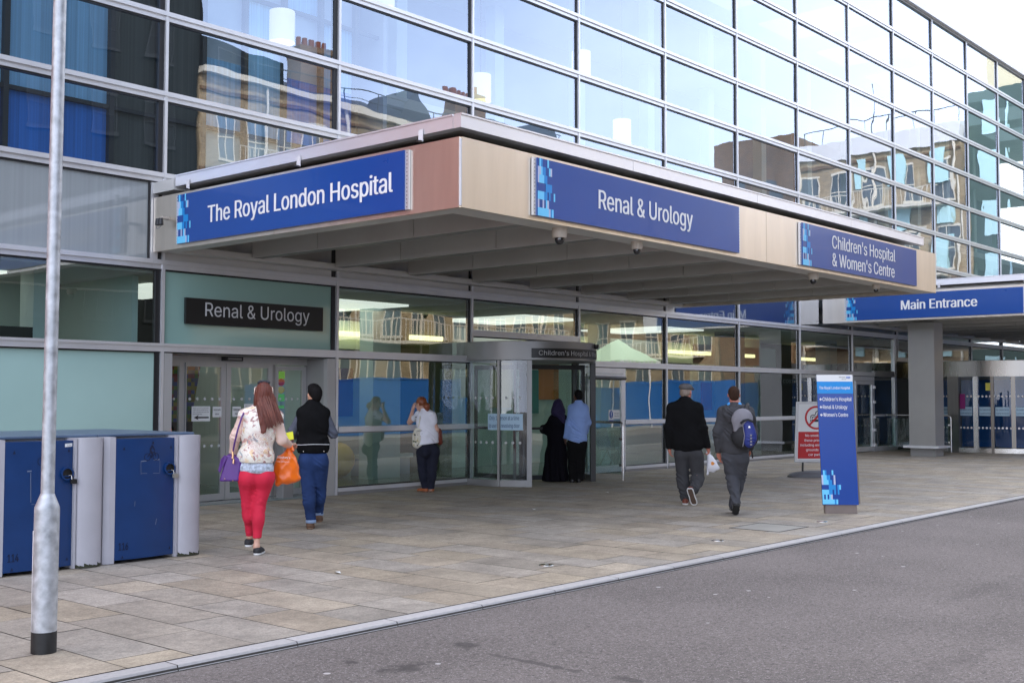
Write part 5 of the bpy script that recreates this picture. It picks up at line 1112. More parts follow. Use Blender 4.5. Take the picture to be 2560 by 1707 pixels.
# small things on the paving
for (x, y, lb) in ((11.63, 6.98, 'small round steel ground light flush in the slabs, middle of three'), (8.83, 7.22, 'small round steel ground light flush in the slabs, nearest the lamp post'), (14.3, 7.0, 'small round steel ground light flush in the slabs, nearest the totem')):
    g_ = thing('ground_light', lb, 'ground light', (x, y, 0), group='ground lights in the paving')
    MB().lathe([(.075, .0), (.072, .005), (.055, .005), (.055, .003)], (x, y, 0), steel_b, 20).build('rim', g_); MB().lathe([(.055, .0035), (0, .0035)], (x, y, 0), dome, 16).build('lens', g_)
for (x, y, a, lb) in ((13.05, 10.9, .3, 'crumpled white paper scrap on the paving in front of the revolving door'), (7.15, 8.35, 1.1, 'torn pale paper scrap lying near the cycle lockers'), (16.2, 11.9, .8, 'thin pale receipt lying on the paving beside the revolving door mouth')):
    c_, s_ = math.cos(a), math.sin(a); b = MB(); pp_ = [(-.05, -.02, .004), (.03, -.028, .012), (.055, .015, .005), (-.02, .03, .018)]
    b.poly([(x+u*c_-v*s_, y+u*s_+v*c_, z) for u, v, z in pp_[:3]], paper); b.poly([(x+pp_[k][0]*c_-pp_[k][1]*s_, y+pp_[k][0]*s_+pp_[k][1]*c_, pp_[k][2]) for k in (0, 2, 3)], paper)
    prop(b.build('paper_scrap'), lb, 'litter')
# posters and a second layer of fittings inside the ground floor
pst = [mat('poster '+n_, c, .6) for n_, c in (('teal', srgb(60, 150, 150)), ('orange', srgb(210, 130, 60)), ('plum', srgb(120, 60, 120)), ('cream', srgb(220, 210, 180)))]
rr = random.Random(9)
for i, x in enumerate((13.1, 14.9, 16.7, 20.6, 21.6, 22.4, 24.6, 25.5, 26.6, 29.4, 30.2)):
    w_ = rr.choice([.42, .6, .8]); z_ = rr.uniform(1.2, 1.6); yb = 19.98 if x < 17 or 24 < x < 29 else (18.58 if x < 24 else 18.18)
    MB().box(x, x+w_, yb-.02, yb, z_, z_+w_*1.35, pst[i % 4]).build('wall_poster', hb)
# ------------------------------------------------------------------ people: one distance field per body or garment, meshed with surface nets
V3 = lambda *a: np.array(a, float)
def cone(p0, p1, r0, r1, k=.03, flat=None): return dict(t='c', a=np.array(p0, float), b=np.array(p1, float), r0=r0, r1=r1, k=k, flat=flat)
def ell(c, r, k=.04, yaw=0., pitch=0., roll=0.): return dict(t='e', c=np.array(c, float), r=np.array(r, float), k=k, R=np.array(Matrix.Rotation(yaw, 3, 'Z') @ Matrix.Rotation(pitch, 3, 'X') @ Matrix.Rotation(roll, 3, 'Y')))
def grow(ps, g, k=None):
    o = []
    for p in ps:
        q = dict(p)
        if q['t'] == 'c': q['r0'] = p['r0']+g; q['r1'] = p['r1']+g
        else: q['r'] = p['r']+g
        if k is not None: q['k'] = k
        o.append(q)
    return o
def bounds(p):
    if p['t'] == 'c':
        r = max(p['r0'], p['r1'])*(1.6 if p['flat'] else 1); return np.minimum(p['a'], p['b'])-r, np.maximum(p['a'], p['b'])+r
    r = np.max(p['r']); e = np.sqrt(((p['R']*p['r'])**2).sum(1)); return p['c']-e, p['c']+e
def ev(p, X):
    if p['t'] == 'c':
        ab = p['b']-p['a']; t = np.clip(((X-p['a'])@ab)/max(ab@ab, 1e-9), 0, 1); d = X-p['a']-t[..., None]*ab
        if p['flat'] is not None:
            s, f = p['flat']; s = np.array(s, float); s /= np.linalg.norm(s); d = d+(d@s)[..., None]*s*(f-1)
        return np.sqrt((d**2).sum(-1))-(p['r0']+(p['r1']-p['r0'])*t)
    q = (X-p['c'])@p['R']; k0 = np.sqrt(((q/p['r'])**2).sum(-1)); k1 = np.sqrt(((q/p['r']**2)**2).sum(-1)); return k0*(k0-1)/np.maximum(k1, 1e-6)
def field(prims, h, cuts=(), wr=None, sub=(), pad=.04):
    B = [bounds(p) for p in prims]; lo = np.min([b[0] for b in B], 0)-pad; hi = np.max([b[1] for b in B], 0)+pad
    for (pt, n) in cuts:
        pass
    N = np.ceil((hi-lo)/h).astype(int)+1
    F = np.full(N, .5); ax = [lo[i]+h*np.arange(N[i]) for i in range(3)]
    def region(b0, b1, m):
        i0 = np.clip(np.floor((b0-m-lo)/h).astype(int), 0, N); i1 = np.clip(np.ceil((b1+m-lo)/h).astype(int)+1, 0, N)
        return tuple(slice(a, c) for a, c in zip(i0, i1))
    def pts(s): return np.stack(np.meshgrid(ax[0][s[0]], ax[1][s[1]], ax[2][s[2]], indexing='ij'), -1)
    for p, b in zip(prims, B):
        s = region(b[0], b[1], p['k']+.04); X = pts(s)
        if X.size == 0: continue
        d = ev(p, X); f = F[s]; k = max(p['k'], 1e-4); u = np.clip(.5+.5*(f-d)/k, 0, 1); F[s] = f*(1-u)+d*u-k*u*(1-u)
    near = np.abs(F) < .06
    if wr is not None:
        idx = np.argwhere(near); P = lo+h*idx; F[near] += wr(P)
    if cuts or sub:
        G = pts(tuple(slice(0, n) for n in N))
        for (pt, n) in cuts: F = np.maximum(F, (G-np.array(pt, float))@np.array(n, float))
        for p in sub: F = np.maximum(F, -ev(p, G))
    return F, lo, h
def surfnet(F, lo, h):
    S = F < 0; n = np.array(F.shape)-1
    c = [(i, j, k) for i in (0, 1) for j in (0, 1) for k in (0, 1)]
    sl = lambda o: tuple(slice(o[i], o[i]+n[i]) for i in range(3))
    cnt = np.zeros(n, np.int8)
    for o in c: cnt += S[sl(o)]
    act = (cnt > 0) & (cnt < 8); ids = np.full(n, -1, np.int64); I = np.argwhere(act); ids[act] = np.arange(len(I))
    acc = np.zeros((len(I), 3)); w = np.zeros(len(I))
    for a in c:
        for ax in range(3):
            if a[ax]: continue
            b = list(a); b[ax] = 1
            fa = F[I[:, 0]+a[0], I[:, 1]+a[1], I[:, 2]+a[2]]; fb = F[I[:, 0]+b[0], I[:, 1]+b[1], I[:, 2]+b[2]]
            m = (fa < 0) != (fb < 0); t = np.where(m, fa/np.where(m, fa-fb, 1), 0); P = np.tile(np.array(a, float), (len(I), 1)); P[:, ax] += t; acc += P*m[:, None]; w += m
    V = lo+h*(I+acc/np.maximum(w, 1)[:, None]); Q = []
    for ax in range(3):
        u, v = [(1, 2), (2, 0), (0, 1)][ax]; hi = [slice(1, n[i]) for i in range(3)]; hi[ax] = slice(0, n[ax]); s0 = S[tuple(hi)]
        s = list(hi); s[ax] = slice(1, n[ax]+1); s1 = S[tuple(s)]; E = np.argwhere(s0 != s1)
        if not len(E): continue
        base = np.array([1, 1, 1]); base[ax] = 0; C = E+base; fl = s0[E[:, 0], E[:, 1], E[:, 2]]
        eu = np.zeros(3, int); eu[u] = 1; evv = np.zeros(3, int); evv[v] = 1
        g = lambda d: ids[(C-d)[:, 0], (C-d)[:, 1], (C-d)[:, 2]]
        q = np.stack([g(eu+evv), g(evv), g(0*eu), g(eu)], 1); q[~fl] = q[~fl][:, ::-1]; Q.append(q)
    return V, np.concatenate(Q)
def sdf_obj(name, prims, m, parent, h=.010, cuts=(), wr=None, sub=(), smooth=1, mats=None, assign=None):
    V, Q = surfnet(*field(prims, h, cuts, wr, sub))
    for _ in range(smooth):                       # light relaxation takes the voxel steps off
        A = np.zeros_like(V); n = np.zeros(len(V))
        for a in range(4):
            for b in (1, 3): np.add.at(A, Q[:, a], V[Q[:, (a+b) % 4]]); np.add.at(n, Q[:, a], 1)
        V = V*.5+.5*A/np.maximum(n, 1)[:, None]
    me = bpy.data.meshes.new(name); me.from_pydata(V.tolist(), [], Q.tolist())
    for mm in (mats or [m]): me.materials.append(mm)
    if assign is not None: me.polygons.foreach_set('material_index', assign(V[Q].mean(1)).astype(np.int32))
    me.polygons.foreach_set('use_smooth', [True]*len(me.polygons)); me.update()
    o = bpy.data.objects.new(name, me); COL.objects.link(o)
    if parent is not None: o.parent = parent
    return o
def folds(amp, spots=(), seed=0, fine=.0):
    """cloth creases: soft drape everywhere, tighter folds near the given joints (centre, radius, amplitude, pitch)"""
    r = np.random.RandomState(seed); K = r.uniform(-1, 1, (4, 3))*np.array([26, 26, 12]); ph = r.uniform(0, 6, 4)
    def f(P):
        d = np.zeros(len(P))
        for k, p in zip(K, ph): d += np.sin(P@k+p+1.3*np.sin(P@k[::-1]*.6))
        d *= amp*.55
        for j, (c, rad, a, pit) in enumerate(spots):
            q = P-np.array(c, float); g = np.exp(-(q**2).sum(1)/rad**2); w = .030*np.sin(P[:, 0]*17+seed+j)+.022*np.sin(P[:, 2]*23+P[:, 0]*31+j*2)+.018*np.sin(P[:, 1]*40+seed)
            d += 2.1*a*g*np.sin((q[:, 2]+.45*q[:, 0]+w)*2*np.pi/(pit*1.35))*(.45+.55*np.sin(P[:, 0]*21+P[:, 2]*13+seed*1.7+j))
        return d
    return f
nrm = lambda v: np.array(v, float)/np.linalg.norm(v)
def hand(W, D, N_, s=1., curl=.5, thumb=1):
    """palm, four unequal bent fingers and a thumb; D points along the palm, N_ out of the back of the hand"""
    W = np.array(W, float); D = nrm(D); N_ = nrm(np.array(N_, float)-D*(np.array(N_)@D)); S = np.cross(D, N_)*thumb; out = []
    out.append(cone(W, W+D*.03*s, .023*s, .026*s, .02)); out.append(cone(W+D*.03*s-S*.018*s, W+D*.085*s-S*.024*s, .017*s, .014*s, .02)); out.append(cone(W+D*.03*s+S*.014*s, W+D*.085*s+S*.022*s, .017*s, .014*s, .02)); out.append(cone(W+D*.03*s, W+D*.088*s, .018*s, .014*s, .02))
    for i, (off, ln) in enumerate(((.030, .072), (.010, .082), (-.010, .077), (-.029, .060))):
        a = W+D*.088*s+S*off*s; c1 = curl*.8; d1 = nrm(D*math.cos(c1)-N_*math.sin(c1)); b = a+d1*ln*.5*s; c2 = curl*1.9; d2 = nrm(D*math.cos(c2)-N_*math.sin(c2)); c = b+d2*ln*.5*s
        out.append(cone(a, b, .0090*s, .0085*s, .004)); out.append(cone(b, c, .0085*s, .0070*s, .004))
    a = W+D*.028*s+S*.026*s; d1 = nrm(D*.6+S*.75-N_*.25); b = a+d1*.042*s; c = b+nrm(D*.85+S*.3-N_*.4)*.034*s
    out += [cone(a, b, .0125*s, .0105*s, .010), cone(b, c, .0100*s, .0085*s, .004)]
    return out
def head_prims(c, s, yaw=0., pitch=0.):
    """c = centre of the skull; +y of the turned head is the face"""
    Rm = np.array(Matrix.Rotation(yaw, 3, 'Z') @ Matrix.Rotation(pitch, 3, 'X')); T = lambda *v: np.array(c)+Rm@(np.array(v)*s)
    E = lambda p, r, k: ell(T(*p), np.array(r)*s, k, yaw, pitch)
    return [E((0, -.012, .02), (.074, .094, .095), .03), E((0, .028, -.035), (.058, .066, .085), .03), E((0, .07, -.085), (.026, .026, .024), .03), E((0, .097, -.012), (.013, .022, .026), .015),
            E((0, .088, -.055), (.024, .014, .012), .012), E((.028, .082, .012), (.016, .010, .010), .01), E((-.028, .082, .012), (.016, .010, .010), .01), E((.079, -.002, -.012), (.010, .020, .032), .008), E((-.079, -.002, -.012), (.010, .020, .032), .008)], T
skin_l = mat('fair skin', srgb(206, 160, 138), .5, 0, .06, 12); skin_m = mat('olive skin', srgb(188, 140, 112), .5, 0, .06, 12); skin_d = mat('dark brown skin', srgb(84, 54, 40), .5, 0, .06, 12); skin_r = mat('ruddy skin', srgb(190, 120, 100), .5, 0, .08, 12)
def person(label, base, kpx, x0, y0, extra_yaw=0.):
    phi = math.atan2(base[0], base[1]); t = thing('person', label, 'person', (base[0], base[1], 0), -phi)
    def P(x, y, d=0.): return V3((x-x0)*kpx, d, (y0-y)*kpx)
    return t, P
def torso_prims(pel, waist, chest, neck, shl, shr, hw, ww, cw, depth=1., yaw=0., glute=.0):
    ps = [ell(pel, (hw/2, .115*depth, .125), .05, yaw), ell(waist, (ww/2, .098*depth, .15), .06, yaw), ell(chest, (cw/2, .118*depth, .20), .06, yaw), cone(shl, shr, .052, .052, .06), cone(np.array(chest)+V3(0, 0, .08), neck, .075, .056, .05), cone(neck, np.array(neck)+V3(0, .015, .05), .054, .052, .03)]
    ps += yoke(neck, shl, shr, .05, .05)
    if glute:
        gq = .62 if glute == 2 else 1
        c, s = math.cos(yaw), math.sin(yaw)
        for sx in (-1, 1): ps.append(ell(np.array(pel)+V3(c*sx*hw*.23+s*.055, s*sx*hw*.23-c*.055*gq, -.045), (hw*.26, .095*depth*(.6+.4*gq), .105), .05, yaw))
    return ps
def SHD(l, r): return l+V3(.026, 0, -.032), r+V3(-.026, 0, -.032)
def yoke(nk, shl, shr, r0, r1): n_ = np.array(nk)+V3(0, 0, -.035); return [cone(n_, shl, r0, r1, .05), cone(n_, shr, r0, r1, .05)]
def limb(a, b, c, r, k=.03): return [cone(a, b, r[0], r[1], k), cone(b, c, r[1], r[2], k)]
def leg(hip, knee, ank, r=(.090, .060, .040), back=.02):
    hip, knee, ank = map(np.array, (hip, knee, ank)); calf = knee+(ank-knee)*.3+V3(0, -back, 0)
    return [cone(hip, knee, r[0], r[1], .04), cone(knee, ank, r[1]*.93, r[2], .03), ell(calf, (r[1]*.95, r[1]*1.0, .11), .04)]
def shoe(name, heel, toe, m, sole_m, parent, w=.042, hgt=.06, solet=.022, up=None, collar=None):
    """heel/toe at ground level of the sole; up = sole normal"""
    heel = np.array(heel, float); toe = np.array(toe, float); D = nrm(toe-heel); U = nrm(V3(0, 0, 1)-D*D[2]) if up is None else nrm(up); L_ = np.linalg.norm(toe-heel); S_ = np.cross(D, U)
    def pt(f, z, s=0): return heel+D*L_*f+U*z+S_*s
    so = [cone(pt(.14, solet*.5), pt(.5, solet*.5), w*.92, w*.88, .03), cone(pt(.5, solet*.5), pt(.84, solet*.5), w*.88, w*.98, .03)]
    so_ = sdf_obj('sole', so, sole_m, None, .007, cuts=[(heel+U*solet, U), (heel, -U)], smooth=1)
    upr = [cone(pt(.15, .03), pt(.5, .03), w*.93, w*.87, .03), cone(pt(.5, .03), pt(.83, .022), w*.87, w*.94, .03), ell(pt(.2, .055), (w*.9, w*1.0, hgt*.75), .03), cone(pt(.3, .06), pt(.62, .036), w*.72, w*.7, .03)]
    if collar is not None: upr.append(cone(pt(.22, .06), collar, w*.85, w*.82, .03))
    o = sdf_obj(name, upr, m, parent, .008, cuts=[(heel+U*(solet-.002), -U)]+([(heel+U*hgt*1.3, U)] if collar is None else []), smooth=1)
    so_.parent = o
    return o

# --- 1 woman in floral bomber jacket, red cropped trousers ------------------------------------------------
cloth_red = mat('coral red cotton', srgb(206, 30, 62), .8, 0, .06, 8, .25, 160)
def floral_mat():
    M = bpy.data.materials.new('floral satin'); M.use_nodes = True; n = M.node_tree; bb = n.nodes['Principled BSDF']; N = n.nodes.new; K = n.links.new; bb.inputs['Roughness'].default_value = .42; bb.inputs['Sheen Weight'].default_value = .2
    t = N('ShaderNodeTexCoord'); base = (*srgb(236, 230, 216), 1); cur = None
    for sc, off, lo_, hi_, col in ((7, 0, .56, .60, (236, 206, 150)), (9, 5, .58, .62, (206, 150, 140)), (16, 9, .585, .63, (150, 84, 84)), (11, 14, .62, .66, (120, 146, 160)), (30, 3, .64, .68, (196, 130, 110))):
        mp_ = N('ShaderNodeMapping'); mp_.inputs['Location'].default_value = (off, off*1.7, off); K(t.outputs['Object'], mp_.inputs[0])
        z = N('ShaderNodeTexNoise'); z.inputs['Scale'].default_value = sc; z.inputs['Detail'].default_value = 7; z.inputs['Distortion'].default_value = 1.2; K(mp_.outputs[0], z.inputs['Vector'])
        r = N('ShaderNodeMapRange'); r.inputs[1].default_value = lo_; r.inputs[2].default_value = hi_; r.inputs[4].default_value = .8; K(z.outputs['Fac'], r.inputs[0])
        h = N('ShaderNodeMix'); h.data_type = 'RGBA'; K(r.outputs[0], h.inputs['Factor']); h.inputs['B'].default_value = (*srgb(*col), 1)
        if cur is None: h.inputs['A'].default_value = base
        else: K(cur, h.inputs['A'])
        cur = h.outputs['Result']
    # large peony printed on the middle of the back: concentric petal rings
    sp = N('ShaderNodeVectorMath'); sp.operation = 'SUBTRACT'; sp.inputs[1].default_value = (.03, -.14, 1.16); K(t.outputs['Object'], sp.inputs[0])
    wv = N('ShaderNodeTexWave'); wv.wave_type = 'RINGS'; wv.rings_direction = 'SPHERICAL'; wv.inputs['Scale'].default_value = 16; wv.inputs['Distortion'].default_value = 26; wv.inputs['Detail'].default_value = 4; wv.inputs['Detail Scale'].default_value = 2.2; K(sp.outputs[0], wv.inputs['Vector'])
    le = N('ShaderNodeVectorMath'); le.operation = 'LENGTH'; K(sp.outputs[0], le.inputs[0]); rr_ = N('ShaderNodeMapRange'); rr_.inputs[1].default_value = .15; rr_.inputs[2].default_value = .12; rr_.inputs[4].default_value = .6; K(le.outputs['Value'], rr_.inputs[0])
    gt = N('ShaderNodeMath'); gt.operation = 'GREATER_THAN'; gt.inputs[1].default_value = .62; K(wv.outputs['Fac'], gt.inputs[0]); mu = N('ShaderNodeMath'); mu.operation = 'MULTIPLY'; K(gt.outputs[0], mu.inputs[0]); K(rr_.outputs[0], mu.inputs[1])
    h = N('ShaderNodeMix'); h.data_type = 'RGBA'; K(mu.outputs[0], h.inputs['Factor']); h.inputs['B'].default_value = (*srgb(186, 116, 112), 1); K(cur, h.inputs['A']); cur = h.outputs['Result']
    K(cur, bb.inputs['Base Color']); return M
floral = floral_mat(); pinksleeve = mat('blush satin sleeve', srgb(226, 196, 180), .4, 0, .05, 6)
auburn = mat('auburn hair', srgb(98, 46, 31), .45, 0, .5, 3, .35, 5, stretch=(70, 70, 2), spec=.4)
W1, P = person('woman with long auburn hair, floral jacket and coral red trousers walking to the doors', (7.42, 9.95), .001285, 345, 1462)
H = P(388, 172, .02); hp, HT = head_prims(H, 1.0)
nk = P(385, 268, 0); shl, shr = SHD(P(222, 318, 0), P(512, 330, 0))
chest = P(350, 430, 0); waist = P(335, 640, 0); pel = P(335, 810, 0)
ehl, whl = P(168, 520, .02), P(150, 652, .12); ehr, whr = P(535, 540, .00), P(600, 590, .20)
hipl, hipr = P(268, 850, 0), P(405, 850, 0); knl, akl = P(272, 1060, .05), P(292, 1330, .16); knr, akr = P(362, 1075, 0), P(346, 1395, -.02)
body = hp+torso_prims(pel, waist, chest, nk, shl, shr, .34, .27, .30)+[cone(nk, H+V3(0, 0, -.05), .052, .05, .02)]+limb(shl, ehl, whl, (.046, .038, .026))+limb(shr, ehr, whr, (.046, .038, .026))+leg(hipl, knl, akl, (.070, .044, .030), .008)+leg(hipr, knr, akr, (.070, .044, .030), .008)
body += [cone(akl, akl+V3(0, .09, -.05), .034, .026, .02), cone(akr, akr+V3(0.02, .1, -.05), .034, .026, .02)]
body += hand(whl, (-.05, .35, -.9), (-1, 0, 0), .92, .9)+hand(whr, (.55, .75, .1), (.0, .1, 1), .92, .9, -1)
sdf_obj('body', body, skin_l, W1, .009)
tr = torso_prims(pel, waist, chest, nk, shl, shr, .345, .28, .30, 1.0, 0, 1)[:2]+torso_prims(pel, waist, chest, nk, shl, shr, .345, .28, .30, 1.0, 0, 1)[8:]
sdf_obj('trousers', grow(tr, .004)+leg(hipl, knl, akl+V3(0, 0, .02), (.104, .066, .043))+leg(hipr, knr, akr+V3(0, 0, .02), (.104, .066, .043)), cloth_red, W1, .009, cuts=[(P(0, 745), (0, 0, 1)), (P(0, 1330), (0, 0, -1))], wr=folds(.002, [(knl, .09, .004, .03), (knr, .10, .004, .028), (pel+V3(0, -.1, -.13), .10, .004, .035), (akl+V3(0, 0, .08), .08, .004, .025)], 3))
blouse = [ell(pel+V3(0, -.012, .05), (.180, .146, .13), .06), ell(waist, (.16, .125, .16), .06)]
sdf_obj('blouse', blouse, mat('blue print blouse', srgb(176, 184, 196), .7, 0, .6, 34), W1, .009, cuts=[(P(0, 765), (-.12, 0, -1)), (P(0, 640), (0, 0, 1))], wr=folds(.003, [], 5))
jk = [ell(waist+V3(0, 0, -.045), (.192, .164, .17), .06), ell(chest+V3(0, 0, -.05), (.188, .142, .24), .06), cone(shl, shr, .062, .062, .07), cone(chest+V3(0, 0, .1), nk, .10, .075, .06)]+yoke(nk, shl, shr, .062, .06)
jo = sdf_obj('jacket', jk, floral, W1, .009, cuts=[(P(0, 712), (-.03, 0, -1)), (nk+V3(0, 0, .025), (0, .2, 1))], wr=folds(.004, [(waist+V3(0, -.14, 0), .16, .005, .05), (chest+V3(.15, -.1, -.1), .12, .004, .05)], 7))
for (a, b_, c) in ((shl, ehl, whl), (shr, ehr, whr)):
    sdf_obj('sleeve', limb(a, b_, c, (.062, .054, .042)), pinksleeve, jo, .009, cuts=[(c, nrm(c-b_))], wr=folds(.003, [(b_, .10, .006, .035), (c, .08, .004, .025)], 9))
hr = [ell(H+V3(0, -.018, .025), (.090, .105, .104), .03), ell(H+V3(0, -.06, -.06), (.088, .062, .12), .05), cone(H+V3(-.05, -.06, -.06), H+V3(-.085, -.05, -.13), .045, .02, .04), cone(H+V3(.03, -.075, -.08), P(400, 470, -.16), .06, .014, .05, ((0, 1, 0), 1.8)), cone(H+V3(.04, -.07, -.08), P(455, 430, -.15), .06, .014, .05, ((0, 1, 0), 1.8)), cone(H+V3(.06, -.05, -.06), P(545, 400, -.11), .055, .010, .05, ((0, 1, 0), 1.8)), cone(H+V3(.05, -.06, -.06), P(500, 380, -.13), .055, .012, .05, ((0, 1, 0), 1.8)), cone(H+V3(-.01, -.075, -.06), P(365, 400, -.15), .05, .012, .05, ((0, 1, 0), 1.8)), cone(H+V3(0, -.07, -.06), P(376, 475, -.16), .045, .006, .05, ((0, 1, 0), 1.8))]
def strands(a, f=260, s=0):
    a *= .6; f = max(f, 260)
    def g(Q): return a*np.sin(Q[:, 0]*f+4*np.sin(Q[:, 2]*9+s)+Q[:, 1]*40)+a*.7*np.sin(Q[:, 0]*f*2.1+3*np.sin(Q[:, 2]*17+s))
    return g
sdf_obj('hair', hr, auburn, W1, .007, wr=strands(.0035), sub=[ell(H+V3(0, .10, -.03), (.062, .08, .10))])
lk = MB(); rl = random.Random(12)                # loose locks lying over the fall of hair
for i in range(90):
    u = rl.uniform(-1, 1); a = u*1.5; st = H+V3(.070*math.sin(a), -.020-.075*math.cos(a), .085-abs(u)*.03+rl.uniform(-.02, .03)); ex = 372+(u+1)*.5*178+rl.uniform(-10, 10); ey = 476-abs(u-(-.9))*38+rl.uniform(-22, 8)
    en = P(ex, min(ey, 478), -.165+.03*abs(u)+rl.uniform(-.012, .006)); md_ = H+V3(.088*math.sin(a), -.024-.098*math.cos(a), -.03+rl.uniform(-.02, .02)); m2 = md_*.45+en*.55+V3(rl.uniform(-.008, .008), -.022, 0)
    lk.tube([st, (st+md_)/2+V3(.008*math.sin(a), -.012, 0), md_, (md_+m2)/2+V3(0, -.012, 0), m2, en], [.003, .006, .007, .0075, .006, .0015], auburn if i % 3 else mat('copper hair strand', srgb(112, 60, 42), .42, 0, .3, 8, spec=.5), 5)
lk.build('hair_lock', W1, local=True, smooth=True)
for s_ in (-.066, .066):
    MB().tube([tuple(H+V3(s_*.9, .06, .085)), tuple(H+V3(s_*1.35, .02, .07)), tuple(H+V3(s_*1.45, -.03, .0))], .006, mat('pale spectacle arm', srgb(226, 200, 180), .4), W1 and 6).build('sunglasses_arm', W1, local=True)
MB().tube([tuple(H+V3(-.062, .03, .118)), tuple(H+V3(-.03, .045, .132)), tuple(H+V3(.03, .045, .132)), tuple(H+V3(.062, .03, .118))], [.012, .018, .018, .012], mat('dark lens', (.01, .008, .012), .15), 8).build('sunglasses', W1, local=True, smooth=True)
bks = mat('black canvas shoe', (.014, .014, .016), .7); wsole = mat('white rubber sole', (.72, .72, .70), .6)
shoe('shoe', P(345, 1462, -.07), P(392, 1462, .15), bks, wsole, W1, .042); shoe('shoe', P(278, 1410, .10), P(300, 1410, .31), bks, wsole, W1, .042)
# purple handbag on her shoulder strap, orange carrier bag and yellow wallet in her right hand
def at_person(t, name, label, cat):
    o = thing(name, label, cat, tuple(t.location), t.rotation_euler.z); return o
purple = mat('purple leather', srgb(84, 38, 120), .42, 0, .06, 10, .1, 120)
hb1 = at_person(W1, 'handbag', 'purple leather handbag hanging at the hip of the woman in red trousers', 'handbag')
b0, b1, b2, b3 = P(45, 870, -.06), P(198, 868, -.10), P(222, 690, -.08), P(100, 655, -.05)
o = MB().extr([b0, b1, b2, b3], (0.03, .13, .015), purple).build('bag_body', hb1, local=True, bevel=.018)
b = MB(); b.extr([b3+V3(-.015, -.012, .0), P(60, 690, -.075), P(38, 780, -.075), P(55, 800, -.075), b3+V3(.012, -.012, -.03)], (0, .012, 0), purple); b.build('bag_flap', hb1, local=True, bevel=.005)
MB().tube([P(148, 650, -.02), P(165, 560, -.105), P(190, 450, -.14), P(220, 350, -.11), P(245, 300, -.02), P(238, 296, .04)], .009, purple, 8).build('strap', hb1, local=True, smooth=True)
gold = mat('gold clasp', srgb(214, 172, 130), .3, .9)
b = MB(); b.tube([P(148, 615, -.03), P(152, 660, -.05), P(150, 690, -.075)], .011, gold, 8); b.tube([P(160, 690, -.105), P(158, 725, -.112)], .010, gold, 8); b.build('clasp', hb1, local=True, smooth=True)
b = MB()
for q in ((92, 845), (155, 862)): ball(b, tuple(P(q[0], q[1], -.095)), .006, gold, 8, 6)
b.build('stud', hb1, local=True)
plast = mat('orange carrier plastic', srgb(240, 112, 22), .3, 0, .08, 6, spec=.6); plast.node_tree.nodes['Principled BSDF'].inputs['Transmission Weight'].default_value = .0
def crumple(seed, a=.010):
    r = np.random.RandomState(seed); K = r.uniform(-1, 1, (7, 3))*30; ph = r.uniform(0, 6, 7)
    return lambda Q: a*sum(np.abs(np.sin(Q@k+p))-.6 for k, p in zip(K, ph))/2.2
cb = at_person(W1, 'carrier_bag', 'full orange plastic carrier bag held by the woman in red trousers', 'carrier bag')
sdf_obj('bag_body', [ell(P(585, 790, .16), (.125, .085, .14), .05), ell(P(600, 860, .16), (.125, .08, .06), .04), cone(P(515, 900, .14), P(520, 700, .15), .03, .03, .06), cone(P(590, 700, .17), P(600, 625, .19), .085, .03, .06, ((0, 1, 0), 1.6))], plast, cb, .009, wr=crumple(4))
for dx in (-.02, .035): MB().tube([P(600, 640, .17)+V3(dx, 0, 0), P(612, 590, .20)+V3(dx*.3, 0, 0)], [.022, .012], plast, 8).build('handle', cb, local=True, smooth=True)
b = MB(); fy = .058
text(b, "Sainsbury's", P(500, 690, fy-.012), (1, .12, -.05), (0, 0, 1), .135, .022, letw, .01); text(b, 'live well for less', P(505, 722, fy-.014), (1, .12, -.05), (0, 0, 1), .125, .012, letw, 0)
b.build('print', cb, local=True)
yw = at_person(W1, 'phone_wallet', 'bright yellow card and maroon wallet in the hand of the woman in red trousers', 'wallet')
MB().extr([P(567, 558, .19), P(636, 540, .21), P(628, 478, .25), P(563, 492, .23)], (0.004, .012, -.004), mat('neon yellow card', srgb(240, 240, 40), .5)).build('card', yw, local=True)
MB().extr([P(560, 580, .17), P(640, 560, .19), P(638, 548, .20), P(560, 562, .18)], (0, .09, .01), mat('maroon leather', srgb(84, 22, 30), .5)).build('cover', yw, local=True, bevel=.004)

# --- 2 man in black gilet and jeans ------------------------------------------------------------------------
denim = mat('dark blue denim', srgb(42, 62, 104), .9, 0, .38, 6, .2, 260, spec=.2); gilet = mat('black denim gilet', (.007, .007, .0075), .95, 0, .3, 9, .15, 200, spec=.12); greyk = mat('grey knit sleeve', srgb(84, 88, 100), .9, 0, .12, 40)
blackhair = mat('black hair', (.008, .007, .007), .7, 0, .3, 30, .3, 140, spec=.12)
M1, P = person('man in black sleeveless denim gilet, grey sleeves and blue turn-up jeans', (9.35, 11.40), .00152, 800, 1262)
H = P(802, 170, .02); hp, HT = head_prims(H, 1.04, R(28)); nk = P(795, 240, 0); shl, shr = SHD(P(694, 300, 0), P(902, 300, 0))
chest, waist, pel = P(797, 400, 0), P(797, 560, 0), P(800, 680, 0)
ehl, whl = P(630, 470, .06), P(650, 520, .26); ehr, whr = P(960, 490, .04), P(925, 470, .28)
hipl, hipr = P(748, 730, 0), P(858, 730, 0); knl, akl = P(762, 960, -.02), P(786, 1195, -.04); knr, akr = P(858, 960, .10), P(846, 1150, .20)
body = hp+torso_prims(pel, waist, chest, nk, shl, shr, .32, .29, .33)+[cone(nk, H+V3(0, 0, -.05), .058, .056, .02)]+limb(shl, ehl, whl, (.05, .042, .03))+limb(shr, ehr, whr, (.05, .042, .03))+leg(hipl, knl, akl)+leg(hipr, knr, akr)+hand(whl, (.3, .9, .1), (0, -.2, 1), 1, .5)+hand(whr, (-.3, .9, .1), (0, -.2, 1), 1, .5, -1)
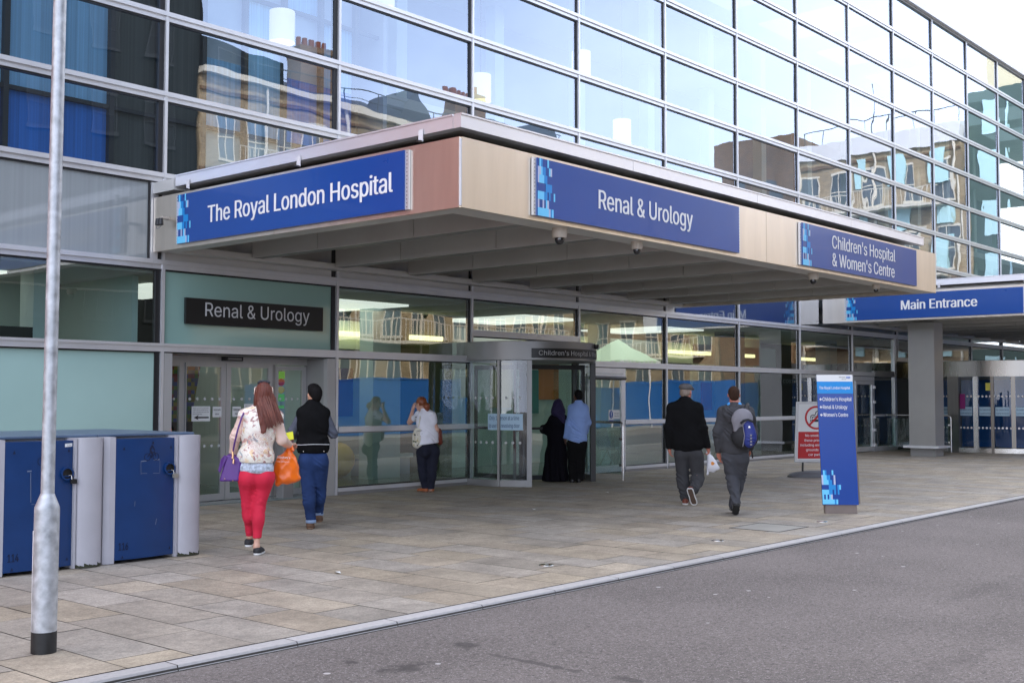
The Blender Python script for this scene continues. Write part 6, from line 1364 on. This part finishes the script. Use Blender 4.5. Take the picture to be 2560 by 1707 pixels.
body += [cone(akl, akl+V3(0, .1, -.05), .036, .03, .02), cone(akr, akr+V3(0, .1, -.05), .036, .03, .02)]
sdf_obj('body', body, skin_m, M1, .009)
tj = torso_prims(pel, waist, chest, nk, shl, shr, .345, .33, .3, 1.05, 0, 2)
sdf_obj('jeans', tj[:2]+tj[8:]+leg(hipl, knl, akl, (.108, .078, .062))+leg(hipr, knr, akr, (.108, .078, .062)), denim, M1, .009, cuts=[(P(0, 620), (0, 0, 1)), (P(0, 1212), (0, 0, -1))], wr=folds(.003, [(knl+V3(0, 0, -.03), .12, .007, .045), (knr, .12, .007, .045), (pel+V3(0, -.1, -.12), .12, .005, .05), (akl+V3(0, 0, .08), .10, .007, .035), (akr+V3(0, 0, .08), .10, .006, .035)], 11))
cuff = mat('pale turned denim', srgb(140, 160, 190), .85)
for a in (akl, akr): sdf_obj('cuff', [cone(a+V3(0, 0, -.025), a+V3(0, 0, .01), .063, .066, .01)], cuff, M1, .008, cuts=[(a+V3(0, 0, .012), (0, 0, 1)), (a+V3(0, 0, -.03), (0, 0, -1))])
gl = [ell(waist+V3(0, 0, -.03), (.208, .150, .20), .06), ell(chest, (.205, .150, .24), .06), cone(shl+V3(.0, 0, 0), shr-V3(.0, 0, 0), .068, .068, .06), cone(chest+V3(0, 0, .1), nk, .11, .078, .06)]+yoke(nk, shl, shr, .066, .062)
go = sdf_obj('gilet', gl, gilet, M1, .009, cuts=[(P(0, 648), (0, 0, -1)), (nk+V3(0, -.02, .05), (0, .35, 1)), (P(664, 0), (-1, 0, .06)), (P(932, 0), (1, 0, .06))], wr=folds(.003, [(waist+V3(.1, -.12, .02), .16, .005, .06)], 13))
MB().tube([P(662, 576, -.10), P(700, 577, -.148), P(800, 572, -.163), P(890, 574, -.148), P(930, 576, -.10)], .004, mat('white piping', (.7, .7, .7), .6), 6).build('hem_piping', go, local=True, smooth=True)
b = MB(); 
for q in (722, 886): ball(b, tuple(P(q, 630, -.148)), .009, steel_b, 8, 6)
b.build('button', go, local=True)
for (a, b_, c) in ((shl, ehl, whl), (shr, ehr, whr)): sdf_obj('sleeve', limb(a, b_, c, (.064, .056, .042)), greyk, M1, .009, cuts=[(c, nrm(c-b_))], wr=folds(.003, [(b_, .1, .006, .04)], 15))
sdf_obj('hair', [ell(HT(0, -.02, .035), (.088, .102, .092), .03, R(28)), ell(HT(0, -.07, -.02), (.066, .045, .075), .03, R(28)), ell(HT(0, .02, .09), (.07, .07, .05), .03, R(28))], blackhair, M1, .007, wr=strands(.003, 170, 2), sub=[ell(HT(0, .10, -.04), (.075, .085, .085), yaw=R(28))])
brown = mat('brown suede', srgb(104, 78, 60), .85, 0, .12, 20)
shoe('shoe', P(778, 1262, -.10), P(792, 1262, .17), brown, mat('tan sole', srgb(120, 92, 70), .7), M1, .046, collar=akl+V3(0, 0, -.01)); shoe('shoe', P(846, 1222, .12), P(862, 1222, .40), brown, MATS['tan sole'], M1, .046, collar=akr+V3(0, 0, -.01))

# --- 3 woman leaning on the glass ---------------------------------------------------------------------------
whitec = mat('white cotton top', (.80, .79, .84), .8, 0, .04, 6); navy = mat('navy trousers', srgb(20, 23, 40), .9, 0, .15, 8)
W2, P = person('woman in white top with ginger ponytail leaning her arm on the window rail', (14.25, 14.28), .00132, 430, 1412)
H = P(325, 262, .08); hp, HT = head_prims(H, .97, R(52), R(-6)); nk = P(372, 340, .02); yaw = R(28)
shl, shr = SHD(P(288, 388, .10), P(488, 396, -.02)); chest, waist, pel = P(400, 500, .02), P(425, 680, 0), P(425, 850, 0)
ehl, whl = P(178, 508, .30), P(225, 330, .20); ehr, whr = P(535, 600, -.01), P(560, 700, .12)
hipl, hipr = P(350, 900, 0), P(490, 900, 0); knl, akl = P(345, 1120, .02), P(395, 1375, .05); knr, akr = P(480, 1120, 0), P(462, 1375, 0)
body = hp+torso_prims(pel, waist, chest, nk, shl, shr, .36, .30, .32, 1, yaw)+[cone(nk, H+V3(.02, -.01, -.05), .05, .048, .02)]+limb(shl, ehl, whl, (.05, .043, .028))+limb(shr, ehr, whr, (.048, .04, .027))+leg(hipl, knl, akl, (.085, .058, .036))+leg(hipr, knr, akr, (.085, .058, .036))+hand(whl, (.25, -.05, 1), (-.7, -.5, .3), .92, .6)+hand(whr, (.1, .5, -.8), (1, 0, 0), .92, .8, -1)+[cone(akl, akl+V3(-.05, .08, -.04), .034, .026, .02), cone(akr, akr+V3(-.05, .08, -.04), .034, .026, .02)]
sdf_obj('body', body, skin_l, W2, .009)
tt_ = torso_prims(pel, waist, chest, nk, shl, shr, .37, .34, .3, 1.12, yaw, 1)
sdf_obj('trousers', tt_[:1]+tt_[8:]+leg(hipl, knl, akl, (.108, .078, .064))+leg(hipr, knr, akr, (.108, .078, .062)), navy, W2, .010, cuts=[(P(0, 1372), (0, 0, -1))], wr=folds(.003, [(knl, .13, .005, .05), (knr, .13, .005, .05)], 21))
tp = [ell(pel+V3(0, 0, .04), (.205, .155, .14), .08, yaw), ell(waist, (.19, .145, .19), .08, yaw), ell(chest, (.185, .14, .22), .06, yaw), cone(shl, shr, .066, .066, .06), cone(chest+V3(0, 0, .1), nk, .09, .07, .05), cone(shl, shl+(ehl-shl)*.55, .066, .064, .05), cone(shr, shr+(ehr-shr)*.4, .064, .06, .05)]
sdf_obj('top', tp, whitec, W2, .009, cuts=[(P(0, 838), (.12, 0, -1)), (nk+V3(0, 0, .015), (0, .25, 1)), (shl+(ehl-shl)*.55, nrm(ehl-shl))], wr=folds(.004, [(P(450, 760, -.13), .22, .005, .07)], 23))
MB().tube([P(285, 440, .02), P(262, 438, .05), P(240, 436, .12)], .008, navy, 6).build('sleeve_trim', W2, local=True)
ging = mat('ginger hair', srgb(126, 66, 34), .4, 0, .35, 4, stretch=(50, 50, 3), spec=.6)
sdf_obj('hair', [ell(HT(0, -.02, .03), (.084, .10, .096), .03, R(52)), cone(H+V3(.06, -.06, .01), P(405, 300, -.05), .045, .055, .03), cone(P(405, 290, -.05), P(412, 368, -.04), .05, .018, .03)], ging, W2, .007, wr=strands(.003, 140, 1), sub=[ell(HT(0, .10, -.035), (.07, .075, .10), yaw=R(52))])
tan = mat('tan leather shoe', srgb(168, 92, 52), .55); shoe('shoe', P(420, 1414, -.06), P(285, 1412, .10), tan, MATS['tan sole'], W2, .040, .05); shoe('shoe', P(490, 1414, -.02), P(420, 1412, .16), tan, MATS['tan sole'], W2, .040, .05)
tote_m = mat('cream canvas', srgb(216, 210, 192), .85, 0, .06, 8)
tb = at_person(W2, 'tote_bag', 'cream printed canvas tote on the shoulder of the woman in white', 'tote bag')
sdf_obj('bag_body', [ell(P(300, 720, -.06), (.10, .07, .17), .04), cone(P(262, 790, -.06), P(290, 610, -.06), .055, .05, .05), cone(P(335, 800, -.06), P(345, 600, -.06), .05, .05, .05)], tote_m, tb, .009, cuts=[(P(0, 535), (.15, 0, 1)), (P(0, 840), (-.1, 0, -1))], wr=folds(.005, [], 31))
b = MB(); 
for dy in (-.095, -.03): b.tube([P(300, 560, dy), P(318, 450, dy-.03), P(322, 372, -.02), P(326, 352, .02)], .010, tote_m, 6)
b.build('strap', tb, local=True, smooth=True)
b = MB(); text(b, 'LONDON', P(268, 628, -.145), (1, .0, .16), (0, 0, 1), .105, .020, ink, .01)
rq = random.Random(4)
for i in range(22): q = P(rq.uniform(230, 350), rq.uniform(650, 800), -.142); c_ = rq.choice([srgb(120, 50, 50), srgb(60, 60, 70), srgb(180, 160, 90), srgb(70, 90, 70)]); mm = mat('tote print %d' % (i % 4), c_, .8); s_ = rq.uniform(.004, .010); b.poly([q+V3(-s_, 0, -s_*1.6), q+V3(s_, 0, -s_*1.4), q+V3(s_*.8, 0, s_*1.5), q+V3(-s_*.7, 0, s_*1.7)], mm)
b.build('print', tb, local=True)
sb_ = at_person(W2, 'shoulder_bag', 'small russet leather bag at the right side of the woman in white', 'handbag')
sdf_obj('bag_body', [ell(P(572, 690, .10), (.045, .11, .14), .04), cone(P(560, 620, .08), P(585, 770, .08), .035, .04, .04)], mat('russet leather', srgb(120, 54, 36), .5), sb_, .009)
MB().tube([P(560, 600, .06), P(535, 560, .02), P(510, 470, .0), P(482, 372, .0)], .008, black, 6).build('strap', sb_, local=True, smooth=True)

# --- 4 woman in black abaya ---------------------------------------------------------------------------------
abaya = mat('black abaya cloth', (.007, .006, .009), .9, 0, .25, 4, spec=.12); hij = mat('dark violet scarf', srgb(40, 30, 66), .8, 0, .15, 8)
W3, P = person('woman in long black abaya and dark violet headscarf at the revolving door', (17.72, 14.25), .00203, 790, 1424)
H = P(812, 705, .03); hp, HT = head_prims(H, 1.0, R(35)); nk = P(818, 775, 0); shl, shr = SHD(P(755, 815, .02), P(880, 815, 0))
chest, waist, pel = P(815, 880, 0), P(805, 990, 0), P(795, 1080, 0); ehl, whl = P(715, 930, .05), P(660, 928, .16); ehr, whr = P(890, 940, .05), P(850, 1000, .18)
hl, hr_ = P(765, 1100, 0), P(825, 1100, 0)
body = hp+torso_prims(pel, waist, chest, nk, shl, shr, .32, .28, .3)+[cone(nk, H+V3(0, 0, -.05), .05, .05, .02)]+limb(shl, ehl, whl, (.046, .038, .026))+limb(shr, ehr, whr, (.046, .038, .026))+leg(hl, P(760, 1260, 0), P(758, 1390, 0))+leg(hr_, P(830, 1260, 0), P(835, 1390, 0))+hand(whl, (-.8, .5, .15), (0, -.3, 1), .92, .25)+hand(whr, (-.5, .8, -.2), (0, -.2, 1), .92, .5, -1)
sdf_obj('body', body, skin_d, W3, .010)
gown = [ell(chest, (.18, .15, .24), .08), cone(shl, shr, .07, .07, .06), cone(chest, waist, .17, .18, .08, ((0, 1, 0), 1.25)), cone(waist, P(795, 1180, 0), .175, .20, .08, ((0, 1, 0), 1.15)), cone(P(795, 1180, 0), P(786, 1440, 0), .20, .255, .08, ((0, 1, 0), 1.1)), *limb(shl, ehl, whl, (.085, .10, .09), .05), *limb(shr, ehr, whr, (.08, .09, .08), .05)]
def drape(Q): a = np.arctan2(Q[:, 1], Q[:, 0]+.0); g = np.clip((.95-Q[:, 2])/.9, 0, 1); return .022*g*np.sin(a*11+2.5*np.sin(Q[:, 2]*2.5))
sdf_obj('abaya', gown, abaya, W3, .011, cuts=[(P(0, 1418), (0, 0, -1)), (whl, nrm(whl-ehl))], wr=drape)
sdf_obj('headscarf', [ell(H+V3(0, -.01, .015), (.105, .12, .125), .03), ell(H+V3(.02, -.05, -.10), (.13, .11, .13), .06), cone(P(800, 760, -.05), P(870, 850, -.13), .11, .05, .06), cone(P(790, 770, .06), P(770, 830, .06), .09, .05, .05)], hij, W3, .009, sub=[ell(HT(0, .13, -.015), (.062, .07, .085), yaw=R(35))], wr=folds(.006, [(H+V3(0, -.1, -.12), .16, .008, .05)], 41))
shoe('shoe', P(758, 1424, -.02), P(740, 1424, .2), bks, bks, W3, .038); shoe('shoe', P(832, 1424, -.02), P(828, 1424, .2), bks, bks, W3, .038)

# --- 5 man in pale blue shirt --------------------------------------------------------------------------------
bshirt = mat('pale blue shirt', srgb(140, 168, 222), .75, 0, .05, 6); btrs = mat('black trousers', (.008, .008, .008), .9, 0, .2, 8, spec=.12)
M2, P = person('man in pale blue shirt and black trousers at the revolving door', (17.75, 13.78), .00200, 970, 1440)
H = P(992, 610, .02); hp, HT = head_prims(H, 1.04, R(22)); nk = P(995, 672, 0); shl, shr = SHD(P(925, 715, .02), P(1068, 715, 0))
chest, waist, pel = P(995, 790, 0), P(990, 930, 0), P(980, 1060, 0); ehl, whl = P(905, 870, -.02), P(868, 1020, .02); ehr, whr = P(1088, 870, .04), P(1070, 960, .2)
hl, hr_ = P(938, 1080, 0), P(1020, 1080, 0); knl, akl = P(940, 1260, .02), P(940, 1405, 0); knr, akr = P(1015, 1260, .03), P(1000, 1410, .04)
body = hp+torso_prims(pel, waist, chest, nk, shl, shr, .33, .31, .34)+[cone(nk, H+V3(0, 0, -.05), .058, .056, .02)]+limb(shl, ehl, whl, (.05, .042, .03))+limb(shr, ehr, whr, (.05, .042, .03))+leg(hl, knl, akl)+leg(hr_, knr, akr)+hand(whl, (.05, .1, -1), (-1, 0, 0), 1, .5)+hand(whr, (-.2, .9, .2), (0, -.2, 1), 1, .6, -1)
sdf_obj('body', body, skin_d, M2, .010)
ts = torso_prims(pel, waist, chest, nk, shl, shr, .36, .36, .3, 1.1, 0, 2)
sdf_obj('trousers', ts[:2]+ts[8:]+leg(hl, knl, akl, (.112, .092, .082), 0)+leg(hr_, knr, akr, (.112, .092, .082), 0), btrs, M2, .010, cuts=[(P(0, 1426), (0, 0, -1)), (P(0, 1000), (0, 0, 1))], wr=folds(.004, [(knl, .15, .006, .07), (akl+V3(0, 0, .05), .1, .006, .04)], 43))
sh_ = [ell(pel+V3(0, 0, .08), (.198, .150, .16), .08), ell(waist+V3(0, 0, .03), (.196, .148, .2), .08), ell(chest, (.20, .148, .23), .06), cone(shl, shr, .062, .062, .07), cone(chest+V3(0, 0, .1), nk, .1, .07, .06), cone(nk, nk+V3(0, 0, .03), .068, .066, .02)]+yoke(nk, shl, shr, .064, .062)+limb(shl, ehl, whl, (.070, .062, .048), .05)+limb(shr, ehr, whr, (.070, .062, .048), .05)
sdf_obj('shirt', sh_, bshirt, M2, .009, cuts=[(P(0, 1073), (-.02, 0, -1)), (nk+V3(0, -.02, .035), (0, .3, 1)), (whl, nrm(whl-ehl))], wr=folds(.005, [(waist+V3(0, -.14, .05), .2, .006, .07), (ehl, .12, .006, .045), (P(1000, 1000, -.14), .16, .004, .05)], 45))
sdf_obj('hair', [ell(HT(0, -.022, .032), (.082, .098, .088), .03, R(22)), ell(HT(0, -.065, -.03), (.064, .042, .06), .03, R(22))], blackhair, M2, .008, wr=strands(.002, 200, 3), sub=[ell(HT(0, .10, -.03), (.08, .085, .09), yaw=R(22))])
bleath = mat('black leather shoe', (.012, .011, .011), .3, coat=.2)
shoe('shoe', P(938, 1443, -.08), P(930, 1443, .20), bleath, bleath, M2, .046, collar=akl+V3(0, 0, .02)); shoe('shoe', P(1000, 1440, -.05), P(1000, 1440, .23), bleath, bleath, M2, .046, collar=akr+V3(0, 0, .02))

# --- 6 old man with flat cap -----------------------------------------------------------------------------------
bjack = mat('black wool jacket', (.008, .008, .0085), .95, 0, .2, 10, .15, 220, spec=.12); gtr = mat('charcoal trousers', srgb(58, 58, 60), .92, 0, .14, 10, .1, 200)
capm = mat('grey tweed cap', srgb(100, 96, 94), .95, 0, .25, 60); greyhair = mat('grey hair', srgb(140, 124, 110), .6, 0, .2, 40)
M3, P = person('older man in grey flat cap, black jacket and charcoal trousers', (15.25, 9.72), .00145, 300, 1362)
H = P(318, 180, .04); hp, HT = head_prims(H, 1.04, R(-32)); nk = P(305, 255, 0); shl, shr = SHD(P(155, 325, 0), P(455, 325, 0))
chest, waist, pel = P(305, 450, 0), P(315, 650, 0), P(330, 800, 0); ehl, whl = P(128, 560, -.02), P(135, 775, .06); ehr, whr = P(490, 560, -.02), P(540, 762, .04)
hl, hr_ = P(270, 860, 0), P(415, 860, 0); knl, akl = P(275, 1080, .05), P(300, 1300, .02); knr, akr = P(435, 1090, .02), P(385, 1190, -.26)
body = hp+torso_prims(pel, waist, chest, nk, shl, shr, .35, .33, .38)+[cone(nk, H+V3(0, 0, -.05), .060, .056, .02)]+limb(shl, ehl, whl, (.05, .042, .03))+limb(shr, ehr, whr, (.05, .042, .03))+leg(hl, knl, akl)+leg(hr_, knr, akr)+hand(whl, (.15, .15, -1), (-.9, -.3, 0), 1, .5)+hand(whr, (.2, .1, -1), (.9, -.3, 0), 1, 1.1, -1)
sdf_obj('body', body, skin_r, M3, .009)
ts = torso_prims(pel, waist, chest, nk, shl, shr, .40, .36, .3, 1.1, 0, 2)
sdf_obj('trousers', ts[:2]+ts[8:]+leg(hl, knl, akl, (.118, .098, .078), 0)+leg(hr_, knr, akr, (.118, .098, .082), 0), gtr, M3, .010, cuts=[(akl+V3(0, 0, -.05), (0, 0, -1)), (P(0, 740), (0, 0, 1))], wr=folds(.004, [(knl, .15, .007, .07), (knr, .15, .008, .06), (akl+V3(0, 0, .1), .12, .009, .05), (akr+V3(0, 0, .06), .12, .008, .05)], 51))
jk = [ell(pel+V3(0, 0, .10), (.242, .165, .20), .08), ell(waist+V3(0, 0, .04), (.235, .162, .22), .08), ell(chest, (.235, .158, .25), .07), cone(shl, shr, .066, .066, .07), cone(chest+V3(0, 0, .12), nk, .12, .078, .06)]+yoke(nk, shl, shr, .068, .066)+limb(shl, ehl, whl, (.074, .066, .056), .05)+limb(shr, ehr, whr, (.074, .066, .056), .05)
sdf_obj('jacket', jk, bjack, M3, .010, cuts=[(P(0, 812), (0, 0, -1)), (nk+V3(0, -.02, .04), (0, .35, 1)), (whl+V3(0, 0, -.005), nrm(whl-ehl))], wr=folds(.005, [(ehl, .13, .006, .06), (ehr, .13, .006, .06), (P(320, 740, -.15), .14, .004, .09)], 53))
sdf_obj('hair', [ell(HT(0, -.05, -.025), (.080, .062, .055), .03, R(-32)), ell(HT(0, -.02, .02), (.082, .096, .07), .03, R(-32))], greyhair, M3, .008, wr=strands(.002, 200, 5), sub=[ell(HT(0, .09, -.03), (.08, .085, .1), yaw=R(-32))])
sdf_obj('flat_cap', [ell(HT(0, -.005, .068), (.098, .122, .048), .03, R(-32)), ell(HT(0, -.04, .085), (.085, .085, .045), .04, R(-32)), ell(HT(0, .115, .045), (.062, .05, .014), .03, R(-32), -.2)], capm, M3, .008, wr=folds(.003, [], 55), cuts=[(HT(0, 0, .03), (0, 0, -1))])
rbrown = mat('red brown leather', srgb(110, 52, 34), .5); 
shoe('shoe', P(302, 1364, -.08), P(298, 1364, .21), rbrown, wsole, M3, .047, collar=akl+V3(0, 0, -.04))
# raised right foot: sole turned to the camera
he, to = P(345, 1180, -.36), P(395, 1350, -.22); n_ = nrm(V3(.25, 1, .32)); shoe('shoe', he, to, rbrown, mat('worn brown sole', srgb(92, 74, 62), .8), M3, .050, solet=.02, up=n_-nrm(to-he)*(n_@nrm(to-he)), collar=akr)
D_ = nrm(to-he); n2 = nrm(n_-D_*(n_@D_)); b = MB(); sL = np.cross(D_, n2)
prof = [(.0, .030), (.06, .042), (.25, .046), (.5, .043), (.75, .050), (.93, .042), (1.0, .024)]; L_ = np.linalg.norm(to-he)
pts = [he+D_*(L_*f*1.02)+sL*w+n2*.004 for f, w in prof]+[he+D_*(L_*f*1.02)-sL*w+n2*.004 for f, w in reversed(prof)]
b.tube([tuple(p) for p in pts+[pts[0]]], .009, wsole, 6, caps=False); b.build('sole_edge', M3, local=True, smooth=True)
wb = at_person(M3, 'carrier_bag', 'small white plastic carrier bag with orange emblem held by the man in the cap', 'carrier bag')
wpl = mat('white carrier plastic', (.74, .74, .78), .35, 0, .05, 6)
sdf_obj('bag_body', [ell(P(588, 960, .06), (.07, .05, .10), .05), cone(P(535, 1045, .06), P(560, 880, .06), .02, .035, .05), cone(P(640, 985, .06), P(575, 880, .06), .03, .035, .05), cone(P(560, 870, .06), P(548, 830, .06), .035, .02, .04)], wpl, wb, .008, wr=crumple(8, .007))
for a, c in ((530, 790), (560, 790)): MB().tube([P(545, 850, .05), P(a, 815, .05), P(540, c, .055)], [.016, .012, .010], wpl, 8).build('handle', wb, local=True, smooth=True)
em = P(588, 930, -.004); orange = mat('orange print', srgb(222, 140, 50), .5)
b = MB(); b.poly([em+V3(.027*math.cos(a)*(1+.18*math.cos(3*a)), 0, .027*math.sin(a)) for a in [2*math.pi*k/14 for k in range(14)]], orange); b.build('emblem', wb, local=True)

# --- 7 man with backpack ------------------------------------------------------------------------------------------
hood = mat('charcoal hoodie', srgb(60, 60, 63), .95, 0, .14, 12, .15, 220); sgt = mat('slate work trousers', srgb(62, 63, 68), .92, 0, .14, 9)
brhair = mat('short brown hair', srgb(56, 38, 29), .8, 0, .3, 50, .3, 140, spec=.15)
M4, P = person('man in charcoal hoodie with blue collar carrying a backpack, walking away', (14.35, 8.33), .00132, 822, 1478)
H = P(818, 210, .03); hp, HT = head_prims(H, 1.02, R(4)); nk = P(822, 310, 0); shl, shr = SHD(P(690, 375, 0), P(985, 375, 0))
chest, waist, pel = P(835, 490, 0), P(830, 690, 0), P(825, 840, 0); ehl, whl = P(648, 600, -.03), P(655, 860, .10); ehr, whr = P(1015, 600, .06), P(985, 780, .2)
hl, hr_ = P(765, 890, 0), P(890, 890, 0); knl, akl = P(800, 1090, .05), P(828, 1330, -.16); knr, akr = P(872, 1090, .14), P(805, 1385, .12)
body = hp+torso_prims(pel, waist, chest, nk, shl, shr, .33, .31, .36)+[cone(nk, H+V3(0, 0, -.05), .060, .058, .02)]+limb(shl, ehl, whl, (.05, .042, .03))+limb(shr, ehr, whr, (.05, .042, .03))+leg(hl, knl, akl)+leg(hr_, knr, akr)+hand(whl, (.25, .3, -.9), (-1, -.2, 0), 1, .8)+hand(whr, (.0, .5, -.8), (1, 0, 0), 1, .6, -1)
sdf_obj('body', body, skin_r, M4, .009)
ts = torso_prims(pel, waist, chest, nk, shl, shr, .345, .33, .3, 1.08, 0, 2)
sdf_obj('trousers', ts[:2]+ts[8:]+leg(hl, knl, akl, (.108, .086, .070), 0)+leg(hr_, knr, akr, (.108, .086, .070), 0), sgt, M4, .010, cuts=[(P(0, 790), (0, 0, 1))], wr=folds(.004, [(knl, .14, .008, .06), (knr, .14, .008, .06), (akl+V3(0, 0, .1), .12, .008, .05), (P(760, 890, -.1), .1, .006, .06)], 61))
hd = [ell(pel+V3(0, 0, .06), (.19, .148, .14), .08), ell(waist+V3(0, 0, .02), (.192, .145, .2), .08), ell(chest, (.215, .150, .24), .07), cone(shl, shr, .064, .064, .07), cone(chest+V3(0, 0, .12), nk, .115, .072, .06)]+yoke(nk, shl, shr, .066, .062)+limb(shl, ehl, whl, (.074, .064, .050), .045)+limb(shr, ehr, whr, (.074, .064, .050), .045)
hdo = sdf_obj('hoodie', hd, hood, M4, .010, cuts=[(P(0, 835), (0, 0, -1)), (nk+V3(0, -.02, .02), (0, .35, 1)), (whl, nrm(whl-ehl))], wr=folds(.005, [(ehl, .13, .007, .05), (waist+V3(-.1, -.12, 0), .16, .006, .07)], 63))
sdf_obj('hood', [ell(P(785, 410, -.15), (.115, .055, .085), .05), ell(P(790, 470, -.155), (.07, .045, .06), .05), cone(P(735, 360, -.08), P(700, 350, -.0), .05, .03, .05), cone(P(860, 350, -.1), P(905, 350, 0), .05, .03, .05)], hood, hdo, .009, wr=folds(.005, [(P(785, 430, -.18), .12, .007, .045)], 65))
sdf_obj('collar', [cone(P(770, 318, -.03), P(875, 318, -.03), .030, .030, .02), cone(P(770, 318, -.03), P(775, 312, .06), .028, .026, .02), cone(P(875, 318, -.03), P(870, 312, .06), .028, .026, .02)], mat('bright blue collar', srgb(70, 150, 214), .7), M4, .007)
sdf_obj('hair', [ell(HT(0, -.02, .03), (.082, .098, .09), .03), ell(HT(0, -.07, -.03), (.066, .04, .06), .03)], brhair, M4, .007, wr=strands(.002, 220, 7), sub=[ell(HT(0, .10, -.03), (.08, .085, .085)), ell(HT(.09, .02, -.05), (.03, .05, .05)), ell(HT(-.09, .02, -.05), (.03, .05, .05))])
shoe('shoe', P(805, 1445, .07), P(790, 1450, .34), bleath, bleath, M4, .047, collar=akr)
he, to = P(840, 1370, -.24), P(822, 1478, -.03); n_ = V3(0, .45, .9); D_ = nrm(to-he); shoe('shoe', he, to, bleath, mat('black rubber sole', (.02, .02, .02), .8), M4, .050, solet=.03, up=n_-D_*(n_@D_), collar=akl)
bp = at_person(M4, 'backpack', 'blue, grey and black backpack slung on one shoulder of the man in the hoodie', 'backpack')
bkb = mat('black nylon', (.013, .013, .015), .7, 0, .2, 20); bkbl = mat('royal blue nylon', srgb(30, 44, 116), .6, 0, .08, 14); bkg = mat('grey nylon', srgb(122, 120, 126), .7, 0, .08, 14)
sdf_obj('bag_body', [ell(P(928, 650, -.22), (.188, .12, .17), .06), ell(P(932, 500, -.21), (.155, .10, .19), .06)], bkb, bp, .009, wr=folds(.004, [], 71))
sdf_obj('top_panel', [ell(P(905, 465, -.26), (.145, .08, .15), .05), cone(P(835, 480, -.25), P(840, 580, -.26), .05, .045, .05)], bkg, bp, .009, cuts=[(P(0, 612), (-.5, 0, -1))], wr=folds(.003, [], 73))
sdf_obj('front_pocket', [ell(P(975, 650, -.305), (.095, .062, .15), .05), ell(P(965, 540, -.30), (.075, .05, .09), .05)], bkbl, bp, .009, wr=folds(.003, [(P(990, 700, -.36), .08, .005, .04)], 75))
b = MB(); b.tube([P(885, 510, -.35), P(915, 480, -.36), P(960, 470, -.36), P(1010, 490, -.34)], .016, bkb, 8); b.tube([P(905, 520, -.345), P(925, 640, -.365), P(905, 750, -.33)], .006, bkg, 6); b.build('piping', bp, local=True, smooth=True)
b = MB()
for k in range(4): b.box(P(980, 0)[0], P(1000, 0)[0], -.38, -.372, P(0, 640+k*32)[2], P(0, 622+k*32)[2], bkg)
b.poly([P(962, 556, -.362), P(984, 556, -.362), P(980, 536, -.36), P(966, 536, -.36)], letw); b.build('lacing', bp, local=True)
b = MB(); b.tube([P(930, 400, -.20), P(945, 345, -.10), P(960, 318, .0), P(965, 340, .08)], [.03, .032, .03, .028], bkb, 8); b.tube([P(985, 760, -.24), P(1000, 820, -.22), P(1005, 872, -.20)], .011, bkb, 6); b.build('strap', bp, local=True, smooth=True)
